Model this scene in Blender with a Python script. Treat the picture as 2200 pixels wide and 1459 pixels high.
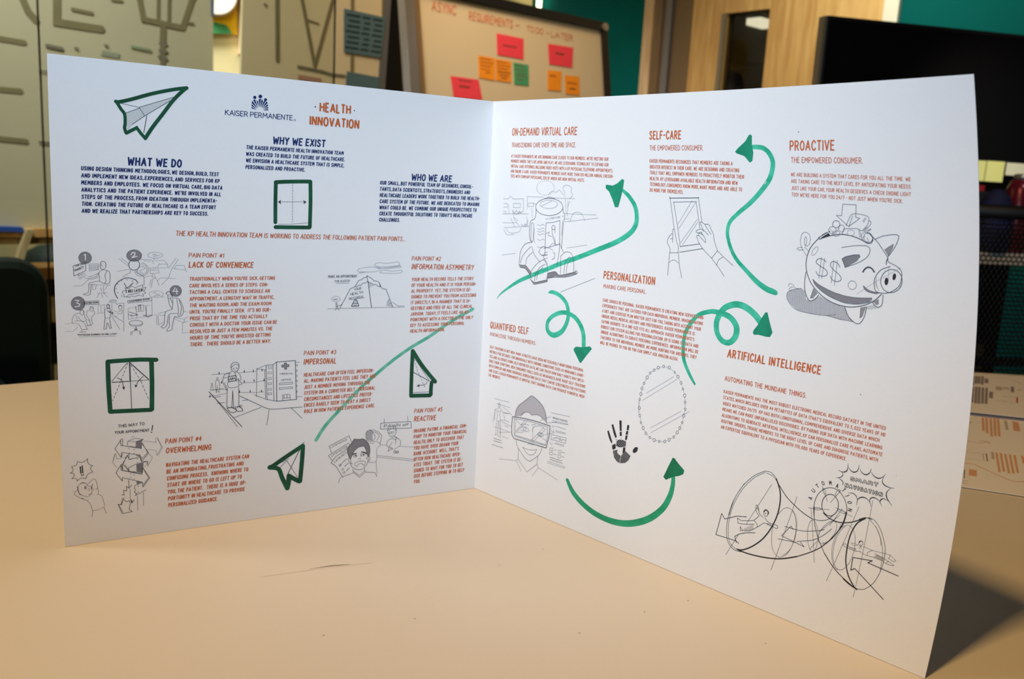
import bpy, bmesh, math, random
from mathutils import Vector, Matrix
random.seed(4)
for o in list(bpy.data.objects): bpy.data.objects.remove(o, do_unlink=True)
SC = bpy.context.scene
COL = SC.collection

# ------------------------------------------------------------------ camera, world, lights, exposure
CAM = {'loc': [0.02008, -0.58194, 0.21571], 'right': [0.998444, 0.010323, 0.054803], 'up': [-0.055767, 0.184818, 0.981189], 'fwd': [0.0, 0.982718, -0.185106], 'lens': 31.0225}
cd = bpy.data.cameras.new('camera'); cam = bpy.data.objects.new('camera', cd); COL.objects.link(cam)
R, U, F = Vector(CAM['right']), Vector(CAM['up']), Vector(CAM['fwd'])
cam.matrix_world = Matrix(((R.x, U.x, -F.x, CAM['loc'][0]), (R.y, U.y, -F.y, CAM['loc'][1]), (R.z, U.z, -F.z, CAM['loc'][2]), (0, 0, 0, 1)))
cd.sensor_fit = 'HORIZONTAL'; cd.sensor_width = 36.0; cd.lens = CAM['lens']; cd.clip_start = 0.02
cd.dof.use_dof = True; cd.dof.focus_distance = 0.47; cd.dof.aperture_fstop = CAM['lens'] / 1000 / 0.0020
SC.camera = cam
SC.view_settings.view_transform = 'Standard'; SC.view_settings.look = 'None'
SC.view_settings.exposure = 0.0; SC.view_settings.gamma = 1.0; SC.view_settings.use_curve_mapping = False

def lin(c):
    def f(v):
        v = v / 255.0
        return v / 12.92 if v <= 0.04045 else ((v + 0.055) / 1.055) ** 2.4
    return (f(c[0]), f(c[1]), f(c[2]), 1.0)

w = bpy.data.worlds.new('room_air'); SC.world = w; w.use_nodes = True
w.node_tree.nodes['Background'].inputs[0].default_value = (1.0, 0.5, 0.3, 1)
w.node_tree.nodes['Background'].inputs[1].default_value = 0.03

def area(name, loc, target, size, power, color, size_y=None, spread=180):
    l = bpy.data.lights.new(name, 'AREA'); l.energy = power; l.color = color
    if size_y: l.shape = 'RECTANGLE'; l.size = size; l.size_y = size_y
    else: l.shape = 'SQUARE'; l.size = size
    l.spread = math.radians(spread)
    o = bpy.data.objects.new(name, l); COL.objects.link(o); o.location = loc
    o.rotation_euler = (Vector(target) - Vector(loc)).to_track_quat('-Z', 'Y').to_euler()
    return o
KEY = Vector((-0.459, -0.346, 0.818)); TOP = Vector((0.18, -0.25, 0.26))
def spot(name, loc, target, angle, blend, power, color, radius=0.05):
    l = bpy.data.lights.new(name, 'SPOT'); l.energy = power; l.color = color; l.spot_size = math.radians(angle); l.spot_blend = blend; l.shadow_soft_size = radius
    o = bpy.data.objects.new(name, l); COL.objects.link(o); o.location = loc
    o.rotation_euler = (Vector(target) - Vector(loc)).to_track_quat('-Z', 'Y').to_euler()
    return o
area('ceiling_lamp', TOP + KEY * 1.75, TOP, 0.16, 18.9, (1.0, 0.635, 0.24))
spot('cool_fill_spot', (-0.45, -1.5, 0.45), (0.03, -0.04, 0.38), 37, 1.0, 84.0, (0.45, 0.755, 1.04), 0.1)  # added cool spot, shaped to make the bluish pool on the upper panels
area('fill_table', (-1.5, -0.2, 1.5), (-0.40, -0.02, 0.0), 0.3, 0.5, (1.0, 0.92, 0.78), spread=45)  # unseen fill, added to brighten the table at the left
area('fill_desk', (1.25, 1.25, 0.75), (1.33, 1.87, 0.28), 0.12, 0.5, (1.0, 0.97, 0.86), spread=60)  # fill added to brighten the notes and clutter under the monitor
area('fill_back', (-0.2, 2.0, 1.9), (-0.1, 2.9, 0.4), 0.8, 7.8, (1.0, 0.68, 0.40), spread=75)  # added background fill for the whiteboard area
area('fill_door', (0.7, 2.2, 1.9), (1.6, 3.0, 0.6), 0.6, 6.2, (1.0, 0.95, 0.80), spread=75)  # added background fill for the door and teal wall
area('fill_far', (-1.7, 2.3, 1.9), (-1.2, 3.1, 0.7), 0.5, 25.0, (1.0, 0.90, 0.95), spread=75)  # added background fill for the far yellow wall
area('fill_left', (-1.3, 0.7, 1.9), (-1.2, 1.9, 0.4), 0.6, 10.5, (0.96, 0.97, 0.95), spread=75)  # added background fill for the boards behind the glass

# ------------------------------------------------------------------ materials
M = {}
def mat(name, rgb, rough=0.6, noise=0.0, nscale=40.0, spec=0.4, metal=0.0, rgb2=None, stretch=None, bump=0.0, coat=0.0):
    m = bpy.data.materials.new(name); m.use_nodes = True; nt = m.node_tree; b = nt.nodes['Principled BSDF']
    b.inputs['Base Color'].default_value = lin(rgb); b.inputs['Roughness'].default_value = rough
    b.inputs['Metallic'].default_value = metal; b.inputs['Specular IOR Level'].default_value = spec
    b.inputs['Coat Weight'].default_value = coat
    if noise or rgb2:
        tc = nt.nodes.new('ShaderNodeTexCoord'); mp = nt.nodes.new('ShaderNodeMapping'); n = nt.nodes.new('ShaderNodeTexNoise')
        n.inputs['Scale'].default_value = nscale; n.inputs['Detail'].default_value = 4
        if stretch: mp.inputs['Scale'].default_value = stretch
        nt.links.new(tc.outputs['Object'], mp.inputs['Vector']); nt.links.new(mp.outputs[0], n.inputs['Vector'])
        r = nt.nodes.new('ShaderNodeValToRGB'); nt.links.new(n.outputs['Fac'], r.inputs[0])
        a = lin(rgb); c2 = lin(rgb2) if rgb2 else tuple(v * (1 - noise) for v in a[:3]) + (1,)
        r.color_ramp.elements[0].position = 0.35; r.color_ramp.elements[1].position = 0.68
        r.color_ramp.elements[0].color = c2; r.color_ramp.elements[1].color = a
        nt.links.new(r.outputs[0], b.inputs['Base Color'])
        if bump:
            bp = nt.nodes.new('ShaderNodeBump'); bp.inputs['Strength'].default_value = bump; bp.inputs['Distance'].default_value = 0.0005
            nt.links.new(n.outputs['Fac'], bp.inputs['Height']); nt.links.new(bp.outputs[0], b.inputs['Normal'])
    M[name] = m; return m
def glow(name, rgb, strength):
    m = bpy.data.materials.new(name); m.use_nodes = True; nt = m.node_tree; b = nt.nodes['Principled BSDF']
    b.inputs['Base Color'].default_value = lin(rgb); b.inputs['Emission Color'].default_value = lin(rgb); b.inputs['Emission Strength'].default_value = strength
    M[name] = m
def glass(name, tint, gloss=0.06):
    m = bpy.data.materials.new(name); m.use_nodes = True; nt = m.node_tree; nt.nodes.remove(nt.nodes['Principled BSDF'])
    out = nt.nodes['Material Output']; tr = nt.nodes.new('ShaderNodeBsdfTransparent'); gl = nt.nodes.new('ShaderNodeBsdfGlossy'); mx = nt.nodes.new('ShaderNodeMixShader')
    tr.inputs[0].default_value = tint; gl.inputs['Roughness'].default_value = 0.02; mx.inputs[0].default_value = gloss
    nt.links.new(tr.outputs[0], mx.inputs[1]); nt.links.new(gl.outputs[0], mx.inputs[2]); nt.links.new(mx.outputs[0], out.inputs[0]); M[name] = m

mat('paper', (242, 243, 247), 0.75, 0.015, 900, 0.25, bump=0.05)
mat('navy', (14, 38, 104), 0.7); mat('orange', (204, 100, 44), 0.7)
mat('pencil', (72, 70, 80), 0.8); mat('lightpencil', (136, 134, 146), 0.8); mat('ink', (40, 30, 28), 0.7); mat('dark', (50, 48, 56), 0.8)
mat('grey', (152, 150, 158), 0.8); mat('shade', (206, 208, 216), 0.8); mat('shade3', (222, 228, 230), 0.8); mat('shade2', (196, 194, 202), 0.8)
mat('green', (6, 92, 62), 0.6, rgb2=(4, 70, 48), nscale=90)
mat('teal', (76, 206, 176), 0.6, rgb2=(26, 172, 138), nscale=190, stretch=(0.5, 1, 1)); mat('tealdark', (18, 156, 120), 0.6, rgb2=(14, 138, 108), nscale=120)
mat('teal2', (44, 172, 128), 0.6, rgb2=(26, 150, 108), nscale=160); mat('tealdark2', (14, 128, 88), 0.6, rgb2=(10, 112, 78), nscale=120)
mat('pale', (132, 210, 186), 0.7, rgb2=(76, 180, 150), nscale=170)
mat('table_laminate', (232, 221, 206), 0.42, 0.03, 6, 0.35); mat('table_edge', (205, 180, 140), 0.5)
mat('scratch', (70, 48, 30), 0.8); mat('faint_mark', (206, 180, 142), 0.7)
mat('black_metal', (20, 20, 22), 0.45); mat('steel', (150, 150, 148), 0.35, metal=0.8); mat('aluminium', (116, 116, 116), 0.5, metal=0.2)
mat('board_white', (206, 196, 168), 0.4, 0.02, 4); mat('patch_grey', (150, 152, 132), 0.7); mat('board_right', (230, 214, 172), 0.4, 0.02, 4); mat('board_left', (196, 188, 158), 0.4, 0.03, 4)
mat('marker_fade', (132, 122, 88), 0.8, 0.1, 30); mat('marker_grey', (120, 116, 98), 0.8); mat('marker_green', (140, 152, 118), 0.8); mat('marker_red', (204, 124, 98), 0.8); mat('marker_pink', (184, 140, 116), 0.8)
mat('note_pink', (232, 66, 86), 0.8, 0.06, 30); mat('note_orange', (238, 150, 26), 0.8, 0.06, 30); mat('note_green', (62, 158, 112), 0.8, 0.06, 30)
mat('note_blue', (88, 118, 124), 0.8, 0.06, 30); mat('note_slate', (94, 110, 140), 0.8); mat('note_yellow', (226, 224, 140), 0.8, 0.04, 30); mat('note_cream', (222, 218, 188), 0.8); mat('note_ink', (112, 60, 44), 0.8)
mat('tape_blue', (28, 78, 170), 0.6); mat('pine', (200, 180, 140), 0.55, rgb2=(180, 156, 112), nscale=8, stretch=(8, 1, 8)); mat('lit_pine', (222, 176, 112), 0.55, rgb2=(196, 146, 84), nscale=8)  # lit_pine has the lamplight on the wood mixed into its colour
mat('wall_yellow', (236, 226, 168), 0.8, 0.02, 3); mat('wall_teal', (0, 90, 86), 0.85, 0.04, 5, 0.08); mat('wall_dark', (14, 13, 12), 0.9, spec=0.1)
mat('maple', (214, 178, 112), 0.45, rgb2=(188, 144, 82), nscale=5.5, stretch=(8, 0.7, 8)); mat('maple_pale', (214, 190, 150), 0.5, rgb2=(190, 164, 124), nscale=6, stretch=(8, 1, 8)); mat('shelf_brown', (70, 62, 52), 0.6); mat('jamb_brown', (118, 98, 70), 0.6); mat('trim_white', (226, 226, 206), 0.5)
mat('screen_black', (6, 6, 8), 0.45, spec=0.25); mat('bezel', (22, 22, 24), 0.5); mat('bezel_side', (120, 112, 94), 0.45)
mat('mesh_black', (12, 13, 16), 0.6); mat('desk_white', (235, 232, 224), 0.5); mat('carpet', (72, 72, 70), 0.95, 0.3, 60)
mat('chair_teal', (14, 34, 34), 0.6); mat('chair_green', (16, 46, 42), 0.6); mat('screen_blue', (38, 58, 74), 0.3)
mat('sign_yellow', (244, 196, 12), 0.5); mat('sign_white', (226, 214, 186), 0.5); mat('sign_green', (70, 150, 90), 0.5)
mat('box_white', (232, 220, 186), 0.7); mat('box_teal', (46, 78, 74), 0.7); mat('dark_wood', (52, 30, 18), 0.7); mat('leaflet_tan', (248, 242, 238), 0.75)
mat('leaf_orange', (226, 172, 134), 0.8); mat('leaf_red', (204, 70, 48), 0.8); mat('leaf_tan', (200, 184, 164), 0.8); mat('leaf_navy', (150, 140, 146), 0.8); mat('leaf_ink_shadow', (74, 62, 52), 0.8); mat('leaf_grey', (216, 204, 194), 0.8)
mat('can_red', (96, 20, 32), 0.25, metal=0.3); mat('pouch_blue', (30, 36, 92), 0.7, rgb2=(16, 18, 40), nscale=30); mat('book_blue', (30, 84, 150), 0.6); mat('book_red', (172, 34, 40), 0.6); mat('desk_clutter', (30, 30, 36), 0.7)
glow('lamp_tube', (255, 246, 214), 2.0); glow('screen_lit', (206, 236, 255), 1.6); glow('lamp_warm', (255, 232, 190), 5.0)
glass('pane', (0.93, 0.96, 0.93, 1), 0.03); glass('door_pane', (0.6, 0.6, 0.58, 1), 0.006)

# ------------------------------------------------------------------ mesh helpers
def build(name, verts, faces, m, parent=None, mw=None, smooth=False):
    me = bpy.data.meshes.new(name); me.from_pydata(verts, [], faces); me.validate(); me.update()
    mats = m if isinstance(m, (list, tuple)) else [m]
    for k in mats: me.materials.append(M[k])
    if smooth:
        for p in me.polygons: p.use_smooth = True
    o = bpy.data.objects.new(name, me); COL.objects.link(o)
    if parent: o.parent = parent
    if mw is not None: o.matrix_world = mw
    return o
def tag(o, label, cat, group=None):
    o['label'] = label; o['category'] = cat
    if group: o['group'] = group
    return o
def struct(o): o['kind'] = 'structure'; return o
def thing(name, label, cat, loc=(0, 0, 0), group=None, mw=None):
    o = bpy.data.objects.new(name, None); COL.objects.link(o); o.empty_display_size = 0.05
    if mw is not None: o.matrix_world = mw
    else: o.location = loc
    return tag(o, label, cat, group)
class MB:
    def __init__(s): s.v = []; s.f = []
    def add(s, vs, fs):
        k = len(s.v); s.v += [tuple(v) for v in vs]; s.f += [tuple(i + k for i in f) for f in fs]; return s
    def box(s, x0, x1, y0, y1, z0, z1):
        return s.add([(x0, y0, z0), (x1, y0, z0), (x1, y1, z0), (x0, y1, z0), (x0, y0, z1), (x1, y0, z1), (x1, y1, z1), (x0, y1, z1)],
                     [(3, 2, 1, 0), (4, 5, 6, 7), (0, 1, 5, 4), (1, 2, 6, 5), (2, 3, 7, 6), (3, 0, 4, 7)])
    def slab(s, poly, z0, z1):                     # polygon in x,y extruded along z
        n = len(poly); a = sum(poly[i][0] * poly[(i + 1) % n][1] - poly[(i + 1) % n][0] * poly[i][1] for i in range(n))
        if a < 0: poly = list(reversed(poly))
        vs = [(x, y, z0) for x, y in poly] + [(x, y, z1) for x, y in poly]
        fs = [tuple(reversed(range(n))), tuple(range(n, 2 * n))] + [(i, (i + 1) % n, n + (i + 1) % n, n + i) for i in range(n)]
        return s.add(vs, fs)
    def tube(s, p, q, r, n=10, r2=None):
        p, q = Vector(p), Vector(q); d = (q - p).normalized(); a = d.orthogonal().normalized(); b = d.cross(a); r2 = r if r2 is None else r2
        vs = [p + (a * math.cos(t) + b * math.sin(t)) * r for t in [2 * math.pi * i / n for i in range(n)]]
        vs += [q + (a * math.cos(t) + b * math.sin(t)) * r2 for t in [2 * math.pi * i / n for i in range(n)]]
        return s.add(vs, [(i, (i + 1) % n, n + (i + 1) % n, n + i) for i in range(n)] + [tuple(reversed(range(n))), tuple(range(n, 2 * n))])
    def lathe(s, prof, n=24, c=(0, 0, 0)):
        vs = [(c[0] + r * math.cos(2 * math.pi * i / n), c[1] + r * math.sin(2 * math.pi * i / n), c[2] + z) for r, z in prof for i in range(n)]
        fs = [(k * n + i, k * n + (i + 1) % n, (k + 1) * n + (i + 1) % n, (k + 1) * n + i) for k in range(len(prof) - 1) for i in range(n)]
        return s.add(vs, fs + [tuple(reversed(range(n))), tuple(range((len(prof) - 1) * n, len(prof) * n))])
    def build(s, name, m, parent=None, mw=None, smooth=False, bevel=0):
        o = build(name, s.v, s.f, m, parent, mw, smooth)
        if bevel:
            b = o.modifiers.new('bevel', 'BEVEL'); b.width = bevel; b.segments = 2; b.limit_method = 'ANGLE'
        return o

# ------------------------------------------------------------------ pen strokes and lettering in flat page space (millimetres)
def catmull(P, n=5):
    if len(P) < 3: return P
    out = []; Q = [P[0]] + list(P) + [P[-1]]
    closed = (abs(P[0][0] - P[-1][0]) + abs(P[0][1] - P[-1][1])) < 0.05
    if closed: Q[0] = P[-2]; Q[-1] = P[1]
    for i in range(1, len(Q) - 2):
        a, b, c, d = Q[i - 1], Q[i], Q[i + 1], Q[i + 2]
        for k in range(n):
            t = k / n; t2 = t * t; t3 = t2 * t
            out.append(tuple(0.5 * (2 * b[j] + (c[j] - a[j]) * t + (2 * a[j] - 5 * b[j] + 4 * c[j] - d[j]) * t2 + (3 * b[j] - a[j] - 3 * c[j] + d[j]) * t3) for j in range(len(b))))
    out.append(P[-1]); return out
class Ink:
    """flat strokes and fills on a page: lists of (x, y, height) in mm with faces"""
    def __init__(s): s.v = []; s.f = []; s.m = []; s.mats = []; s.n = 0
    def mi(s, m):
        if m not in s.mats: s.mats.append(m)
        return s.mats.index(m)
    def stroke(s, P, w, m, h, cap=True, seg=5.0):
        W = list(w) if isinstance(w, (list, tuple)) else [w] * len(P)
        for i in range(1, len(P) - 1):               # a sharp turn starts a new stroke from the same point
            ax, ay, bx, by = P[i][0] - P[i - 1][0], P[i][1] - P[i - 1][1], P[i + 1][0] - P[i][0], P[i + 1][1] - P[i][1]
            la, lb = math.hypot(ax, ay), math.hypot(bx, by)
            if la > 1e-4 and lb > 1e-4 and (ax * bx + ay * by) / (la * lb) < -0.1:
                s.stroke(P[:i + 1], W[:i + 1], m, h, cap, seg); s.stroke(P[i:], W[i:], m, h, cap, seg); return
        s.n += 1; h += (s.n % 40) * 0.0004            # later strokes lie a hair above earlier ones
        Q = []
        for i, p in enumerate(P):
            if Q and math.hypot(p[0] - Q[-1][0], p[1] - Q[-1][1]) < 0.01: continue
            if Q:
                a = Q[-1]; L = math.hypot(p[0] - a[0], p[1] - a[1]); k = int(L // seg)
                for j in range(1, k + 1):
                    t = j / (k + 1); Q.append((a[0] + (p[0] - a[0]) * t, a[1] + (p[1] - a[1]) * t, a[2] + (W[i] - a[2]) * t))
            Q.append((p[0], p[1], W[i]))
        if len(Q) < 2: return
        k = len(s.v); n = len(Q); mi = s.mi(m)
        for i, (x, y, ww) in enumerate(Q):
            a = Q[max(i - 1, 0)]; b = Q[min(i + 1, n - 1)]
            if 0 < i < n - 1:
                d1 = (x - a[0], y - a[1]); d2 = (b[0] - x, b[1] - y); l1 = math.hypot(*d1) or 1; l2 = math.hypot(*d2) or 1
                d1 = (d1[0] / l1, d1[1] / l1); d2 = (d2[0] / l2, d2[1] / l2); tx, ty = d1[0] + d2[0], d1[1] + d2[1]; l = math.hypot(tx, ty)
                if l < 0.3: tx, ty, sc = d1[0], d1[1], 1.0
                else:
                    tx, ty = tx / l, ty / l; sc = min(1.6, 1 / max(0.3, tx * d1[0] + ty * d1[1]))
            else:
                tx, ty = b[0] - a[0], b[1] - a[1]; l = math.hypot(tx, ty) or 1; tx, ty, sc = tx / l, ty / l, 1.0
            r = ww / 2 * sc
            s.v.append((x - ty * r, y + tx * r, h)); s.v.append((x + ty * r, y - tx * r, h))
            if i: s.f.append((k + 2 * i - 2, k + 2 * i - 1, k + 2 * i + 1, k + 2 * i)); s.m.append(mi)
        if cap:
            for i, sg in ((0, -1), (n - 1, 1)):
                a = Q[0] if i == 0 else Q[-1]; b = Q[1] if i == 0 else Q[-2]
                tx, ty = a[0] - b[0], a[1] - b[1]; l = math.hypot(tx, ty) or 1; tx, ty = tx / l, ty / l; r = a[2] / 2
                q = len(s.v)
                for t in (35, 90, 145):
                    c_, s_ = math.cos(math.radians(t)), math.sin(math.radians(t))
                    s.v.append((a[0] + (tx * s_ - ty * c_ * 1) * r, a[1] + (ty * s_ + tx * c_ * 1) * r, h))
                L_, R_ = k + 2 * i, k + 2 * i + 1
                s.f.append((L_, q, q + 1, q + 2, R_) if sg > 0 else (R_, q, q + 1, q + 2, L_)); s.m.append(mi)
    def fill(s, P, m, h):
        bm = bmesh.new(); vs = [bm.verts.new((x, y, 0)) for x, y in P]
        try: fc = bm.faces.new(vs)
        except ValueError: bm.free(); return
        bmesh.ops.triangulate(bm, faces=[fc])
        for it in range(3):
            ed = [e for e in bm.edges if e.calc_length() > 9]
            if not ed: break
            bmesh.ops.subdivide_edges(bm, edges=ed, cuts=1); bmesh.ops.triangulate(bm, faces=bm.faces[:])
        bm.verts.index_update(); k = len(s.v); mi = s.mi(m)
        s.v += [(v.co.x, v.co.y, h) for v in bm.verts]
        for fa in bm.faces:
            ids = [v.index + k for v in fa.verts]
            if fa.normal.z < 0: ids.reverse()
            s.f.append(tuple(ids)); s.m.append(mi)
        bm.free()
    def text(s, txt, x0, y0, x1, y1, cap, wt, shear, m, h):
        L = math.hypot(x1 - x0, y1 - y0); dx, dy = (x1 - x0) / L, (y1 - y0) / L; flat_ends = shear < 0
        gl = [GLYPH.get(ch, GLYPH['-']) for ch in txt]; body = sum(g[0] for ch, g in zip(txt, gl) if ch != ' '); nsp = txt.count(' '); n = len(txt) - nsp
        wd_, wt = (wt[1], wt[0]) if isinstance(wt, (tuple, list)) else (None, wt); w = cap * wt; gap = cap * (.05 if flat_ends else .085); sp = cap * .24
        for _ in range(8):                           # spacing that fits the line, then the letter width that fills it
            free = L - w - (len(txt) - 1) * gap - (n - 1) * w - nsp * sp
            if free > body * cap * .0035: break
            gap *= .8; sp *= .92; w *= .94
        sy = (cap - w) / 100.0; sx = max(free, body * cap * .002) / body; x = w / 2
        for ch, (wd, strokes) in zip(txt, gl):
            if ch == ' ': x += sp + gap; continue
            for P in strokes:
                jx = (random.random() - .5) * (0 if flat_ends else 3); Q = []
                for gx, gy in P:
                    px_ = x + gx * sx + max(shear, 0) * (gy - 35) * sy; py_ = w / 2 + (gy + jx * .4) * sy
                    Q.append((x0 + dx * px_ - dy * py_, y0 + dy * px_ + dx * py_))
                s.stroke(Q, cap * wd_ if wd_ else w, m, h, seg=20, cap=not flat_ends)
            x += wd * sx + w + gap
    def build(s, name, place, parent=None, label=None):
        o = build(name, [place(*v) for v in s.v], s.f, s.mats, parent)
        for p, mi in zip(o.data.polygons, s.m): p.material_index = mi
        if label: o['label'] = label
        return o
_G = {
'A': (50, '0,0 26,100 50,0;9,34 42,34'), 'B': (42, '0,0 0,100;~0,100 30,98 36,76 24,54 0,52;~0,52 32,50 42,26 28,2 0,0'), 'C': (44, '~44,80 34,98 20,100 5,78 0,50 5,20 20,0 36,4 44,20'),
'D': (44, '0,0 0,100;~0,100 24,96 42,72 44,46 36,14 20,2 0,0'), 'E': (36, '36,100 0,100 0,0 36,0;0,52 30,52'), 'F': (36, '36,100 0,100 0,0;0,52 30,52'), 'G': (46, '~44,80 34,98 20,100 5,78 0,50 5,20 20,0 38,6 45,24;45,24 45,46 26,46'),
'H': (44, '0,0 0,100;44,0 44,100;0,52 44,52'), 'I': (2, '1,0 1,100'), 'J': (34, '34,100 34,26;~34,26 28,4 14,0 0,16'), 'K': (42, '0,0 0,100;40,100 0,46;12,58 42,0'), 'L': (34, '0,100 0,0 34,0'),
'M': (58, '0,0 6,100 29,36 52,100 58,0'), 'N': (44, '0,0 2,100 42,0 44,100'), 'O': (46, '~22,100 6,82 0,50 6,16 23,0 40,16 46,50 40,84 22,100'), 'P': (40, '0,0 0,100;~0,100 28,98 40,74 28,48 0,44'),
'Q': (46, '~22,100 6,82 0,50 6,16 23,0 40,16 46,50 40,84 22,100;26,26 48,-6'), 'R': (42, '0,0 0,100;~0,100 28,98 38,74 28,50 0,46;18,46 42,0'), 'S': (40, '~38,84 26,100 10,96 2,76 12,58 30,44 40,26 30,4 12,0 0,16'),
'T': (42, '0,100 42,100;21,100 21,0'), 'U': (44, '0,100 0,30;~0,30 6,6 22,0 38,6 44,30;44,30 44,100'), 'V': (46, '0,100 22,0 46,100'), 'W': (66, '0,100 14,0 33,78 52,0 66,100'), 'X': (44, '0,0 44,100;2,100 44,0'),
'Y': (44, '0,100 22,50 44,100;22,50 20,0'), 'Z': (42, '2,100 42,100 0,0 42,0'), '0': (44, '~22,100 6,82 0,50 6,16 22,0 38,16 44,50 38,84 22,100'), '1': (14, '0,82 12,100 12,0'), '2': (40, '~2,80 10,98 26,100 38,80 30,50 0,0;0,0 40,0'),
'3': (38, '~2,92 18,100 34,86 32,64 14,54;~14,54 34,46 38,22 22,0 0,10'), '4': (42, '32,0 32,100 0,34 42,34'), '5': (38, '36,100 6,100 4,58;~4,58 22,64 38,40 32,10 14,0 0,10'), '7': (40, '0,100 40,100 12,0'), '8': (40, '~20,100 4,80 20,54 40,24 20,0 0,24 20,54 36,80 20,100'),
'#': (44, '12,12 20,88;30,12 38,88;2,64 44,64;0,36 42,36'), '.': (5, '1,1 4,3'), ',': (22, '5,6 0,-14'), ':': (4, '1,20 3,22;1,62 3,64'), ';': (6, '5,8 0,-14;3,58 4,60'), "'": (6, '5,104 2,78'), '"': (18, '4,104 2,80;16,104 14,80'), '-': (22, '0,50 22,50'),
'!': (6, '3,100 2,34;1,1 3,3'), '?': (36, '~0,84 14,100 34,84 20,46 18,32;18,1 19,3'), '(': (12, '~12,106 0,50 12,-6'), ')': (12, '~0,106 12,50 0,-6'), '/': (36, '0,-4 36,104'), '%': (56, '6,0 50,100;~12,96 2,80 12,64 22,80 12,96;~44,36 34,20 44,4 54,20 44,36'), ' ': (34, ''),
}
GLYPH = {}
for ch, (wd, st) in _G.items():
    L = []
    for q in st.split(';'):
        if not q: continue
        sm = q[0] == '~'; P = [tuple(float(a) for a in p.split(',')) for p in q.lstrip('~').split(' ')]
        L.append(catmull(P, 3) if sm else P)
    GLYPH[ch] = (wd, L)

# ------------------------------------------------------------------ the folded leaflet standing on the table
SF = {'WL': 0.25392, 'WR': 0.30398, 'H': 0.26, 'a': 0.5103, 'b': 0.7875, 'cL': [0.0274, 0.0077, 0.0974, -0.1334, 0.099], 'cR': [-0.0392, 0.0305, -0.0565, -0.0984, 0.1612, 0.122, -0.0897, 0.119, 0.0245, 0.0104]}
GX = (0.0337652429, 0.1693953068, 0.3806904070, 0.6193095930, 0.8306046932, 0.9662347571)
GW = (0.0856622462, 0.1803807865, 0.2339569673, 0.2339569673, 0.1803807865, 0.0856622462)
def sheet(u, v, left, off=0.0):
    """point on a panel: u 0..1 out from the fold, v 0..1 up; the panel is bent about the upright axis and slightly twisted"""
    H = SF['H']; a0, c, W, sx = (SF['a'], SF['cL'], SF['WL'], -1) if left else (SF['b'], SF['cR'], SF['WR'], 1)
    x = y = 0.0
    for g, gw in zip(GX, GW):
        th = a0 + c[0] * u * g + c[1] * (u * g) ** 2; x += gw * math.cos(th); y -= gw * math.sin(th)
    x *= W * u; y *= W * u; e = a0 + c[0] * u + c[1] * u * u
    pw = ((1, 1), (2, 1), (2, 2)) if left else ((1, 1), (2, 1), (1, 2), (2, 2), (3, 1), (3, 2), (2, 3), (3, 3))
    dsp = H * sum(k * u ** i * v ** j for k, (i, j) in zip(c[2:], pw)) + off
    return (sx * (x - math.sin(e) * dsp), y - math.cos(e) * dsp, v * H)
def place(x, y, h):
    left = x < 0
    return sheet(abs(x) / 1000 / (SF['WL'] if left else SF['WR']), y / 1000 / SF['H'], left, h / 1000)
leaf = thing('folded_leaflet', 'open white folded leaflet with sketches, orange text and teal arrows, standing upright on the table', 'leaflet')
panels = {}
NU, NV = 48, 40
for side in 'LR':
    left = side == 'L'; vs = []; fs = []
    for layer, off in ((0, 0.0), (1, -0.00035)):
        for i in range(NU + 1):
            for j in range(NV + 1): vs.append(sheet(i / NU, j / NV, left, off))
    id_ = lambda l, i, j: l * (NU + 1) * (NV + 1) + i * (NV + 1) + j
    def q(a): fs.append(a if not left else tuple(reversed(a)))
    for i in range(NU):
        for j in range(NV):
            q((id_(0, i, j), id_(0, i + 1, j), id_(0, i + 1, j + 1), id_(0, i, j + 1))); q((id_(1, i, j), id_(1, i, j + 1), id_(1, i + 1, j + 1), id_(1, i + 1, j)))
    def rim(a, b):                                  # edge strip with its own corner points, so the faces stay flat shaded
        k = len(vs); vs.extend(vs[n_] for n_ in (id_(0, *a), id_(0, *b), id_(1, *b), id_(1, *a))); q((k, k + 3, k + 2, k + 1))
    for i in range(NU): rim((i, 0), (i + 1, 0)); rim((i + 1, NV), (i, NV))
    for j in range(NV): rim((NU, j), (NU, j + 1)); rim((0, j + 1), (0, j))
    panels[side] = build('panel', vs, fs, 'paper', leaf, smooth=True)
LAYER = {'teal': .03, 'teal2': .03, 'pale': .03, 'green': .06, 'tealdark': .06, 'tealdark2': .06, 'shade': .05, 'shade2': .05, 'shade3': .05, 'grey': .055, 'dark': .085}
def unpack(st):
    out = []
    for pl in st.split(';'):
        a = b = 0; P = []
        for d in pl.split(','):
            q = d.split(' '); a += int(q[0]); b += int(q[1]); P.append((a / 10, b / 10))
        out.append(P)
    return out
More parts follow.
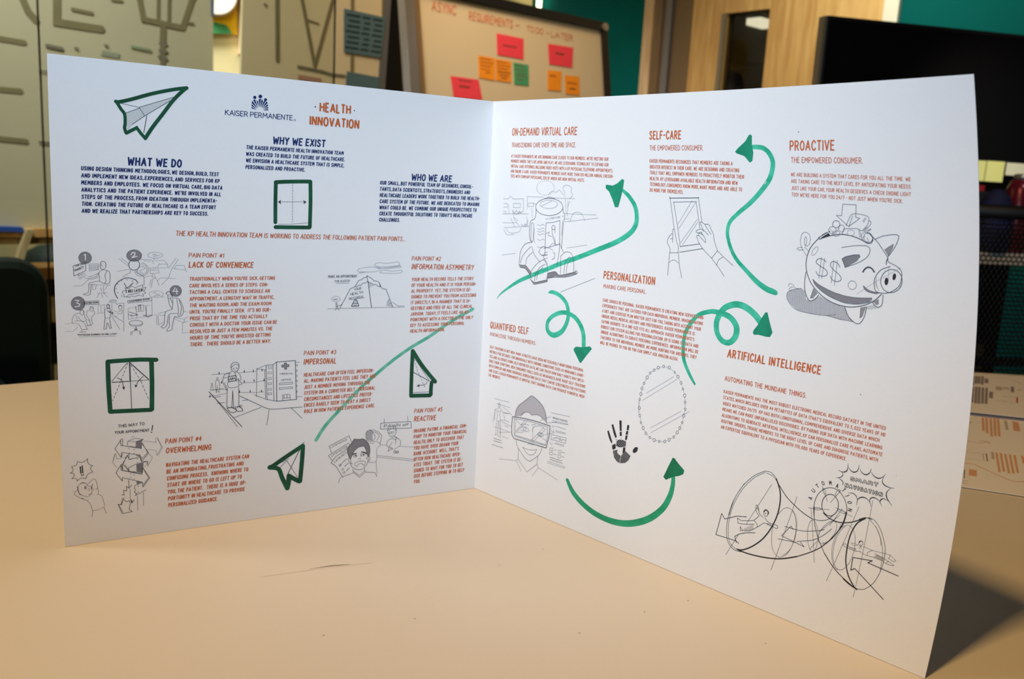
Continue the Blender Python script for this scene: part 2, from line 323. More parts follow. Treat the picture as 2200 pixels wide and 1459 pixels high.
# every record: panel, part name, part label, marks in page millimetres (S strokes, F filled shapes, T lines of lettering)
INK = [
 ('L', 'heading', 'navy printed heading', [
  ('T','navy',[('WHAT WE DO',-218.3,208.6,-191.4,208.8,4.45,0.175,0.08)]),
 ]),
 ('L', 'heading', 'navy printed heading', [
  ('T','navy',[('WHY WE EXIST',-142.8,224.2,-112.1,224.3,4.31,0.175,0.08)]),
 ]),
 ('L', 'heading', 'navy printed heading', [
  ('T','navy',[('WHO WE ARE',-56.5,207.7,-28.1,207.8,4.39,0.175,0.08)]),
 ]),
 ('L', 'heading', 'orange printed heading', [
  ('T','orange',[('PAIN POINT #1',-187.8,160.4,-168.9,160.1,2.58,0.13,0.1)]),
 ]),
 ('L', 'heading', 'orange printed heading', [
  ('T','orange',[('LACK OF CONVENIENCE',-187.8,154.6,-152.5,154.3,3.48,0.15,0.1)]),
 ]),
 ('L', 'heading', 'orange printed heading', [
  ('T','orange',[('PAIN POINT #2',-53.9,158.3,-33.5,157.9,2.86,0.13,0.1)]),
 ]),
 ('L', 'heading', 'orange printed heading', [
  ('T','orange',[('INFORMATION ASYMMETRY',-53.8,152.8,-8.9,151.8,3.57,0.14,0.1)]),
 ]),
 ('L', 'heading', 'orange printed heading', [
  ('T','orange',[('PAIN POINT #3',-121.9,101.0,-101.8,100.6,2.88,0.13,0.1)]),
 ]),
 ('L', 'heading', 'orange printed heading', [
  ('T','orange',[('IMPERSONAL',-121.9,95.2,-101.5,94.7,3.67,0.15,0.1)]),
 ]),
 ('L', 'heading', 'orange printed heading', [
  ('T','orange',[('PAIN POINT #4',-201.0,53.4,-181.2,53.1,3.04,0.13,0.1)]),
 ]),
 ('L', 'heading', 'orange printed heading', [
  ('T','orange',[('OVERWHELMING',-200.8,47.5,-175.7,47.1,3.49,0.15,0.1)]),
 ]),
 ('L', 'heading', 'orange printed heading', [
  ('T','orange',[('PAIN POINT #5',-47.8,58.0,-27.4,57.4,3.03,0.13,0.1)]),
 ]),
 ('L', 'heading', 'orange printed heading', [
  ('T','orange',[('REACTIVE',-47.7,52.3,-31.9,51.8,3.63,0.15,0.1)]),
 ]),
 ('R', 'heading', 'orange printed heading', [
  ('T','orange',[('ON-DEMAND VIRTUAL CARE',19.8,238.6,78.3,239.2,4.77,0.125,0.08)]),
 ]),
 ('R', 'heading', 'orange printed heading', [
  ('T','orange',[('TRANSCENDING CARE OVER TIME AND SPACE.',19.9,231.5,77.6,232.3,2.9,0.11,0.05)]),
 ]),
 ('R', 'heading', 'orange printed heading', [
  ('T','orange',[('SELF-CARE',133.6,237.0,155.4,237.3,4.52,0.15,0.08)]),
 ]),
 ('R', 'heading', 'orange printed heading', [
  ('T','orange',[('THE EMPOWERED CONSUMER.',133.7,231.5,169.6,232.0,2.66,0.11,0.05)]),
 ]),
 ('R', 'heading', 'orange printed heading', [
  ('T','orange',[('PROACTIVE',219.6,232.6,242.5,233.0,4.52,0.14,0.08)]),
 ]),
 ('R', 'heading', 'orange printed heading', [
  ('T','orange',[('THE EMPOWERED CONSUMER.',220.0,227.3,255.8,227.8,2.59,0.12,0.05)]),
 ]),
 ('R', 'heading', 'orange printed heading', [
  ('T','orange',[('QUANTIFIED SELF',7.4,113.9,43.2,115.5,4.61,0.14,0.08)]),
 ]),
 ('R', 'heading', 'orange printed heading', [
  ('T','orange',[('KNOWLEDGE THROUGH NUMBERS.',7.7,108.9,50.1,109.9,2.5,0.12,0.05)]),
 ]),
 ('R', 'heading', 'orange printed heading', [
  ('T','orange',[('PERSONALIZATION',102.0,158.6,138.8,159.5,4.67,0.14,0.08)]),
 ]),
 ('R', 'heading', 'orange printed heading', [
  ('T','orange',[('MAKING CARE PERSONAL.',102.1,153.2,133.2,153.9,2.46,0.12,0.05)]),
 ]),
 ('R', 'heading', 'orange printed heading', [
  ('T','orange',[('ARTIFICIAL INTELLIGENCE',185.9,127.5,236.8,128.2,4.64,0.15,0.08)]),
 ]),
 ('R', 'heading', 'orange printed heading', [
  ('T','orange',[('AUTOMATING THE MUNDANE THINGS.',185.2,114.8,230.4,115.0,2.7,0.13,0.05)]),
 ]),
 ('L', 'heading', 'orange printed heading', [
  ('T','orange',[('THE KP HEALTH INNOVATION TEAM IS WORKING TO ADDRESS THE FOLLOWING PATIENT PAIN POINTS...',-194.5,172.2,-58.7,170.4,2.86,0.13,0.1)]),
 ]),
 ('L', 'paragraph', 'navy printed paragraph', [
  ('T','navy',[('USING DESIGN THINKING METHODOLOGIES,WE DESIGN,BUILD,TEST',-240.2,205.1,-172.1,205.1,2.18,0.19,0.1),('AND IMPLEMENT NEW IDEAS,EXPERIENCES,AND SERVICES FOR KP',-240.2,201.5,-171.6,201.5,2.19,0.19,0.1),('MEMBERS AND EMPLOYEES. WE FOCUS ON VIRTUAL CARE,BIG DATA',-240.3,197.9,-170.1,197.9,2.2,0.19,0.1),("ANALYTICS AND THE PATIENT EXPERIENCE. WE'RE INVOLVED IN ALL",-240.3,194.3,-170.8,194.3,2.21,0.19,0.1),('STEPS OF THE PROCESS,FROM IDEATION THROUGH IMPLEMENTA-',-240.3,190.7,-172.9,190.7,2.21,0.19,0.1),('TION. CREATING THE FUTURE OF HEALTHCARE IS A TEAM EFFORT',-240.3,187.1,-173.5,187.1,2.22,0.19,0.1),('AND WE REALIZE THAT PARTNERSHIPS ARE KEY TO SUCCESS.',-240.4,183.5,-177.5,183.5,2.22,0.19,0.1)]),
 ]),
 ('L', 'paragraph', 'navy printed paragraph', [
  ('T','navy',[('THE KAISER PERMANENTE HEALTH INNOVATION TEAM',-157.5,220.6,-100.9,220.6,2.22,0.185,0.1),('WAS CREATED TO BUILD THE FUTURE OF HEALTHCARE.',-157.6,217.0,-99.9,217.0,2.22,0.185,0.1),('WE ENVISION A HEALTHCARE SYSTEM THAT IS SIMPLE,',-157.6,213.5,-100.0,213.5,2.23,0.185,0.1),('PERSONALIZED AND PROACTIVE.',-157.7,209.9,-123.7,209.9,2.21,0.185,0.1)]),
 ]),
 ('L', 'paragraph', 'navy printed paragraph', [
  ('T','navy',[('OUR SMALL,BUT POWERFUL TEAM OF DESIGNERS,CONSUL-',-77.2,204.5,-12.5,204.5,2.39,0.19,0.1),('TANTS,DATA SCIENTISTS,STRATEGISTS,ENGINEERS AND',-77.2,200.8,-14.4,200.8,2.39,0.19,0.1),('HEALTHCARE LEADERS WORK TOGETHER TO BUILD THE HEALTH-',-77.1,197.1,-6.9,197.1,2.41,0.19,0.1),('CARE SYSTEM OF THE FUTURE. WE ARE DEDICATED TO IMAGING',-77.0,193.4,-7.1,193.4,2.41,0.19,0.1),('WHAT COULD BE. WE COMBINE OUR UNIQUE PERSPECTIVES TO',-77.0,189.7,-9.0,189.7,2.42,0.19,0.1),("CREATE THOUGHTFUL SOLUTIONS TO TODAY'S HEALTHCARE",-76.9,186.0,-12.0,186.0,2.42,0.19,0.1),('CHALLENGES.',-76.9,182.3,-63.0,182.3,2.37,0.19,0.1)]),
 ]),
 ('L', 'paragraph', 'orange printed paragraph', [
  ('T','orange',[("TRADITIONALLY WHEN YOU'RE SICK,GETTING",-187.5,147.3,-140.0,147.3,2.17,0.16,0.1),('CARE INVOLVES A SERIES OF STEPS: CON-',-187.5,143.5,-143.8,143.5,2.18,0.16,0.1),('TACTING A CALL CENTER TO SCHEDULE AN',-187.5,139.8,-143.0,139.8,2.19,0.16,0.1),('APPOINTMENT,A LENGTHY WAIT IN TRAFFIC,',-187.4,136.0,-139.8,136.0,2.2,0.16,0.1),('THE WAITING ROOM,AND THE EXAM ROOM',-187.4,132.3,-141.8,132.3,2.2,0.16,0.1),("UNTIL YOU'RE FINALLY SEEN.  IT'S NO SUR-",-187.4,128.6,-142.1,128.6,2.21,0.16,0.1),('PRISE THAT BY THE TIME YOU ACTUALLY',-187.3,124.8,-144.1,124.8,2.21,0.16,0.1),('CONSULT WITH A DOCTOR YOUR ISSUE CAN BE',-187.3,121.1,-138.4,121.1,2.23,0.16,0.1),('RESOLVED IN JUST A FEW MINUTES VS. THE',-187.3,117.3,-141.1,117.3,2.23,0.16,0.1),("HOURS OF TIME YOU'VE INVESTED GETTING",-187.2,113.6,-142.0,113.6,2.24,0.16,0.1),('THERE.  THERE SHOULD BE A BETTER WAY.',-187.2,109.8,-141.7,109.8,2.24,0.16,0.1)]),
 ]),
 ('L', 'paragraph', 'orange printed paragraph', [
  ('T','orange',[('YOUR HEALTH RECORD TELLS THE STORY',-53.5,145.2,-8.8,145.2,2.26,0.16,0.1),('OF YOUR HEALTH AND IT IS YOUR PERSON-',-53.4,141.5,-6.6,141.5,2.27,0.16,0.1),('AL PROPERTY. YET,THE SYSTEM IS DE-',-53.4,137.8,-10.1,137.8,2.27,0.16,0.1),('SIGNED TO PREVENT YOU FROM ACCESSING',-53.3,134.1,-6.2,134.1,2.28,0.16,0.1),('IT DIRECTLY,IN A MANNER THAT IS DI-',-53.3,130.4,-10.3,130.4,2.28,0.16,0.1),('GESTIBLE AND FREE OF ALL THE CLINICAL',-53.2,126.7,-8.6,126.7,2.29,0.16,0.1),('JARGON. TODAY,IT FEELS LIKE AN AP-',-53.2,123.0,-10.7,123.0,2.3,0.16,0.1),('POINTMENT WITH A DOCTOR IS THE ONLY',-53.1,119.3,-7.8,119.3,2.3,0.16,0.1),('KEY TO ACCESSING YOUR PERSONAL',-53.1,115.6,-14.1,115.6,2.3,0.16,0.1),('HEALTH INFORMATION.',-53.0,111.9,-28.4,111.9,2.3,0.16,0.1)]),
 ]),
 ('L', 'paragraph', 'orange printed paragraph', [
  ('T','orange',[('HEALTHCARE CAN OFTEN FEEL IMPERSON-',-121.6,87.6,-76.8,87.6,2.42,0.16,0.1),('AL; MAKING PATIENTS FEEL LIKE THEY ARE',-121.5,83.8,-75.4,83.8,2.43,0.16,0.1),('JUST A NUMBER MOVING THROUGH THE',-121.4,79.9,-78.9,79.9,2.43,0.16,0.1),('SYSTEM ON A CONVEYER BELT.  PERSONAL',-121.3,76.1,-75.5,76.1,2.44,0.16,0.1),('CIRCUMSTANCES AND LIFESTYLE PREFER-',-121.2,72.2,-76.9,72.2,2.45,0.16,0.1),('ENCES RARELY SEEM TO PLAY A DIRECT',-121.1,68.4,-78.3,68.4,2.45,0.16,0.1),('ROLE IN HOW PATIENTS EXPERIENCE CARE.',-121.0,64.5,-75.1,64.5,2.47,0.16,0.1)]),
 ]),
 ('L', 'paragraph', 'orange printed paragraph', [
  ('T','orange',[('NAVIGATING THE HEALTHCARE SYSTEM CAN',-200.8,39.4,-154.0,39.4,2.53,0.16,0.1),('BE AN INTIMIDATING,FRUSTRATING AND',-200.6,35.3,-157.1,35.3,2.53,0.16,0.1),('CONFUSING PROCESS.  KNOWING WHERE TO',-200.5,31.2,-154.4,31.2,2.54,0.16,0.1),('START OR WHERE TO GO IS LEFT UP TO',-200.3,27.1,-158.2,27.1,2.54,0.16,0.1),('YOU,THE PATIENT.  THERE IS A HUGE OP-',-200.2,23.0,-155.6,23.0,2.55,0.16,0.1),('PORTUNITY IN HEALTHCARE TO PROVIDE',-200.0,18.9,-156.4,18.9,2.56,0.16,0.1),('PERSONALIZED GUIDANCE.',-199.9,14.9,-172.1,14.9,2.54,0.16,0.1)]),
 ]),
 ('L', 'paragraph', 'orange printed paragraph', [
  ('T','orange',[('IMAGINE PAYING A FINANCIAL COM-',-47.5,44.5,-8.4,44.5,2.61,0.16,0.1),('PANY TO MONITOR YOUR FINANCIAL',-47.4,40.6,-8.2,40.6,2.62,0.16,0.1),('HEALTH,ONLY TO DISCOVER THAT',-47.2,36.6,-10.3,36.6,2.62,0.16,0.1),('YOU HAVE OVER DRAWN YOUR',-47.0,32.7,-14.2,32.7,2.63,0.16,0.1),("BANK ACCOUNT. WELL,THAT'S",-46.9,28.8,-13.7,28.8,2.63,0.16,0.1),('OFTEN HOW HEALTHCARE OPER-',-46.7,24.8,-12.1,24.8,2.64,0.16,0.1),('ATES TODAY. THE SYSTEM IS DE-',-46.5,20.9,-11.0,20.9,2.65,0.16,0.1),('SIGNED TO WAIT FOR YOU TO GET',-46.4,16.9,-10.1,16.9,2.66,0.16,0.1),('SICK BEFORE STEPPING IN TO HELP',-46.2,13.0,-8.9,13.0,2.67,0.16,0.1),('YOU.',-46.0,9.1,-41.1,9.1,2.64,0.16,0.1)]),
 ]),
 ('R', 'paragraph', 'orange printed paragraph', [
  ('T','orange',[("AT KAISER PERMANENTE,WE ARE BRINGING CARE CLOSER TO OUR MEMBERS. WE'RE MEETING OUR",19.9,225.3,103.6,225.3,1.92,0.135,0.06),('MEMBERS WHERE THEY LIVE,WORK AND PLAY. WE ARE LEVERAGING TECHNOLOGY TO EXPAND OUR',19.9,222.2,103.7,222.2,1.92,0.135,0.06),('VIRTUAL CARE OFFERINGS,INCLUDING VIDEO VISITS WITH A KP PHYSICIAN,TELEPHONE APPOINTMENTS,',20.0,219.1,107.4,219.1,1.92,0.135,0.06),('AND ONLINE E-CARE. KAISER PERMANENTE MEMBERS HAVE MORE THAN 100 MILLION ANNUAL ENCOUN-',20.1,216.0,107.4,216.0,1.93,0.135,0.06),('TERS WITH COMPANY PHYSICIANS,52% OF WHICH ARE NOW VIRTUAL VISITS.',20.1,212.9,85.1,212.9,1.96,0.135,0.06)]),
 ]),
 ('R', 'paragraph', 'orange printed paragraph', [
  ('T','orange',[('KAISER PERMANENTE RECOGNIZES THAT MEMBERS ARE TAKING A',133.7,225.2,187.3,225.2,1.88,0.15,0.06),('GREATER INTEREST IN THEIR CARE. WE ARE DESIGNING AND CREATING',133.8,222.1,191.1,222.1,1.88,0.15,0.06),('TOOLS THAT WILL EMPOWER MEMBERS TO PROACTIVELY MONITOR THEIR',133.8,219.1,193.9,219.1,1.89,0.15,0.06),('HEALTH. BY LEVERAGING AVAILABLE HEALTH INFORMATION AND NEW',133.8,216.0,190.0,216.0,1.9,0.15,0.06),('TECHNOLOGY,CONSUMERS KNOW MORE,WANT MORE AND ARE ABLE TO',133.9,213.0,192.5,213.0,1.9,0.15,0.06),('DO MORE FOR THEMSELVES.',133.9,209.9,156.5,209.9,1.97,0.15,0.06)]),
 ]),
 ('R', 'paragraph', 'orange printed paragraph', [
  ('T','orange',[('WE ARE BUILDING A SYSTEM THAT CARES FOR YOU ALL THE TIME. WE',219.7,221.3,276.7,221.3,1.72,0.135,0.06),('ARE TAKING CARE TO THE NEXT LEVEL BY ANTICIPATING YOUR NEEDS.',219.7,218.3,277.0,218.3,1.73,0.135,0.06),('JUST LIKE YOUR CAR,YOUR HEALTH DESERVES A CHECK ENGINE LIGHT',219.8,215.2,276.6,215.2,1.74,0.135,0.06),("TOO! WE'RE HERE FOR YOU 24/7 - NOT JUST WHEN YOU'RE SICK.",219.8,212.2,273.1,212.2,1.76,0.135,0.06)]),
 ]),
 ('R', 'paragraph', 'orange printed paragraph', [
  ('T','orange',[('SELF-TRACKING IS NOT NEW. MANY ATHLETES HAVE BEEN METICULOUSLY MONITORING PERSONAL',8.1,100.6,90.1,100.6,1.87,0.15,0.06),('METRICS FOR DECADES. FOR INDIVIDUALS WITH CHRONIC CONDITIONS SUCH AS MIGRAINES,DIABE-',8.1,97.4,90.8,97.4,1.87,0.15,0.06),('TES,AND ALLERGIES USING SELF-REPORTED DATA,WE CAN TRACK HOW DAILY HABITS MAY INFLU-',8.1,94.2,91.2,94.2,1.87,0.15,0.06),('ENCE THEIR SYMPTOMS. NEW CONSUMER TOOLS,SUCH AS WEARABLES,HAVE MADE SELF-TRACKING',8.1,91.0,92.2,91.0,1.88,0.15,0.06),('BOTH SIMPLER AND MORE RIGOROUS,GENERATING DATA THAT CAN BE SCRUTINIZED FOR PATTERNS',8.2,87.8,92.7,87.8,1.88,0.15,0.06),('AND CLUES. KAISER PERMANENTE IS HOPEFUL THAT SHARING DATA CAN PRODUCE POWERFUL MEDI-',8.2,84.6,92.5,84.6,1.88,0.15,0.06),('CAL INSIGHTS.',8.2,81.4,19.7,81.4,1.97,0.15,0.06)]),
 ]),
 ('R', 'paragraph', 'orange printed paragraph', [
  ('T','orange',[('CARE SHOULD BE PERSONAL. KAISER PERMANENTE IS CREATING NEW SERVICES AND',102.0,145.3,170.6,145.3,1.88,0.15,0.06),('EXPERIENCES THAT ARE CATERED FOR EACH INDIVIDUAL MEMBER. IMAGINE HAVING',102.0,142.1,170.4,142.1,1.89,0.15,0.06),('A DIET AND EXERCISE PLAN WRITTEN JUST FOR YOU,TAKING INTO ACCOUNT YOUR',101.9,138.9,169.4,138.9,1.89,0.15,0.06),('UNIQUE NEEDS,MEDICAL HISTORY AND PREFERENCES. KAISER PERMANENTE IS',101.8,135.8,165.7,135.8,1.9,0.15,0.06),("SAYING GOODBYE TO A ONE-SIZE FITS ALL APPROACH. KAISER PERMANENTE'S",101.8,132.6,165.6,132.6,1.91,0.15,0.06),('ROBUST EHR SYSTEM ALLOWS FOR PERSONALIZATION. KP IS USING ITS DATA AND',101.7,129.4,168.3,129.4,1.91,0.15,0.06),('UNIQUE ALGORITHMS TO CURATE PERSONAL EXPERIENCES. INFORMATION WILL BE',101.7,126.3,168.4,126.3,1.91,0.15,0.06),('TAILORED TO THE INDIVIDUAL MEMBER. NO MORE HUNTING FOR ANSWERS; THEY',101.6,123.1,167.6,123.1,1.92,0.15,0.06),('WILL BE PUSHED TO YOU OR YOU CAN SIMPLY ASK AMAZON ALEXA.',101.6,119.9,156.1,119.9,1.93,0.15,0.06)]),
 ]),
 ('R', 'paragraph', 'orange printed paragraph', [
  ('T','orange',[('KAISER PERMANENTE HAS THE MOST ROBUST ELECTRONIC MEDICAL RECORD DATASET IN THE UNITED',185.1,108.0,269.4,108.0,1.86,0.15,0.06),("STATES,WHICH INCLUDES OVER 44 PETABYTES OF DATA (THAT'S EQUIVALENT TO 5,022 YEARS OF HD",185.1,104.8,269.5,104.8,1.86,0.15,0.06),('VIDEO WATCHED 24/7!)  KP HAS BOTH LONGITUDINAL,COMPREHENSIVE AND DIVERSE DATA WHICH',185.1,101.5,267.1,101.5,1.87,0.15,0.06),('MEANS WE CAN MAKE UNPARALLELED DISCOVERIES. BY PARING OUR DATA WITH MACHINE LEARNING',185.1,98.3,268.7,98.3,1.87,0.15,0.06),('ALGORITHMS TO GENERATE ARTIFICIAL INTELLIGENCE,KP CAN PERSONALIZE CARE PLANS,AUTOMATE',185.1,95.0,269.1,95.0,1.87,0.15,0.06),('ROUTINE ORDERS,TRIAGE MEMBERS TO THE RIGHT LEVEL OF CARE AND DIAGNOSE PATIENTS,WITH',185.1,91.8,267.4,91.8,1.87,0.15,0.06),('AN EXPERTISE EQUIVALENT TO A PHYSICIAN WITH 170,000 YEARS OF EXPERIENCE.',185.1,88.5,252.9,88.5,1.89,0.15,0.06)]),
 ]),
 ('L', 'logo', 'navy printed logo of three figures over a fan of rays', [
  ('S','navy',None,0,0.17,'-1301 2383,-1 -2,-1 -2,-3 -1,-2 1,-2 1,-1 2,1 3,2 1,2 1,2 0,2 -2,1 -2'),
  ('F','navy',None,0,'-1524 2486,-1 -2,0 -2,-2 -2,-2 -2,-2 -1,-2 0,-2 0,-3 0,-1 2,-2 1,-1 2,0 3,0 2,1 2,1 2,2 1,2 1,3 1,2 0,2 -1,2 -1,1 -2,1 -2;-1493 2494,0 -3,-1 -2,-2 -2,-2 -2,-2 -1,-3 -1,-3 0,-2 1,-2 1,-2 2,-1 2,0 3,0 2,1 3,2 2,2 2,2 1,3 1,2 -1,3 0,2 -2,2 -1,1 -3;-1466 2479,0 -2,-1 -2,-1 -2,-2 -1,-2 -1,-2 -1,-2 0,-2 1,-2 1,-1 1,-1 2,0 2,0 3,1 2,1 1,2 2,2 1,2 0,2 0,2 0,2 -2,1 -1,1 -2;-1524 2422,-1 -1,-25 5,0 4,0 4;-1522 2427,0 -1,-28 12,0 6,0 5;-1518 2431,-1 -1,-31 24,2 6,2 7;-1514 2434,-1 0,-27 36,5 3,5 2;-1510 2436,0 0,-16 37,8 -8,3 7;-1505 2437,-1 0,-5 40,5 3,6 1;-1500 2437,-1 0,5 42,5 -3,3 -7;-1495 2435,-1 1,12 33,6 2,6 0;-1491 2433,-1 0,24 36,4 -3,2 -5;-1488 2429,0 1,27 26,1 -5,0 -5;-1485 2425,-1 0,27 17,0 -4,0 -4;-1484 2420,0 1,25 9,1 -4,0 -3'),
  ('T','navy',[('KAISER PERMANENTE',-169.2,237.9,-131.8,237.9,2.89,0.125,0)],None),
 ]),
 ('L', 'masthead', 'orange two-line title in narrow block capitals', [
  ('F','pencil',None,0,'-1185 2465,0 -1,0 -1,-1 -1,-1 0,-1 -1,-1 0,-1 0,-1 0,-1 1,-1 1,0 0,0 1,0 1,0 1,1 1,1 1,1 1,1 0,1 0,1 -1,1 0,0 -1,1 -1;-948 2464,0 -1,0 -1,-1 -1,0 0,-1 -1,-1 0,-1 0,-1 1,-1 0,-1 1,0 1,0 0,0 1,0 1,1 1,1 1,0 0,1 0,1 0,1 0,1 -1,1 0,0 -1'),
  ('T','orange',[('HEALTH',-116.4,243.8,-97.3,243.8,5.58,0.165,-0.001)],None),
  ('T','orange',[('INNOVATION',-122.1,236.0,-91.8,235.9,5.56,0.165,-0.001)],None),
 ]),
 ('L', 'marker_sketch', 'dark green marker outline of a paper plane', [
  ('F','shade3',None,0,'-2186 2350,61 30,175 68,-150 -106,-59 -47,-23 -37,-4 45'),
  ('S','lightpencil',None,0,0.06,'-1967 2441,-3 -7;-1974 2439,-4 -11;-1980 2436,-6 -13;-1987 2433,-7 -16;-1994 2431,-7 -20;-2001 2428,-8 -22;-2008 2426,-9 -26;-2014 2423,-11 -28;-2021 2420,-12 -31;-2028 2418,-13 -35;-2035 2415,-14 -37;-2041 2412,-16 -40;-2048 2410,-17 -43;-2055 2407,-17 -46;-2061 2405,-19 -49;-2068 2402,-20 -52;-2075 2400,-21 -55;-2081 2397,-23 -58;-2088 2394,-24 -62;-2095 2392,-25 -66;-2101 2389,-27 -69;-2108 2387,-28 -74;-2115 2384,-29 -77;-2121 2382,-31 -81;-2128 2378,-33 -86;-2135 2375,-42 -110;-2142 2372,-40 -106;-2149 2368,-35 -90;-2156 2365,-29 -76;-2163 2361,-23 -60;-2170 2358,-16 -43;-2176 2354,-10 -24;-2183 2351,-3 -6'),
  ('S','green',None,1,1.8,'-2235 2403,16 -1,61 19,98 36,100 29,70 15'),
  ('S','green',None,1,1.84,'-1893 2500,-26 -24,-41 -46,-50 -71,-51 -72,-35 -58'),
  ('S','green',None,0,1.66,'-2096 2230,-20 22,-21 28,-50 -30'),
  ('S','green',None,1,1.58,'-2189 2252,-6 25,3 21,-2 45,-18 26,-20 33'),
  ('S','pencil',None,0,0.25,'-2207 2395,82 -12,180 70;-2125 2383,27 -40;-2188 2350,66 30;-1945 2448,-153 -105,-61 -48'),
  ('S','pencil',None,0,0.3,'-2088 2344,-15 -86'),
 ]),
 ('L', 'marker_sketch', 'dark green marker square with a vertical fold line and arrows', [
  ('S','green',None,1,2.17,'-1407 2033,57 5,89 5,56 2'),
  ('S','green',None,1,2.22,'-1205 2045,4 -109,0 -153'),
  ('S','green',None,1,2.2,'-1403 1779,59 0,142 1'),
  ('S','green',None,1,2.15,'-1406 2034,0 -105,2 -123'),
  ('S','pencil',None,0,0.21,'-1309 2025,0 -9;-1309 2009,1 -9;-1308 1993,0 -10;-1308 1976,0 -9;-1308 1960,1 -9;-1307 1944,0 -9;-1307 1928,0 -10;-1307 1911,0 -9;-1306 1895,0 -9;-1306 1879,0 -10;-1306 1862,0 -9;-1306 1846,1 -10;-1305 1829,0 -9;-1305 1813,0 -5;-1383 1923,149 5;-1389 1795,68 2,106 9'),
  ('F','pencil',None,0,'-1392 1923,18 12,-3 -12,3 -14;-1224 1928,-21 10,5 -11,-2 -13'),
 ]),
 ('L', 'marker_sketch', 'dark green marker square with folded corners and arrows', [
  ('S','green',None,1,2.36,'-2297 1033,64 2,93 1,89 -6'),
  ('S','green',None,1,2.34,'-2297 1032,1 -140,5 -143'),
  ('S','green',None,1,2.4,'-2291 749,99 -3,110 -4'),
  ('S','green',None,1,2.42,'-2076 1029,1 -142,-3 -143'),
  ('S','pencil',None,0,0.24,'-2201 1021,-78 -100'),
  ('S','pencil',None,0,0.5,'-2187 1021,95 -101'),
  ('S','pencil',None,0,0.44,'-2279 915,95 1'),
  ('S','pencil',None,0,0.25,'-2184 916,92 0;-2197 1019,-4 -11;-2205 998,-4 -11;-2213 977,-4 -10;-2221 956,-4 -10;-2229 935,-4 -10;-2235 919,-4 -10;-2243 898,-4 -10;-2251 878,-4 -11;-2259 857,-5 -10;-2268 836,-4 -10;-2276 816,-2 -6;-2181 1007,5 -11;-2170 986,5 -11;-2159 965,5 -11;-2148 944,5 -11;-2137 922,5 -10;-2132 912,4 -12;-2124 889,4 -12;-2116 866,4 -12;-2108 843,4 -12;-2100 820,5 -12'),
  ('S','pencil',None,0,0.64,'-2188 1023,1 -102'),
  ('S','pencil',None,0,0.3,'-2186 921,2 -79,1 -81'),
  ('S','pencil',None,1,0.3,'-2253 939,23 -15,8 -37;-2120 939,-26 -26,-10 -25'),
  ('F','pencil',None,0,'-2229 885,15 2,-5 -20;-2165 896,14 -10,-10 -9'),
 ]),
 ('L', 'marker_sketch', 'dark green marker house shape with a folded flap', [
  ('S','green',None,1,2.62,'-506 1000,-1 -142,2 -156'),
  ('S','green',None,1,2.66,'-505 700,73 -4,64 -4'),
  ('S','green',None,1,2.68,'-363 697,-1 41,3 44'),
  ('S','green',None,1,2.64,'-505 999,74 -106,96 -111'),
  ('S','pencil',None,0,0.28,'-499 963,119 -168'),
  ('S','pencil',None,0,0.42,'-501 861,123 -71'),
  ('S','pencil',None,0,0.24,'-492 943,4 -12;-485 920,4 -12'),
  ('S','pencil',None,0,0.25,'-477 897,4 -12;-470 875,1 -2;-469 873,5 -11;-459 852,6 -12;-448 829,6 -11;-437 807,6 -11;-426 785,6 -12;-415 763,6 -12'),
  ('S','pencil',None,1,0.36,'-393 786,-17 -18,-40 -2'),
  ('F','pencil',None,0,'-468 763,20 12,-1 -20'),
  ('S','pencil',None,0,0.29,'-493 720,118 -3'),
 ]),
 ('L', 'marker_sketch', 'dark green marker paper dart pointing up', [
  ('S','green',None,1,2.72,'-1417 321,23 8,79 49,101 59;-1416 320,53 -16,24 -60,33 -74'),
  ('S','green',None,1,2.76,'-1213 434,-4 -93,-10 -134;-1298 252,30 -22,37 -24'),
  ('S','green',None,1,2.75,'-1305 171,8 44,-2 37'),
  ('S','pencil',None,0,0.41,'-1231 417,-74 -154,-10 -48'),
  ('S','pencil',None,0,0.27,'-1354 311,42 41,71 -121;-1297 364,-44 -20'),
  ('S','green',None,0,0.37,'-1216 451,11 7'),
 ]),
 ('L', 'pencil_sketch', 'pencil scene of four numbered waiting steps around a clock', [
  ('F','grey',None,0,'-2363 1601,-1 -9,-4 -7,-5 -7,-6 -5,-7 -3,-8 -1,-8 1,-7 3,-6 5,-5 7,-3 7,-1 9,2 8,3 7,5 7,6 5,7 3,8 1,8 -1,7 -3,6 -5,5 -6,3 -8;-2119 1614,-1 -9,-4 -7,-6 -7,-8 -5,-9 -3,-10 -1,-9 1,-9 3,-8 5,-6 7,-3 7,-2 8,2 8,4 8,6 7,7 5,10 3,9 1,10 -1,9 -3,8 -5,6 -7,3 -7;-2400 1357,-1 -9,-3 -9,-6 -7,-7 -6,-8 -3,-9 -1,-8 1,-8 4,-7 6,-5 8,-3 8,-1 10,2 9,3 9,6 7,7 6,8 4,8 1,9 -2,8 -4,6 -6,5 -7,4 -9;-1916 1417,-1 -8,-3 -8,-5 -6,-6 -5,-8 -3,-8 -1,-7 1,-8 3,-6 5,-5 7,-3 8,-1 8,1 8,3 7,5 7,6 4,8 3,8 1,8 -1,7 -3,6 -5,5 -7,3 -7'),
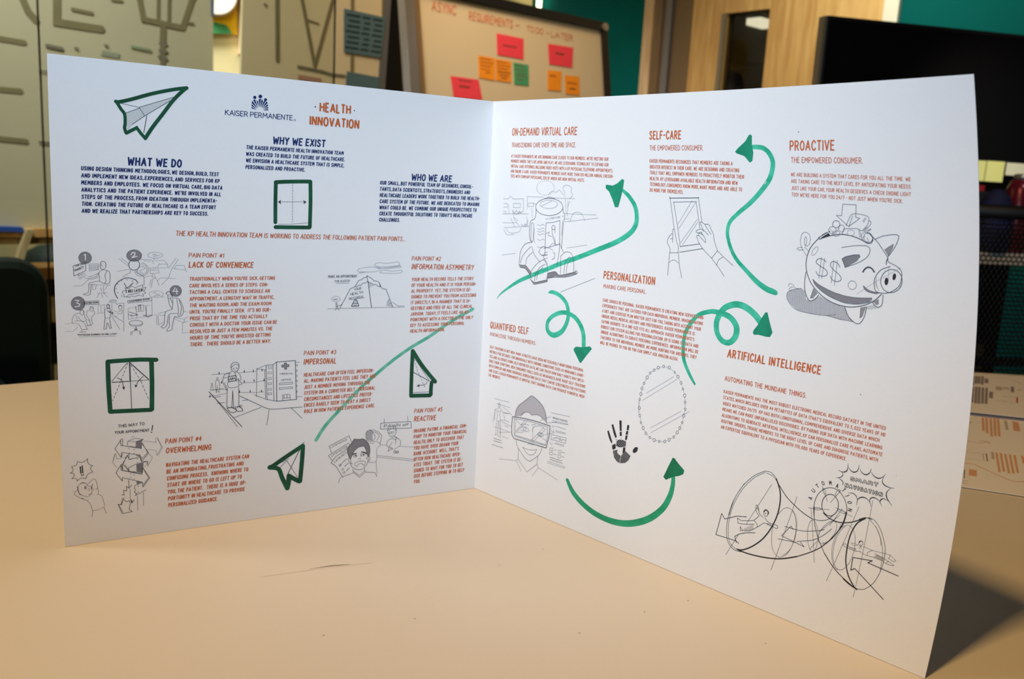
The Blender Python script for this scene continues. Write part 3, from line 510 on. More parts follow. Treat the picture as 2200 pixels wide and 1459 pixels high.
  ('S','pencil',None,0,0.07,'-2371 1621,7 -22;-2377 1627,11 -37;-2383 1630,14 -46;-2388 1631,16 -51;-2393 1632,17 -56;-2397 1631,17 -57;-2401 1630,17 -58;-2406 1628,18 -58;-2409 1626,16 -56;-2413 1623,16 -53;-2417 1619,15 -48;-2420 1614,12 -41;-2422 1607,9 -30;-2126 1631,6 -20;-2133 1637,11 -34;-2139 1641,14 -44;-2145 1643,16 -50;-2150 1644,18 -54;-2155 1644,18 -56;-2160 1644,19 -58;-2164 1643,19 -59;-2169 1642,19 -59;-2173 1640,18 -57;-2177 1638,17 -55;-2181 1635,16 -52;-2185 1632,15 -47;-2188 1627,12 -40;-2191 1621,9 -30;-2192 1608,2 -6;-2407 1380,7 -24;-2414 1387,12 -40;-2420 1391,15 -51;-2425 1393,17 -58;-2430 1394,18 -63;-2435 1394,20 -66;-2439 1393,20 -67;-2443 1392,19 -68;-2447 1390,19 -67;-2451 1387,19 -64;-2455 1384,18 -61;-2458 1379,16 -55;-2461 1374,13 -48;-2464 1367,11 -36;-2465 1354,4 -14'),
  ('S','pencil',None,0,0.14,'-2363 1601,-1 -7,-2 -7,-4 -6,-5 -5,-6 -4,-7 -2,-6 -1,-7 1,-6 2,-6 4,-5 5,-3 6,-2 7,-1 7,1 7,3 6,3 6,5 5,6 4,6 2,7 1,7 0,6 -3,6 -4,5 -5,3 -6,2 -6,1 -7;-2400 1357,-1 -8,-2 -7,-4 -7,-6 -6,-6 -4,-7 -3,-8 0,-7 1,-7 3,-6 4,-5 6,-4 7,-2 8,-1 8,1 8,3 8,4 6,5 6,7 4,7 3,7 1,8 -1,6 -3,7 -5,5 -6,4 -7,2 -7,0 -9;-2314 1571,-2 -13,5 -4'),
  ('S','pencil',None,0,0.15,'-2119 1614,-1 -8,-2 -6,-5 -6,-6 -5,-7 -4,-8 -2,-9 -1,-8 1,-8 2,-7 4,-6 5,-4 6,-3 6,-1 7,2 7,2 7,5 6,6 5,7 4,8 2,8 1,9 -1,7 -2,8 -4,5 -5,5 -6,3 -6,0 -7;-1916 1417,-1 -7,-2 -7,-4 -6,-4 -5,-6 -3,-7 -2,-7 -1,-6 1,-7 2,-6 4,-4 5,-4 6,-2 7,-1 7,1 7,2 6,4 6,5 5,5 4,7 2,7 0,7 0,6 -3,6 -4,5 -5,3 -6,3 -6,0 -7;-2176 1535,-1 -15;-2121 1574,5 -1,6 -1,5 -2,4 -3,4 -4,4 -4,3 -5,2 -5,1 -5,1 -6,-1 -6,-1 -5,-2 -5,-3 -5,-3 -4,-5 -4,-4 -3,-5 -2,-6 -2,-5 0,-6 0,-5 1,-5 2,-5 3,-4 4,-3 4,-3 5,-2 5;-2065 1618,20 3;-2060 1610,33 5;-2406 1309,0 -3,-1 -3,-1 -2,-2 -3,-2 -1,-2 -1,-2 0,-2 0,-2 1,-2 2,-1 2,-1 3,-1 3,0 3,0 3,1 3,1 2,2 3,2 1,2 1,2 0,2 0,2 -1,2 -2,1 -2,1 -3,1 -3,0 -3;-2377 1334,8 5,9 -8;-2374 1328,10 0;-2305 1276,24 0;-2221 1332,-1 -6,-3 -4,-5 -2,-4 2,-3 4,-1 6,1 6,3 4,5 2,4 -2,3 -4,1 -6;-2248 1368,-1 -2,-1 -2,-2 -1,-2 -2,-4 -1,-3 -1,-4 -1,-4 0,-4 0,-3 1,-3 1,-2 1,-2 2,0 1,0 2,1 2,2 2,3 1,3 1,4 1,4 1,4 0,3 0,4 -1,3 -1,2 -1,1 -2,1 -1;-2252 1354,7 -6;-2276 1366,21 2;-2065 1407,18 3;-2062 1389,37 6;-2021 1384,14 0;-2051 1399,22 2;-2155 1225,0 -20;-2150 1224,0 -20;-2178 1193,25 11,24 -9;-2179 1194,0 -17;-2171 1193,-2 -14;-2129 1195,0 -19;-2135 1194,-2 -14;-1983 1388,4 1;-1975 1390,3 1;-1981 1380,6 1'),
  ('S','pencil',None,0,0.08,'-1924 1437,7 -22;-1931 1444,12 -38;-1937 1446,15 -46;-1943 1447,18 -52;-1948 1448,18 -56;-1953 1447,19 -58;-1958 1445,20 -57;-1962 1443,19 -56;-1966 1440,17 -53;-1970 1436,16 -48;-1973 1431,13 -41;-1976 1423,9 -28'),
  ('S','paper',3,0,0.5,'-2398 1616,7 3,-1 -29;-1949 1435,-12 -20,27 0;-1942 1429,1 -29'),
  ('S','paper',3,0,0.52,'-2172 1618,7 12,13 -1,-2 -14,-13 -13,25 8'),
  ('S','paper',3,0,0.47,'-2446 1376,17 -1,-10 -15,14 -5,-2 -12,-20 -2'),
  ('S','pencil',None,1,0.22,'-2323 1554,3 21,12 8,12 -11,-1 -24;-2323 1556,2 -10,8 -7,13 5;-1929 1366,11 -36,0 -24,-8 -28'),
  ('S','pencil',None,1,0.18,'-2289 1531,-18 6,-14 -6,-11 -13,5 -19,-1 -22;-2328 1477,19 -12,17 -2,14 8,1 50,-12 12;-2290 1531,-11 -25,5 -27,-9 -16;-2328 1477,-29 -5,-21 -8,-1 -26,-4 -23;-2383 1415,-24 -9,31 -2,6 34,3 19,30 -1'),
  ('S','pencil',None,1,0.14,'-2327 1519,-22 -20,-35 -8,-13 4;-2332 1501,-24 -12,-24 -1;-2335 1518,-24 -12,-24 -7'),
  ('S','pencil',None,0,0.21,'-2451 1558,59 21,0 -46,-56 -28,-3 53'),
  ('S','pencil',None,0,0.11,'-2375 1567,43 4,1 -34,-44 -6,0 36;-2374 1560,42 4;-2374 1554,42 4;-2374 1548,42 4;-2374 1543,42 3;-2374 1537,42 4;-2427 1522,-2 -15,19 7;-2428 1492,35 26;-2423 1488,36 21;-2431 1503,31 19;-2362 1455,1 -24,14 2,2 19;-2378 1459,103 -5;-2309 1452,1 -42;-2338 1412,49 0;-2331 1411,-11 -24;-2308 1412,18 -22;-2320 1410,6 -22;-2323 1441,5 -20;-2288 1454,-13 -21;-2454 1450,42 4,32 32;-2121 1566,4 -1,5 -1,4 -2,4 -2,4 -4,2 -3,2 -5,2 -4,0 -5,0 -5,-1 -4,-1 -5,-3 -4,-3 -3,-4 -3,-4 -3,-4 -1,-5 -1,-4 0,-5 0,-4 2,-5 2,-3 3,-3 3,-3 4,-2 5,-1 4,0 5;-2134 1551,20 4,14 -11,-22 -8,-7 -12,18 -8;-2234 1598,47 -39;-2221 1601,38 -32;-2242 1528,62 12;-2078 1547,40 3,6 -31,-44 -5,-2 33;-2073 1539,29 3;-2073 1532,31 1;-2064 1514,-4 -18,18 -4,-7 20;-1943 1601,-41 -58;-1932 1594,-33 -51,-19 -51,-37 -42;-2060 1586,55 1,18 -23,0 -17,-44 0;-2031 1567,42 -1;-2135 1594,68 -4,7 -19;-2110 1586,36 -3;-2031 1571,-7 -20;-2108 1495,40 9;-2072 1484,-9 -35;-2064 1484,-10 -47;-2046 1488,14 -40;-2068 1486,22 3;-2041 1474,17 17,78 -5;-2012 1616,-1 -4,-3 -3,-5 -4,-6 -2,-7 -2,-8 -1,-9 -1,-8 1,-8 1,-7 2,-6 2,-5 3,-3 4,0 4,1 3,2 4,5 3,6 2,7 2,8 2,9 0,8 0,8 -2,7 -2,6 -2,5 -3,3 -4,1 -3;-2060 1600,2 -7,6 7;-2359 1327,-1 -2,0 -3,-1 -2,-2 -2,-2 -2,-2 -1,-2 0,-2 1,-2 1,-2 1,-2 2,-1 3,0 2,0 3,0 3,1 2,1 3,1 2,2 1,2 1,2 0,3 0,2 -1,1 -2,2 -2,1 -2,1 -3,0 -3;-2432 1176,177 -3;-2191 1325,38 5;-2153 1335,40 8,1 -35,-38 -3,-3 30;-2191 1325,1 -61,40 7,47 7,34 4,-1 82;-2102 1335,2 -52;-2117 1337,35 3;-2116 1283,46 2;-2175 1297,3 -24;-2150 1304,2 -32'),
  ('S','pencil',None,0,0.3,'-2130 1563,-1 -6,-2 -6,-3 -6,-4 -4,-5 -4,-6 -2,-6 -1,-6 1,-6 2,-5 4,-4 4,-3 6,-2 6,-1 6,1 7,2 6,3 5,5 5,5 3,6 2,6 1,6 -1,5 -2,5 -3,5 -5,3 -5,2 -7,0 -6;-2294 1347,6 3,6 -7,-1 -14;-2293 1315,16 -12,11 2;-2284 1306,7 8;-2271 1296,6 7;-2161 1199,14 12;-2160 1211,14 -11'),
  ('S','pencil',None,1,0.15,'-2177 1521,-19 -10,-19 -14;-2141 1522,16 -12,16 -15,0 -42;-2138 1536,-7 -14'),
  ('S','pencil',None,0,0.12,'-1954 1542,11 17,41 0,12 -36;-1958 1541,64 -7;-2038 1294,38 8;-2061 1286,61 -6;-1906 1301,22 -5;-1955 1271,53 -17,20 18;-1902 1254,1 -10,-11 -9,0 -60,30 5;-1912 1235,30 9;-2046 1275,0 -42,10 -4,-3 46,-7 0;-2032 1233,22 10;-1956 1262,42 -22'),
  ('S','pencil',None,1,0.37,'-2139 1464,-15 19,-39 10,-36 -15,-23 -27,-4 -31,7 -23,8 -15'),
  ('S','pencil',None,0,0.33,'-2208 1464,14 -28,31 29'),
  ('S','pencil',None,0,0.26,'-2196 1389,3 -3;-2223 1396,3 -3;-2242 1414,3 -4;-2248 1437,2 -3;-2241 1461,3 -3;-2221 1478,2 -3;-2195 1484,3 -3;-2168 1478,3 -4;-2149 1460,3 -3'),
  ('S','pencil',None,0,0.19,'-2216 1421,20 5,-9 13,22 -5,10 16,18 -12,40 16,-2 -16,18 2,-10 -22,9 -10,-16 -5,4 -13,-26 8,-16 -9,-19 3,-11 -7,-7 8,-18 -5,0 11,-8 12,1 10;-2118 1242,-1 -3,-2 -2,-4 -3,-6 -2,-7 -1,-7 -1,-8 0,-7 1,-8 1,-6 2,-5 2,-5 3,-2 3,-1 3,1 3,3 3,4 2,5 2,7 1,7 1,8 0,8 0,7 -2,6 -1,6 -3,4 -3,3 -3,0 -3'),
  ('S','pencil',None,0,0.22,'-2191 1399,61 11;-2424 1319,9 5,9 -7,-1 -14;-2429 1202,29 2;-2415 1216,26 2;-2393 1236,23 4;-2282 1339,-1 -6,-3 -4,-3 -1,-4 1,-2 5,-1 5,1 6,3 4,3 2,4 -2,2 -4,1 -6'),
  ('S','pencil',None,0,0.18,'-2407 1368,73 3,0 -20,-74 -1,1 18'),
  ('S','pencil',None,1,0.13,'-2462 1251,-1 21,15 29,24 4;-2405 1300,6 -26,22 -10;-2436 1289,16 -24,20 -4;-2461 1253,30 -9,13 -37;-2451 1264,38 -5,19 -38;-2395 1301,7 17,12 1;-2360 1318,5 -16,-17 -21;-2395 1299,11 -27,8 -32;-2372 1283,5 -39;-2399 1268,9 -31;-2242 1305,10 7,12 2,-5 -16,-21 -1;-2261 1315,15 -6;-2186 1240,8 -11,25 -5,24 3,11 9'),
  ('S','pencil',None,0,0.09,'-2497 1208,35 0,24 23;-2495 1247,32 8;-2446 1297,9 -35;-2334 1348,40 -1;-2347 1302,39 3;-2337 1346,-1 -41;-2324 1346,0 -41;-2308 1346,0 -26'),
  ('S','pencil',None,1,0.19,'-2305 1277,-1 41,10 8,16 -2,3 -24,-4 -24;-2305 1277,-3 -31,-5 -30;-2313 1214,14 2;-2282 1274,2 -29,5 -26;-2300 1216,6 33,11 -32;-2274 1221,-9 -5;-1996 1402,8 -8,0 -14,7 -6,11 5;-1988 1393,11 5,9 -4'),
  ('S','pencil',None,0,0.13,'-2274 1287,41 -76;-2270 1295,13 -13,42 -31,4 103;-2245 1353,34 2;-2213 1250,-1 -52;-2257 1282,14 3;-2271 1351,0 -51'),
  ('S','pencil',None,0,0.34,'-2237 1338,8 6,8 -6'),
  ('S','pencil',None,0,0.17,'-2192 1368,122 14,0 -17,-120 -11,-2 14'),
  ('S','pencil',None,0,0.1,'-2010 1400,-1 -4,-3 -4,-4 -3,-6 -3,-7 -2,-8 -1,-8 0,-8 0,-8 2,-7 2,-6 3,-4 4,-3 4,0 4,1 4,2 4,5 3,5 3,7 2,8 1,8 0,8 0,8 -2,7 -2,6 -3,4 -4,3 -4,1 -4'),
  ('S','pencil',None,0,0.23,'-2138 1339,1 -31;-2128 1341,2 -30;-2140 1342,16 2;-2153 1334,3 -18;-2185 1305,28 -9,16 -8,-31 -5,-17 8;-2114 1287,25 -13,19 11;-2101 1333,2 -52'),
  ('S','pencil',None,1,0.31,'-1997 1403,5 8,11 3,15 -16,-1 -15'),
  ('S','pencil',None,1,0.21,'-1966 1379,22 -2,15 -6,15 -29,8 -37,-10 -27,-21 -8,-18 3;-1962 1371,0 -24,-4 -33;-1942 1371,6 -33,3 -32,-2 -30;-1986 1374,7 -34,13 -23;-1973 1374,7 -23;-1966 1314,-23 -8,-13 -10,-4 -36,-2 -28;-2008 1232,-15 -16,15 -6,14 17,5 32,9 29,43 2;-1955 1273,-7 -35,-5 -24;-1967 1214,-2 -15,-23 -9,-1 10,12 18,-1 29,3 32'),
  ('T','pencil',[('YOUR CALL',-244.2,155.2,-239.7,156.7,0.91,0.14,0)],None),
  ('T','pencil',[('PRIORITY',-244.2,152.8,-239.9,154.8,1.14,0.16,0)],None),
  ('T','pencil',[('3 HRS LATER!',-220.2,141.0,-211.2,141.8,1.65,0.17,0)],None),
  ('T','pencil',[('WAITING ROOM',-240.4,135.4,-233.8,135.7,1.01,0.17,0)],None),
  ('T','pencil',[('"PHYSICIAN RUNNING 30 MIN. LATE!"',-244.1,118.3,-224.8,118.1,0.95,0.17,0)],None),
  ('T','pencil',[('EXAMINING ROOM',-218.4,135.8,-208.0,137.0,1.03,0.15,0)],None),
 ]),
 ('L', 'pencil_sketch', 'pencil drawing of a mountain of health records under clouds', [
  ('F','shade',None,0,'-894 1509,23 8,47 -1,-60 -13;-786 1548,54 -7,116 17,13 -19,-95 -9,-67 3;-702 1300,16 41,24 -33,3 -19'),
  ('S','pencil',None,1,0.16,'-891 1517,6 17,79 11,55 -12,-14 -14,-66 -6,-60 4;-786 1554,19 16,68 -3,63 8,14 -13,-21 -15,-96 -3,-47 10'),
  ('S','pencil',None,1,0.17,'-750 1509,19 16,61 -7,62 4,5 -11,-38 -8,-109 5'),
  ('S','pencil',None,0,0.19,'-1031 1447,84 0;-1020 1325,0 -3,-2 -2,-2 0,-2 0,-2 2,-1 3,1 2,1 2,3 1,2 -1,1 -2,1 -2'),
  ('S','pencil',None,0,0.2,'-1078 1292,241 -1,262 -3;-658 1321,32 -20,11 -7,39 2;-696 1316,16 25;-688 1303,20 18'),
  ('S','pencil',None,0,0.29,'-1001 1294,61 117;-834 1491,5 -38;-911 1423,22 37'),
  ('S','pencil',None,0,0.3,'-706 1406,51 -117'),
  ('S','pencil',None,0,0.39,'-826 1453,28 -161'),
  ('S','pencil',None,1,0.29,'-889 1460,13 6,7 -1,14 14,12 0,9 12;-834 1491,14 -8,10 -6,12 -7,10 -11,16 -2,20 -11,18 -34,28 -6;-940 1411,13 6,20 8,9 -2,13 11,12 -2,14 14,13 0,19 10;-827 1456,15 -11,13 -2,11 -10,13 3,14 -11,22 -5'),
  ('F','grey',None,0,'-754 1446,15 -26,-10 1'),
  ('S','pencil',None,0,0.08,'-798 1437,5 -8;-804 1439,9 -12;-810 1442,12 -18;-816 1444,15 -23;-822 1447,17 -28;-820 1436,12 -18;-817 1424,5 -8'),
  ('S','pencil',None,0,0.16,'-911 1347,65 8'),
  ('S','pencil',None,0,0.45,'-928 1303,8 19,32 0,6 -19,-46 0'),
  ('S','pencil',None,1,0.39,'-917 1322,3 16,11 7,9 -8,5 -15'),
  ('S','pencil',None,0,0.32,'-912 1312,6 -4,9 6;-908 1337,10 -3'),
  ('S','pencil',None,0,0.22,'-1027 1318,2 -25,-6 -13;-1021 1320,5 -27,10 -12;-1017 1307,19 3,4 8;-1027 1309,13 -10;-1025 1293,9 0'),
  ('S','pencil',None,0,0.13,'-1001 1351,-1 -4,-2 -4,-3 -3,-4 -2,-5 -2,-6 -1,-6 0,-6 0,-6 2,-5 2,-4 3,-3 3,-2 3,-1 4,0 3,2 4,3 3,4 2,6 2,5 1,6 0,6 0,6 -1,5 -2,4 -3,4 -3,2 -4,1 -3'),
  ('T','pencil',[('MAKE AN APPOINTMENT',-108.1,148.0,-89.8,148.1,1.68,0.12,0)],None),
  ('T','pencil',[('FOR ACCESS!',-103.9,145.3,-94.4,145.5,1.31,0.13,0)],None),
  ('T','pencil',[('YOUR',-91.4,139.8,-86.7,140.8,1.52,0.12,0)],None),
  ('T','pencil',[('HEALTH',-93.7,136.9,-85.5,138.3,1.65,0.12,0)],None),
  ('T','pencil',[('RECORDS',-94.5,134.2,-85.2,135.4,1.53,0.13,0)],None),
  ('T','pencil',[('HMM...',-104.4,134.3,-101.2,134.7,0.82,0.14,0)],None),
 ]),
 ('L', 'pencil_sketch', 'pencil drawing of a man with a number card by a medical office', [
  ('S','pencil',None,1,0.27,'-1645 956,-1 18,10 14,17 3,15 -9,3 -23,-9 -20,-11 -7,-16 7,-8 17'),
  ('S','pencil',None,1,0.24,'-1645 960,12 13,14 6,15 -9;-1642 939,-14 -9,-23 -6,-11 -23,-3 -22,11 -28,13 -27;-1682 872,9 -25,8 -13;-1618 934,20 -15,10 -32,-17 -6;-1598 879,14 -22,-14 -3;-1609 886,5 6,-2 -16;-1663 874,-1 -24,17 -11,23 1,22 6,-2 29'),
  ('S','pencil',None,0,0.24,'-1635 952,8 5;-1617 958,7 -4;-1631 952,2 -2;-1614 953,2 -2;-1627 941,9 1;-1690 901,20 1;-1659 908,4 22;-1621 909,-3 21;-1753 807,145 -209;-1582 756,35 1;-1725 751,45 1;-1750 788,45 2'),
  ('S','pencil',None,0,0.42,'-1662 908,44 3,2 -31,-44 -4,-2 32'),
  ('S','pencil',None,0,0.3,'-1656 885,8 14,4 -14,7 17,1 -14,9 11,6 -12;-1664 716,23 5,18 -11;-1612 715,24 14,5 -10;-1603 724,12 -11'),
  ('S','pencil',None,0,0.27,'-1667 837,-3 -111;-1602 839,2 -112;-1636 823,-5 -102;-1636 823,5 -101;-1670 726,29 -10;-1631 720,31 3;-1715 925,2 14,2 -13;-1572 927,1 14,3 -13;-1520 926,1 14,3 -13;-1470 928,2 14,2 -13;-1572 867,2 13,2 -13;-1515 868,1 13,3 -12;-1537 803,1 14,3 -13;-1599 805,2 14,2 -13;-1766 791,2 14,2 -13;-1701 869,2 14,2 -13'),
  ('S','pencil',None,1,0.36,'-1669 720,17 -26,23 -7,15 10,-6 9,-21 12;-1620 716,11 -23,30 0,-3 13,-15 17'),
  ('S','pencil',None,0,0.37,'-1382 979,112 2,11 -244,-119 -1,-5 243'),
  ('S','pencil',None,0,0.28,'-1383 979,-21 -16,-41 -1,9 -211,58 -15;-1404 963,9 -220;-1457 866,2 14,2 -13;-1472 800,2 14,3 -13'),
  ('S','pencil',None,0,0.21,'-1500 942,52 20;-1498 947,-1 -175;-1500 942,56 -8'),
  ('S','pencil',None,0,0.22,'-1452 935,7 -177;-1513 787,77 -37;-1270 972,25 -4;-1260 753,34 0;-1364 847,80 1,0 -11,-80 0,0 10;-1364 818,80 0,0 -9,-80 -1,0 10;-1345 772,46 1,2 -36;-1345 772,3 -36;-1318 774,1 -26;-1345 750,47 3;-1336 772,2 -23'),
  ('S','pencil',None,0,0.18,'-1433 952,20 -1,1 -11,-20 0,-1 12;-1432 921,20 -1,0 -11,-20 0,0 12;-1432 886,20 0,0 -12,-20 0,0 12;-1756 926,109 -1;-1598 926,97 4;-1589 865,89 -3,49 10;-1597 807,94 -7,48 0;-1773 793,103 14;-1764 838,95 -7;-1762 829,75 10;-1718 899,0 -3,-2 -3,-3 -1,-2 1,-2 3,-1 4,1 4,2 2,2 1,3 -1,2 -3,0 -4;-1733 821,8 -5;-1716 821,9 -4;-1725 860,2 -37;-1756 865,-3 -22;-1750 865,3 -22'),
  ('S','pencil',None,0,0.19,'-1431 854,20 -1,0 -11,-20 0,0 12;-1431 819,20 -1,0 -11,-20 0,0 12;-1431 792,20 -1,1 -11,-20 0,-1 12;-1266 956,9 -1,0 -9,-9 1;-1265 923,8 -1,1 -9,-9 1;-1265 891,9 -1,0 -9,-8 1;-1264 859,9 -1,0 -9,-9 1;-1263 827,8 -1,0 -9,-8 1;-1263 792,9 -1,0 -9,-9 1'),
  ('F','grey',None,0,'-1336 970,13 -1,0 -10,15 -1,0 -12,-14 0,0 -15,-11 0,-2 14,-16 1,0 12,15 0'),
  ('S','pencil',None,0,0.31,'-1336 970,13 -1,0 -10,15 -1,0 -12,-14 0,0 -15,-11 0,-2 14,-16 1,0 12,15 0,0 12;-1597 786,152 -86'),
  ('S','pencil',None,0,0.39,'-1770 824,188 -229'),
  ('S','pencil',None,0,0.25,'-1629 655,160 51;-1423 686,-13 -94'),
  ('S','pencil',None,0,0.26,'-1288 684,68 -71'),
  ('S','pencil',None,1,0.31,'-1445 700,25 -9,49 -4,149 0'),
  ('S','pencil',None,1,0.18,'-1730 890,-4 -29,7 -44;-1716 890,6 -31,-6 -43;-1727 891,8 -4'),
  ('S','pencil',None,0,0.15,'-1750 871,0 -2,-1 -2,-2 -1,-2 1,-1 2,0 2,0 3,1 2,2 0,2 -1,1 -2,0 -2'),
  ('T','pencil',[('MEDICAL',-136.3,89.9,-128.1,89.7,1.08,0.13,0)],None),
  ('T','pencil',[('OFFICE',-135.4,86.0,-129.2,86.0,1.08,0.13,0)],None),
 ]),
 ('L', 'pencil_sketch', 'pencil drawing of clashing direction signs and a startled man', [
  ('S','pencil',None,0,0.51,'-2075 650,-5 -29'),
  ('F','pencil',None,0,'-2078 609,0 -1,0 -1,-1 0,-1 -1,0 0,-1 0,-1 0,-1 1,-1 0,0 1,0 1,-1 1,1 1,0 1,0 1,1 0,1 0,1 0,1 0,0 0,1 -1,1 -1,0 -1;-2199 528,0 -1,0 -1,-1 0,0 0,-1 -1,0 0,-1 1,0 0,-1 0,0 1,0 0,0 1,0 1,0 0,0 1,1 0,0 0,1 0,1 0,0 0,1 -1,0 0,0 -1;-2173 518,0 -1,0 0,-1 -1,0 0,-1 0,0 0,-1 0,0 0,-1 0,0 1,0 1,0 0,0 1,0 0,0 1,1 0,0 0,1 0,1 0,0 0,1 0,0 -1,0 -1;-2198 498,0 -1,-1 0,0 -1,-1 0,0 0,-1 0,0 0,-1 0,0 1,0 0,-1 1,0 0,0 1,1 1,0 0,0 0,1 1,0 0,1 -1,1 0,0 0,0 -1,1 0;-2173 494,0 -1,-1 0,0 -1,-1 0,0 0,-1 0,0 0,-1 0,0 1,0 0,-1 1,0 0,0 1,1 1,0 0,0 0,1 1,0 0,1 -1,1 0,0 0,0 -1,1 0;-2156 461,-1 -1,0 0,0 -1,-1 0,0 0,-1 0,0 0,-1 0,0 1,-1 0,0 1,0 0,0 1,0 1,1 0,0 0,1 1,0 0,1 -1,0 0,1 0,0 -1,0 0;-2157 439,0 0,0 -1,-1 0,0 -1,-1 0,0 0,-1 0,0 1,-1 0,0 1,0 0,0 1,0 0,0 1,0 1,1 0,0 0,1 0,0 0,1 0,0 -1,1 0,0 -1;-2193 376,0 -1,0 0,-1 -1,0 0,-1 0,0 0,-1 0,0 0,-1 1,0 0,0 1,0 0,0 1,0 1,0 0,1 0,0 1,1 0,0 0,1 -1,0 0,1 -1,0 0;-2176 369,0 -1,0 0,-1 -1,0 0,-1 0,0 0,-1 0,0 0,-1 1,0 0,0 1,0 0,0 1,0 1,0 0,1 0,0 1,1 0,0 -1,1 0,0 0,1 -1,0 -1;-2194 355,0 0,0 -1,0 0,-1 -1,0 0,-1 0,0 0,-1 0,0 1,-1 0,0 1,0 1,0 0,0 1,1 0,0 1,1 0,0 0,1 0,0 -1,1 0,0 -1,0 0;-2175 343,0 0,0 -1,0 0,-1 -1,0 0,-1 0,-1 0,0 0,-1 1,0 0,0 1,0 1,0 0,0 1,1 0,0 1,1 0,0 0,1 0,0 -1,1 0,0 -1,0 0;-2156 298,0 -1,-1 0,0 -1,0 0,-1 0,0 0,-1 0,-1 0,0 1,0 0,-1 1,0 1,0 0,1 1,0 0,1 1,0 0,1 0,0 0,1 -1,0 0,1 -1,0 0;-2157 263,0 -1,0 -1,-1 0,0 0,-1 -1,0 0,-1 0,0 1,-1 0,0 1,0 0,0 1,0 1,0 0,0 1,1 0,0 0,1 0,0 0,1 0,0 -1,1 0,0 -1;-2441 400,0 -1,-1 -1,0 0,-1 -1,-1 0,0 0,-1 0,-1 0,0 1,-1 1,0 1,0 1,0 1,0 1,1 0,0 1,1 0,1 0,1 0,0 -1,1 0,1 -1,0 -1;-2433 401,0 -1,0 -1,-1 0,0 -1,-1 0,-1 0,-1 0,-1 0,0 1,-1 1,0 1,0 1,0 1,1 1,0 0,1 1,0 0,1 0,1 0,1 -1,0 0,1 -1,0 -1'),
  ('F','grey',None,0,'-2162 564,36 9,-11 -21,0 -31,-25 11;-2165 429,38 6,-5 -60,-32 10;-2167 331,29 -9,-26 -11;-2167 487,24 -7,-1 -10,-18 8'),
  ('S','pencil',None,0,0.1,'-2162 561,4 4;-2162 554,13 13;-2162 547,22 22;-2162 540,31 32;-2162 533,32 33;-2158 530,21 22;-2154 528,17 17;-2149 526,12 12;-2144 524,7 7;-2165 425,3 4;-2165 417,8 13;-2164 409,12 22;-2164 402,16 29;-2164 394,21 38;-2164 386,26 47;-2161 384,28 50;-2157 383,29 51;-2153 381,25 45;-2149 380,20 37;-2145 379,16 28;-2142 378,12 20;-2138 376,7 12;-2134 375,2 4;-2166 324,5 5;-2165 320,8 8;-2164 315,11 12;-2163 311,14 14;-2154 315,9 9;-2145 319,4 4'),
  ('S','lightpencil',None,0,0.16,'-2122 563,63 -15,-1 27;-2054 577,24 -59,-26 -48,-4 30,-44 12;-2050 572,25 -59,-26 -45;-2101 488,22 -26,-27 -53;-2121 407,15 31'),
  ('S','lightpencil',None,0,0.15,'-2187 586,7 10,8 -3;-2287 455,17 52,5 -34,47 3;-2275 503,-10 -40;-2287 455,26 -38'),
  ('S','pencil',None,0,0.23,'-2241 581,-32 -47,30 -54,4 28,95 -26;-2135 552,36 -62,-36 -44,-7 5,-2 31;-2240 585,8 2,-2 -39,97 -29,2 33;-2245 582,3 -33,101 -24;-2205 493,-31 -52,33 -48;-2209 488,7 -26,63 9,0 -29;-2202 416,35 15,62 9,0 -23;-2207 343,1 -49,15 17;-2206 293,-13 13,0 -28,-16 8,3 -30,-13 4;-2234 242,-13 -41,-19 6,21 -60,53 5,-17 15,8 37,-8 16,-11 -6,-15 16'),
  ('S','pencil',None,0,0.2,'-2131 553,26 -61,-32 -35;-2129 399,26 -57,-28 -39'),
  ('S','pencil',None,0,0.19,'-2207 570,40 14,42 -11,-39 -9,-43 6,-1 -25;-2164 564,-1 -33;-2240 481,4 18;-2213 488,-19 -47;-2205 419,1 -27,37 -7;-2200 495,-3 -29;-2199 464,57 6;-2225 436,21 -38;-2237 441,2 -35;-2261 203,21 -52;-2241 239,-10 -39'),
  ('S','pencil',None,0,0.24,'-2139 442,34 -2;-2179 293,4 12,39 13;-2179 293,6 -14,-6 -15,13 -7,-8 -12,58 27;-2199 208,6 12,1 -16,12 18;-2197 224,4 -22'),
  ('S','pencil',None,0,0.25,'-2242 439,-29 -47,31 -52,1 20,103 -40;-2241 438,3 -36,101 -35,4 41;-2245 434,1 -29,104 -32'),
  ('S','pencil',None,0,0.26,'-2133 408,37 -67,-37 -51,-3 30;-2432 331,5 -13;-2429 334,8 -11'),
  ('S','pencil',None,0,0.16,'-2163 242,0 -87;-2131 259,-1 -82;-2201 287,0 -73'),
  ('S','pencil',None,1,0.21,'-2462 482,20 -9,18 7,13 11;-2411 491,-1 -17,8 -17,17 -7;-2387 450,-12 -14,3 -12,10 -12;-2386 412,-19 -5,-11 -9,-8 -20;-2424 378,-17 6,-14 -4,-12 -11'),
  ('S','pencil',None,1,0.2,'-2467 369,-2 13,-8 5,-16 -1;-2493 386,11 12,-1 16,-17 6;-2500 420,12 7,3 15,-7 13;-2492 455,19 3,8 10,3 14'),
  ('S','pencil',None,0,0.6,'-2449 449,2 -37;-2439 453,1 -40'),
  ('S','pencil',None,1,0.17,'-2416 340,-9 12,-13 4,-14 -4,-11 -13,-2 -20,6 -17,8 -13,15 -9'),
  ('S','pencil',None,0,0.15,'-2463 339,-6 -5,7 -7,-5 -8,6 -7,-4 -7,7 -5,-2 -8,12 -6;-2449 351,7 7,7 -7,7 4'),
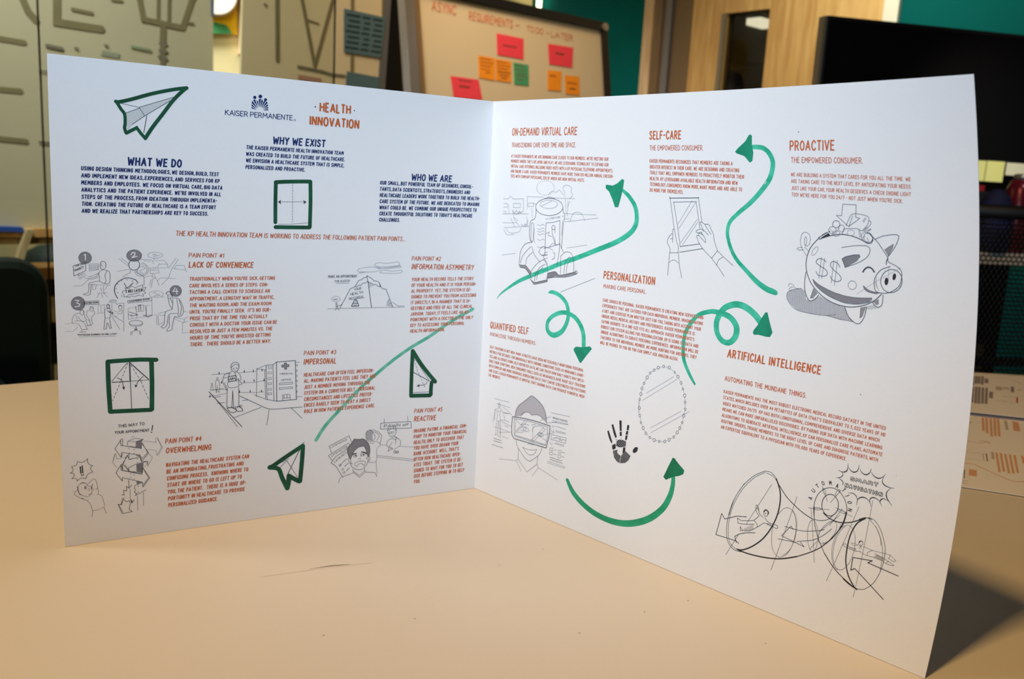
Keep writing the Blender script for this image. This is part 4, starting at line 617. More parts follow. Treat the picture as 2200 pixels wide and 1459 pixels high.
  ('S','pencil',None,1,0.15,'-2416 340,-13 -10,-2 -8,9 -5;-2416 337,19 -13,10 -16,-11 -2;-2413 322,5 -11,-9 -3;-2397 324,-4 -10;-2394 303,-4 -13,-15 -5;-2414 345,18 18,18 6,9 -30,3 -23,-11 -5;-2398 310,8 31,-11 -14;-2366 316,4 -23,-6 -15;-2462 321,-20 -16,8 -19,29 -21,24 -15;-2436 280,16 -8;-2417 272,22 16;-2368 279,20 -11,8 -28,7 -34;-2421 252,17 -27,10 -35,31 0,27 11;-2394 190,-6 -36;-2337 199,10 -39'),
  ('S','pencil',None,0,0.34,'-2448 265,8 -1'),
  ('T','pencil',[('THIS WAY TO',-225.4,65.3,-211.7,65.6,1.8,0.14,0)],None),
  ('T','pencil',[('YOUR APPOINTMENT',-227.2,61.9,-209.2,61.6,1.64,0.15,0)],None),
 ]),
 ('L', 'pencil_sketch', 'pencil drawing of a worried man with late notices at a pawn counter', [
  ('S','pencil',None,0,0.29,'-708 534,210 -8,6 -45,-215 13,-1 40'),
  ('S','pencil',None,0,0.23,'-686 564,3 -32;-523 563,4 -36;-631 441,15 4;-645 463,6 -1;-595 328,-1 -5,-2 -3,-5 -1,-4 2,-3 4,-1 5,1 4,3 3,4 1,4 -2,3 -3,1 -5;-886 247,4 -28;-806 243,-1 -24;-882 221,42 -38,43 36;-880 230,38 -33,38 29'),
  ('S','pencil',None,1,0.23,'-658 476,5 19,17 10,23 -2,14 -19,-3 -34,-20 -18,-21 11,-15 33;-659 479,24 8,14 5,4 8;-621 493,12 -8,8 -15;-618 424,-32 -9,-11 -28,19 -26,30 -14;-604 433,34 -27,4 -29,-6 -12,-35 -17;-623 399,-17 -23,-10 -39;-637 367,15 -10,-8 -9,-23 -11;-618 420,18 -10,-1 -30;-610 434,18 -13,-14 -11;-806 459,3 26,20 11,20 -13,19 -33,-11 -30,-28 0,-18 16,-5 23;-775 495,29 -5,42 -30,4 -29,-9 -39;-765 478,14 4,35 -29,-13 -30;-854 308,10 3,10 -5;-877 283,29 9,35 -2,9 -14,-8 -16;-812 260,-18 17,-20 -5,-8 -12,-14 8,-5 15'),
  ('S','paper',None,0,0.06,'-658 476,1 -1'),
  ('S','pencil',None,0,0.17,'-632 462,-1 -4,-3 -2,-4 -1,-5 1,-3 4,-1 3,1 4,3 2,4 1,5 -1,3 -4,1 -3;-614 464,0 -3,-3 -2,-4 -1,-5 2,-3 2,-1 4,1 3,3 3,4 0,4 -1,3 -3,1 -4;-837 344,0 -23'),
  ('S','pencil',None,0,0.24,'-576 325,-1 -4,-3 -2,-4 -1,-5 2,-3 3,-1 4,1 3,3 3,4 0,5 -1,3 -3,1 -4'),
  ('S','pencil',None,0,0.18,'-607 329,10 0;-589 324,8 2'),
  ('S','lightpencil',None,0,0.23,'-705 389,44 -8'),
  ('S','lightpencil',None,0,0.24,'-567 363,96 -15;-728 319,261 -58;-728 308,262 -59'),
  ('F','shade',None,0,'-803 487,28 9,18 -19,-5 -22,4 -35,-37 10,-11 29'),
  ('S','pencil',None,0,0.11,'-763 484,6 -10;-775 496,16 -28;-779 494,19 -32;-784 493,22 -38;-788 492,27 -47;-792 491,33 -57;-796 489,38 -66;-800 488,38 -67;-803 484,35 -61;-804 477,30 -53;-805 470,26 -44;-806 463,21 -36;-802 448,11 -19'),
  ('S','lightpencil',None,1,0.23,'-783 410,23 -9,23 14,32 -24,-23 -31,-2 -80,-51 -3;-730 277,4 -44,6 -38'),
  ('F','grey',None,0,'-904 310,-17 37,-5 40,19 24,24 35,31 -4,29 -2,28 -23,18 -40,0 -46,-11 -17,-10 37,-17 39,-36 -2,-27 -20,-11 -19,-10 -27'),
  ('S','pencil',None,0,0.1,'-800 421,16 -29;-809 429,32 -59;-819 436,42 -77;-826 440,49 -91;-832 440,55 -102;-837 441,59 -111;-843 441,28 -51;-815 389,34 -64;-849 441,28 -52;-796 343,12 -23;-854 442,28 -53;-791 322,4 -6;-860 443,29 -54;-866 444,29 -56;-872 444,30 -56;-878 445,31 -57;-883 446,31 -59;-887 441,31 -57;-890 437,30 -56;-893 432,29 -54;-896 428,28 -53;-899 423,27 -50;-902 419,26 -49;-905 415,26 -49;-908 410,26 -49;-911 406,26 -50;-914 402,26 -51;-918 398,28 -52;-921 394,28 -54;-924 390,29 -56;-926 382,29 -54;-924 369,25 -47;-922 355,20 -39;-907 316,3 -5'),
  ('S','pencil',None,1,0.34,'-904 310,-17 37,-5 40,19 24,24 35;-883 446,31 -6,29 0,28 -23,18 -40,0 -46,-11 -17'),
  ('S','pencil',None,1,0.28,'-905 312,16 37,11 19,27 20,36 2,17 -39,11 -37;-1032 303,29 37,36 21,38 26;-1032 303,34 -26,17 -30,30 -48'),
  ('S','pencil',None,1,0.26,'-904 310,5 -39,19 -20,29 -15,28 2,28 24,9 30,-1 23;-786 320,13 -9,-5 -23,-8 -6;-797 213,38 -6,26 -8,11 -26'),
  ('S','pencil',None,1,0.25,'-912 321,-8 -5,8 -23,8 -9;-882 219,-48 -12,-36 -10,-13 -33'),
  ('S','pencil',None,0,0.74,'-890 343,11 4,12 0'),
  ('S','pencil',None,0,0.86,'-830 353,18 -5,14 -9'),
  ('S','pencil',None,0,0.2,'-860 331,-1 -4,-4 -2,-6 -1,-7 0,-5 3,-2 3,1 4,4 2,6 1,7 0,5 -3,2 -3;-809 331,-2 -4,-4 -2,-6 0,-7 2,-4 3,-2 4,1 3,5 2,6 0,7 -2,4 -3,2 -3;-979 284,11 6,3 -14,-11 -2,-3 10;-962 250,10 9,3 -10,-10 -6;-953 228,11 9,6 -11,-12 -3,-5 5;-976 275,16 18'),
  ('F','pencil',None,0,'-866 333,0 -1,0 -1,-1 -1,-1 -1,-1 0,-1 0,-1 0,-1 1,-1 0,-1 2,-1 1,0 1,0 2,1 1,0 1,1 0,1 1,2 0,1 0,1 -1,1 -1,1 -1,0 -1;-814 334,0 -1,0 -1,-1 -1,-1 -1,-1 0,-1 -1,-1 1,-1 0,-1 1,-1 1,-1 2,0 1,0 1,1 2,0 1,1 0,1 1,2 0,1 -1,1 0,1 -1,1 -1,0 -2;-794 307,0 -1,0 -1,-1 -1,0 -1,-1 0,-1 -1,0 1,-1 0,-1 1,0 1,-1 2,0 1,0 1,1 1,0 1,1 1,0 1,1 0,1 0,0 -1,1 -1,1 -1,0 -1;-892 283,0 -2,0 -1,0 -1,-1 -1,0 0,-1 0,-1 0,0 1,-1 1,0 1,0 1,0 1,0 2,0 1,0 1,1 1,0 0,1 0,0 0,1 -1,0 0,1 -2,0 -1'),
  ('S','pencil',None,0,0.25,'-1047 416,129 55,17 -44;-1047 416,18 -48;-1050 354,130 70,10 -21;-1050 354,26 -37'),
  ('S','pencil',None,0,0.31,'-957 296,27 23;-942 268,22 21;-929 238,19 18'),
  ('T','pencil',[('PAWN',-68.6,50.1,-57.1,49.9,2.19,0.12,0)],None),
  ('T','pencil',[('SHOP',-55.6,49.7,-51.2,50.3,1.51,0.12,0)],None),
  ('T','pencil',[('LATE NOTICE',-103.4,40.2,-92.8,44.4,1.12,0.12,0)],None),
  ('T','pencil',[('LATE NOTICE',-103.0,34.4,-92.3,39.8,1.24,0.12,0)],None),
  ('T','pencil',[('LATE NOTI',-100.7,30.1,-92.7,35.9,1.36,0.13,0)],None),
 ]),
 ('L', 'marker_stroke', 'pale green marker stroke running between the paper dart and the text', [
  ('S','pale',0,1,2.18,'-1131 464,52 82,72 78,77 78,83 82,93 75,123 93,116 73,118 61,121 75,96 52,99 46'),
 ]),
 ('R', 'pencil_sketch', 'pencil drawing of a glass health booth on wheels in a street', [
  ('S','lightpencil',None,0,0.2,'597 2086,8 -5;595 2076,8 -6;589 2066,8 -6;579 2057,9 -6;566 2049,8 -6;550 2043,9 -6;533 2040,8 -6;514 2039,9 -6;496 2040,9 -5;479 2044,9 -5;465 2051,9 -6;454 2059,9 -6;447 2068,8 -5;444 2079,9 -6;446 2090,8 -6;452 2100,8 -6;462 2109,9 -6;476 2117,8 -6;492 2122,8 -5;510 2126,8 -6;528 2127,9 -6;546 2125,9 -6;563 2121,8 -6;577 2114,8 -5;587 2106,9 -6;594 2097,8 -6;361 2019,152 4;376 1980,49 3,2 -21,-50 -3,-1 21;552 2043,31 21;411 1951,7 -56;418 1977,28 2;634 1988,-2 -6,-5 -5,-9 -6,-11 -4,-14 -4,-16 -3,-17 -2,-16 0,-17 1,-14 2,-12 3,-10 4,-6 5,-2 5,2 6,5 6,9 5,12 4,14 4,16 3,17 2,17 0,16 -1,14 -2,12 -3,9 -4,6 -5,2 -5;492 1968,94 37;514 2013,47 17,48 -11'),
  ('S','lightpencil',None,1,0.19,'684 2072,-10 15,17 15,30 1,27 -12,-6 -22,16 -20,-26 -19;684 2072,9 -19;738 1891,28 51,29 10,37 -5,30 -40'),
  ('S','lightpencil',None,0,0.21,'142 1992,44 2;237 1996,95 7,3 -77;148 1963,36 2,1 -23,-39 -2;240 1969,64 4,2 -26,-64 -4,-2 26;365 2019,5 -76;140 1897,244 16;197 1960,4 -57;143 1916,31 -4,-8 -12;220 1875,40 -49;246 1877,56 -43;144 1840,130 10;163 1811,230 26;364 1897,11 -22,-9 -41;382 1876,-6 -35;235 1919,15 -36,40 -20;154 1634,126 22'),
  ('S','lightpencil',None,0,0.19,'583 2064,32 -7,30 18,50 -38;545 2023,232 6;698 2024,9 -86;721 2014,-3 -91;734 2013,-15 -36;690 1937,258 10;700 1889,263 41;692 1904,45 7;723 1735,162 33'),
  ('S','lightpencil',None,1,0.21,'186 1994,25 16,26 -14;181 1808,37 -26,85 13,17 27;160 1800,33 -32,68 9'),
  ('S','lightpencil',None,0,0.28,'230 1928,23 -22,16 23,18 -21,12 19,13 -14,17 13;244 1911,26 -9,34 14;321 1842,39 -11,-10 17,26 -7'),
  ('S','pencil',None,0,0.19,'685 1463,268 117'),
  ('S','pencil',None,0,0.3,'679 1975,-2 -11,-8 -12,-13 -10,-18 -10,-21 -7,-25 -6,-25 -3,-27 0,-25 2,-23 4,-19 7,-15 9,-9 11,-4 11,2 12,9 12,13 10,19 10,22 7,25 6,26 2,26 1,25 -3,22 -5,19 -7,14 -8,9 -11,3 -11;541 1871,0 -185'),
  ('S','pencil',None,1,0.31,'448 1951,2 -31,-11 -32,-36 -22,-4 -63,7 -45,19 -18;425 1740,-34 -5,-37 -19,-30 -47,-6 -70'),
  ('S','pencil',None,1,0.29,'679 1974,5 -27,14 -20,-9 -45,-5 -66,-3 -88;681 1728,17 -21'),
  ('S','pencil',None,1,0.26,'541 1871,59 7,58 16;663 1720,-9 -62,-9 -45;676 1682,33 25,30 5,27 -11,17 -45,3 -62;708 1578,5 59,28 42,26 0;727 1586,5 48,24 35;594 1842,1 -22,5 -14;619 1844,1 -28;600 1806,13 -35,21 -28;614 1788,11 -21,-2 -23'),
  ('S','pencil',None,0,0.29,'658 1894,5 -174'),
  ('S','pencil',None,1,0.27,'541 1686,-8 -29,30 -31,7 -53;433 1513,-10 34,18 31,46 42,47 23,27 -29;462 1500,6 46,37 48,42 22;478 1513,13 48,38 35;375 1593,13 48,47 40;425 1714,27 -49,51 -40'),
  ('S','pencil',None,0,0.23,'539 1686,24 8;676 1920,11 3;660 1759,21 -32;676 1683,4 -114;681 1893,-4 -88'),
  ('S','pencil',None,0,0.24,'420 1862,-8 -7,2 -102,13 -7,8 9,-2 102,-13 5'),
  ('F','grey',None,0,'319 1593,14 -7,42 3,26 -16,27 -23,2 -26,-54 46,-46 4;421 1511,42 -17,113 34,-3 -15,-110 -30;570 1564,65 18,36 -18,-53 -18,-54 -14;671 1564,133 39,7 -13,-87 -28,-90 -14'),
  ('S','pencil',None,0,0.16,'659 1570,2 -9;652 1574,3 -16;644 1578,4 -22;636 1582,5 -28;629 1581,6 -29;623 1579,5 -29;616 1577,5 -30'),
  ('S','pencil',None,0,0.17,'609 1575,5 -30;602 1573,6 -29;595 1571,6 -29;589 1569,5 -29;582 1567,5 -29;575 1566,5 -30;569 1558,4 -23;565 1538,1 -5'),
  ('S','pencil',None,1,0.35,'316 1593,17 -5,42 2,27 -17,29 -24;316 1590,14 -16,46 -3,43 -33'),
  ('S','pencil',None,1,0.34,'421 1511,42 -17,113 32;421 1511,26 -19,16 -9,110 30'),
  ('S','pencil',None,1,0.32,'570 1564,65 18,36 -18,111 28,22 16,7 -18,-87 -30,-90 -12,-70 -17'),
  ('S','pencil',None,1,0.28,'328 1600,18 48,39 39,32 26'),
  ('S','lightpencil',None,0,0.23,'466 1854,24 -6,24 12,16 -7;467 1831,24 -6,24 13,16 -7;468 1814,24 -5,24 12,16 -7;469 1798,24 -6,24 12,16 -6;471 1764,24 -6,24 12,16 -6;473 1719,25 -6,23 13,17 -7'),
  ('S','lightpencil',None,0,0.27,'442 1829,-5 -46,11 -44;516 1672,48 6;526 1644,39 16;498 1710,31 14,48 -4,32 -10'),
  ('S','lightpencil',None,0,0.26,'541 1804,31 14,-7 -23,32 -3;577 1729,30 25,31 -8,30 8'),
  ('S','pencil',None,0,0.26,'620 1848,-2 -6,-5 -6,-7 -2,-7 1,-5 5,-3 6,2 7,5 5,7 2,7 -1,5 -4,3 -7;530 1713,47 13,91 28;610 1698,15 -4,-2 -33,-19 -8'),
  ('S','pencil',None,0,0.27,'498 1704,-11 -18,30 -20,47 11'),
  ('T','pencil',[('W-VISITOR',53.6,188.7,66.1,190.8,1.1,0.12,0)],None),
 ]),
 ('R', 'marker_arrow', 'teal marker arrow sweeping past the booth drawing to the top right', [
  ('S','teal',0,1,(0.44,1.0,1.76,2.38,2.64,2.76,2.89,2.89,2.89,3.01,3.01,3.01,2.89,2.76,2.51,2.13,1.88),'126 1345,32 35,75 52,90 53,121 54,125 52,121 50,110 41,177 71,136 57,92 56,38 49,6 51,-15 52,-41 47,-34 23,-17 10'),
  ('F','tealdark',2,0,'1016 2118,12 4,42 -3,34 14,37 26,14 -7,-6 -37,-17 -61,-18 -52,-24 -2,-22 45,-25 40,-25 16'),
 ]),
 ('R', 'pencil_sketch', 'pencil drawing of two hands holding a tablet', [
  ('S','pencil',None,0,0.35,'1473 2073,190 12'),
  ('S','pencil',None,0,0.24,'1476 2081,31 -170;1499 2053,149 12;1501 2054,29 -134,17 -96;1479 1784,57 6;1479 1784,-5 -61,-4 -63;1536 1790,8 -70,18 -63'),
  ('S','pencil',None,0,0.23,'1660 2089,23 -124;1646 2065,25 -134;1745 1783,35 42,35 -27,57 -38;1745 1783,41 -41,36 -43'),
  ('S','pencil',None,0,0.29,'1547 1824,121 25;1543 1793,146 34'),
  ('S','lightpencil',None,0,0.18,'1621 2069,-91 -129;1642 2059,-107 -142;1655 1977,-107 -134;1658 1962,-97 -129'),
  ('S','pencil',None,1,0.24,'1497 1841,0 49,-1 17,8 4,8 -17,11 -45,12 -29,-1 -30;1492 1889,-25 -29,-4 -22,17 -32,-1 -23;1484 1859,12 2'),
  ('S','pencil',None,1,0.18,'1474 1729,33 19,35 -14'),
  ('S','pencil',None,1,0.23,'1694 1917,-13 25,-9 16,6 6,24 -10,23 0,16 -25,13 -22,7 -36,19 -46;1724 1900,-25 19,-26 7,-26 -12,9 -8,30 6;1702 1953,16 -23,22 -25;1650 1887,11 6,26 -18,18 -15;1650 1887,18 -35,32 -34,45 -35;1681 1906,23 -25,3 -20;1661 1893,7 12,25 -9'),
  ('S','pencil',None,1,0.2,'1775 1749,13 30,27 18'),
 ]),
 ('R', 'marker_arrow', 'teal marker arrow winding up beside the tablet drawing', [
  ('S','teal',0,1,(2.03,2.24,2.46,2.56,2.56,2.46,2.35,2.13,2.03,2.03,2.03,2.13,2.35,2.78,2.99,2.99,2.56),'1993 2341,55 -4,38 -27,16 -44,-19 -66,-47 -59,-64 -62,-71 -56,-48 -46,-15 -53,15 -65,37 -63,65 -58,55 -44,54 -29,32 -8,18 -5'),
  ('F','tealdark',2,0,'1889 2318,18 17,43 31,22 29,9 3,9 -6,-2 -40,7 -37,-7 -38,-15 -9,-31 30,-45 12'),
 ]),
 ('R', 'marker_arrow', 'teal marker arrow looping down over the text block', [
  ('S','teal',0,1,(1.41,2.39,2.61,2.72,2.83,3.04,3.37,3.26,2.93,2.72,2.61,2.72,2.93,3.15,3.15,3.04),'591 1448,32 6,58 -13,53 -36,22 -51,-3 -57,-34 -65,-54 -38,-45 -2,-29 26,0 44,35 41,62 32,62 8,63 -18,45 -39,26 -52,8 -76'),
  ('F','tealdark',2,0,'816 1137,16 13,53 5,55 16,16 -13,-38 -47,-39 -52,-10 -3,-32 40,-23 29'),
 ]),
 ('R', 'marker_arrow', 'teal marker arrow with a loop crossing the text to the right', [
  ('S','teal',0,1,(1.19,1.94,2.16,2.16,2.16,2.27,2.48,2.92,3.24,3.35,3.24,3.02,3.02,3.02,3.13,3.13,3.35,3.56,3.56,3.56),'1674 1092,-39 51,-37 68,-10 73,8 73,30 60,48 55,75 31,58 0,57 -13,38 -41,-1 -53,-33 -39,-43 1,-31 35,-9 50,15 48,34 45,61 26,55 -6,55 -31,36 -36'),
  ('F','tealdark',2,0,'1998 1430,3 13,25 36,17 35,19 31,12 3,14 -47,18 -52,-13 -25,-20 -2,-42 3,-27 -4'),
 ]),
 ('R', 'marker_arrow', 'green teal marker arrow curving under the handprint', [
  ('S','teal2',0,1,(2.46,3.44,3.6,3.6,3.77,3.93,3.93,3.6,3.28,2.78,2.46),'831 302,52 -62,84 -50,112 -33,134 -4,125 30,116 65,84 86,40 85,12 69,-1 47'),
  ('F','tealdark2',2,0,'1524 521,8 20,18 49,23 57,12 0,27 -23,42 -29,-4 -23,-23 -16,-39 -17,-46 -31'),
 ]),
 ('R', 'pencil_sketch', 'pencil drawing of a smiling piggy bank stuffed with coins and bills', [
  ('F','shade',None,0,'2175 1659,20 17,55 16,20 -11,6 -36,24 -11,43 34,53 -20,56 -15,18 -2,16 -39,28 -22,-69 -2,-66 10,-77 -4,-69 8,-41 27,-18 26;2571 1651,29 13,26 -12,-30 -11,-22 -6'),
  ('S','pencil',None,0,0.09,'2506 1575,1 -6;2502 1579,0 -10;2497 1583,1 -14;2492 1587,1 -18;2487 1591,2 -22;2482 1603,2 -34;2476 1617,3 -48;2470 1631,5 -62;2466 1632,4 -64;2461 1632,5 -64;2456 1633,5 -65;2452 1633,4 -65;2447 1634,5 -66;2442 1636,5 -68;2437 1637,5 -69;2433 1638,5 -69;2428 1639,5 -69;2423 1641,5 -71;2418 1642,5 -71;2414 1643,5 -71;2409 1644,5 -71;2404 1646,5 -72;2399 1647,5 -73;2394 1648,5 -73;2390 1650,5 -74;2385 1652,5 -75;2380 1654,5 -77;2375 1656,5 -78;2370 1658,5 -80;2365 1659,6 -81;2360 1661,6 -84;2355 1663,6 -86;2350 1665,6 -88;2345 1667,7 -90;2341 1666,6 -90;2336 1663,6 -87;2331 1659,6 -83;2327 1655,5 -80;2322 1652,5 -77;2318 1648,5 -73;2313 1644,5 -70;2308 1641,5 -67;2528 1883,5 -3;2520 1882,16 -8;2513 1880,21 -9;2505 1879,26 -12;2499 1877,30 -13;2493 1875,34 -14;2487 1874,37 -17;2481 1872,41 -18;2475 1870,44 -19;2469 1868,46 -20;2465 1866,45 -21;2461 1863,45 -20;2457 1860,45 -20;2453 1857,45 -20;2453 1853,40 -18;2456 1847,33 -15;2458 1841,27 -12;2461 1835,20 -8;2464 1830,12 -6;2467 1824,5 -3;2314 1729,6 5;2317 1724,9 6;2321 1719,10 7;2326 1715,10 8;2330 1711,13 9;2335 1706,15 11;2340 1702,17 13;2344 1698,19 14;2350 1694,20 16;2356 1691,21 16;2362 1688,22 16;2368 1685,23 17;2374 1682,23 17;2380 1679,24 18;2386 1675,26 20;2392 1672,28 22;2398 1670,31 22;2406 1668,31 23;2413 1666,32 24;2421 1663,32 25;2428 1661,33 26;2435 1659,34 26;2443 1657,36 28;2450 1655,39 30;2457 1653,42 32;2466 1653,42 32;2476 1653,42 32;2486 1653,42 32;2496 1653,42 33;2506 1653,44 35;2516 1653,45 36;2527 1654,46 36;2543 1660,41 32;2560 1665,34 27;2576 1670,9 8'),
  ('S','pencil',None,0,0.1,'2304 1637,4 -63;2299 1635,4 -61;2294 1637,4 -63;2289 1639,4 -64;2284 1641,4 -66;2279 1643,4 -67;2272 1663,6 -87;2266 1683,7 -106;2261 1686,7 -108;2256 1689,7 -111;2251 1692,7 -113;2246 1691,7 -112;2241 1690,7 -110;2236 1688,7 -107;2231 1687,7 -106;2226 1685,7 -103;2221 1684,7 -99;2216 1682,7 -93;2212 1681,6 -89;2207 1679,5 -83;2202 1678,5 -79;2197 1676,5 -73;2192 1673,4 -67;2187 1669,4 -58;2182 1665,3 -46;2177 1661,3 -34'),
  ('S','pencil',None,1,0.17,'2250 1692,-55 -16,-20 -22,7 -32,41 -37,79 -9,77 2,47 12;2182 1693,7 14,18 -4,12 -14,31 2;2195 1671,-9 9,14 13,7 -2;2547 1949,-4 25,13 10,18 -3;2552 1945,-3 17,11 7;2529 1994,5 -33;2567 1964,7 -13,-7 -11'),
  ('S','pencil',None,0,0.14,'2379 1578,66 -6,64 -4;2392 1987,23 -20'),
  ('S','pencil',None,1,0.19,'2274 1852,-22 29,-10 35,10 37,20 8,19 -14,-1 -35,-18 -16,-10 17,7 28,6 -17,-6 -26;2264 1891,21 -17;2253 1890,-27 -8,9 -8,23 5;2532 1996,15 -3,23 17;2574 2038,14 -6,-12 -21,-24 -23;2558 1988,29 15,-20 -18,7 -2'),
  ('S','pencil',None,1,0.37,'2339 1943,-43 -49,-20 -51,-3 -51,17 -53,28 -38,44 -35,57 -24,70 -6,67 17,48 29,33 35'),
  ('F','dark',None,0,'2337 1933,17 15,31 20,8 -11,-30 -12;2666 1778,0 -4,-2 -5,-1 -3,-2 -3,-2 -2,-3 -1,-2 1,-2 1,-1 3,-1 4,-1 4,0 4,1 5,1 4,1 4,2 3,3 1,2 1,2 -1,2 -1,1 -3,2 -3,0 -5;2700 1802,-1 -4,-2 -3,-1 -4,-2 -2,-2 -1,-2 -1,-2 1,-2 1,-1 3,-1 3,0 4,1 4,0 4,2 4,1 3,2 2,2 2,2 0,2 -1,2 -1,1 -3,1 -3,0 -4'),
  ('S','pencil',None,1,0.39,'2338 1935,54 21,56 11,50 -3,45 -13,26 -12,18 3,8 16,-4 12,-13 13'),
  ('S','pencil',None,0,0.27,'2335 1943,57 34;2451 1856,17 12,39 12,25 3,4 -9'),
  ('S','pencil',None,1,0.23,'2335 1940,28 23,29 12;2307 1744,30 -22,67 -25,65 -12,63 0,62 8;2307 1744,10 -22,30 -26,48 -25,66 -18,63 1,58 18,12 21'),
  ('S','pencil',None,1,0.28,'2593 1970,24 -23,26 -35,18 -26,3 -19,14 -7,25 -10;2373 1833,-19 11,-22 -2,-8 -17,21 -15,28 -15,6 -20,-19 -11,-27 3,-9 15'),
  ('S','pencil',None,0,0.38,'2663 1882,-7 -15,0 -14'),
  ('S','pencil',None,0,0.3,'2725 1775,-3 -11,-6 -11,-8 -9,-9 -7,-10 -5,-11 -3,-11 0,-10 3,-9 5,-7 8,-5 9,-4 11,0 12,1 11,4 12,6 10,8 10,10 7,10 5,11 2,10 0,10 -3,9 -5,7 -8,5 -9,3 -11,1 -11,-2 -12'),
  ('S','pencil',None,1,0.3,'2703 1850,19 -18,2 -30,-11 -40,-37 -31,-34 -9,-31 5,-9 34,8 36,25 31,39 18'),
  ('S','lightpencil',None,0,0.13,'2667 1847,1 -65;2720 1846,-118 -81,-79 -63'),
  ('S','lightpencil',None,1,0.17,'2612 1793,1 -35,11 -27;2608 1770,5 -25'),
  ('F','grey',None,0,'2647 1917,20 16,20 13,-3 -18,-21 -36;2451 1856,17 12,39 12,25 3,4 -9,-15 -22,-52 -33;2553 1744,23 -17,35 -6,16 -3,-24 -4,-31 6,-16 13;2307 1744,30 -22,67 -25,65 -12,63 0,62 8,-12 -21,-58 -18,-63 -1,-66 18,-48 25,-30 26;2313 1701,-16 -50,15 3,22 26;2543 1642,-2 -51,13 13,15 46;2599 1676,22 15,4 -19,-8 -10'),
  ('S','pencil',None,1,0.27,'2602 1958,37 18,43 10,25 0,3 -12,-16 -40,-31 -46;2441 1816,-12 17,-25 5,-10 -18,17 -21,28 -19,8 -21,-20 -12,-22 6,-10 14'),
  ('S','pencil',None,0,0.13,'2647 1917,40 29,-3 -18,-21 -36;2434 1993,-14 -25'),
  ('S','pencil',None,1,0.26,'2448 1907,59 14,58 5,17 -16,-13 -32,-39 -30,-66 -30;2553 1744,23 -16,35 -7,31 1;2553 1744,5 -13,18 -12,40 -4'),
  ('S','pencil',None,0,0.36,'2451 1856,15 -37'),
  ('S','pencil',None,1,0.66,'2550 1807,9 15,17 10,16 -6,10 -13'),
  ('S','pencil',None,0,0.18,'2520 1742,0 -4,-1 -4,-3 -5,-3 -3,-3 -3,-4 -2,-5 -1,-4 0,-4 1,-4 2,-3 2,-2 4,-2 4,-1 4,1 5,1 4,2 4,3 4,4 3,4 2,5 1,4 0,4 -1,4 -2,3 -3,2 -3,2 -4,0 -5;2543 1642,-2 -51,13 13;2411 1846,-12 -109;2428 1846,-13 -119;2440 1970,-1 -3,-1 -2,-2 -3,-3 -2,-3 -2,-4 -1,-4 -1,-4 0,-4 1,-3 1,-3 2,-2 2,-1 2,-1 3,1 3,1 3,2 2,3 2,3 2,4 1,4 1,4 0,4 -1,3 -1,3 -2,2 -2,1 -2,1 -3;2462 1995,0 -4,-1 -3,-2 -3,-2 -3,-2 -2,-3 -1,-3 -1,-4 0,-2 1,-3 2,-2 2,-2 3,-1 3,0 4,0 3,1 3,2 4,2 2,3 2,3 2,3 0,3 0,3 -1,2 -1,3 -3,1 -3,1 -3,0 -3'),
  ('S','pencil',None,1,0.33,'2272 1774,-6 -56,6 -46,21 -34,26 10,20 24'),
  ('S','pencil',None,1,0.32,'2468 1631,18 -39,28 -25,25 -2,21 32,11 51'),
  ('S','pencil',None,1,0.31,'2595 1674,20 -18,13 0,13 16,3 42'),
  ('S','pencil',None,0,0.19,'2313 1701,-16 -50,15 3;2350 1853,-13 -103;2366 1850,-15 -99;2592 1972,2 -4,0 -5,-1 -5,-2 -4,-2 -4,-4 -3,-4 -3,-4 -1,-4 0,-5 0,-4 2,-4 3,-3 4,-2 4,-1 5,-1 4,1 5,2 5,3 4,3 3,4 2,4 1,5 1,4 -1,4 -2,4 -3,3 -3,2 -5'),
  ('S','pencil',None,0,0.17,'2623 1691,1 -24'),
  ('S','lightpencil',None,0,0.19,'2325 1874,-3 -5,-4 -4,-3 -3,-4 -3,-3 -1,-3 -1,-3 1,-1 1,-1 3,0 3,1 4,2 5,2 5,3 4,3 5,4 4,4 3,4 2,3 2,3 1,2 -1,2 -2,0 -2,0 -3,-1 -4,-1 -5,-3 -5,-3 -4'),
  ('S','pencil',None,0,0.25,'2440 2012,0 -3,-2 -4,-2 -3,-3 -3,-3 -2,-4 -2,-4 0,-4 0,-3 1,-4 1,-3 3,-2 3,-1 3,0 4,0 3,2 4,2 3,3 3,3 2,4 2,4 0,4 0,3 -1,4 -1,2 -3,2 -3,2 -3,0 -4'),
  ('S','pencil',None,0,0.2,'2422 1984,0 -3,-2 -4,-2 -3,-3 -3,-3 -2,-4 -1,-5 -1,-4 0,-4 1,-3 1,-3 3,-2 2,-2 4,0 3,0 4,2 3,2 3,3 3,3 2,4 2,5 0,4 0,4 -1,3 -1,3 -2,2 -3,2 -3,0 -4'),
  ('S','pencil',None,1,0.2,'2470 2008,15 33,15 20,39 2,36 -9,-1 -27,-27 -36;2457 1992,36 5,39 -1,8 -35;2459 1992,-8 -23;2484 2007,19 48'),
  ('S','lightpencil',None,0,0.18,'2510 1980,-1 -3,-1 -3,-2 -3,-3 -2,-3 -2,-4 -1,-4 -1,-3 0,-4 1,-3 1,-3 2,-2 2,-1 3,-1 3,1 3,1 2,2 3,3 2,3 2,4 1,4 1,3 0,4 -1,3 -1,3 -2,2 -2,1 -3,1 -2'),
  ('S','pencil',None,0,0.22,'2456 2102,63 1,-3 -54,19 -4,-53 -40,-58 45,25 1,7 51'),
  ('T','pencil',[('100',255.4,202.8,256.8,204.7,0.92,0.13,0)],None),
 ]),
 ('R', 'pencil_sketch', 'pencil portrait of a grinning man wearing a clear visor between data lists', [
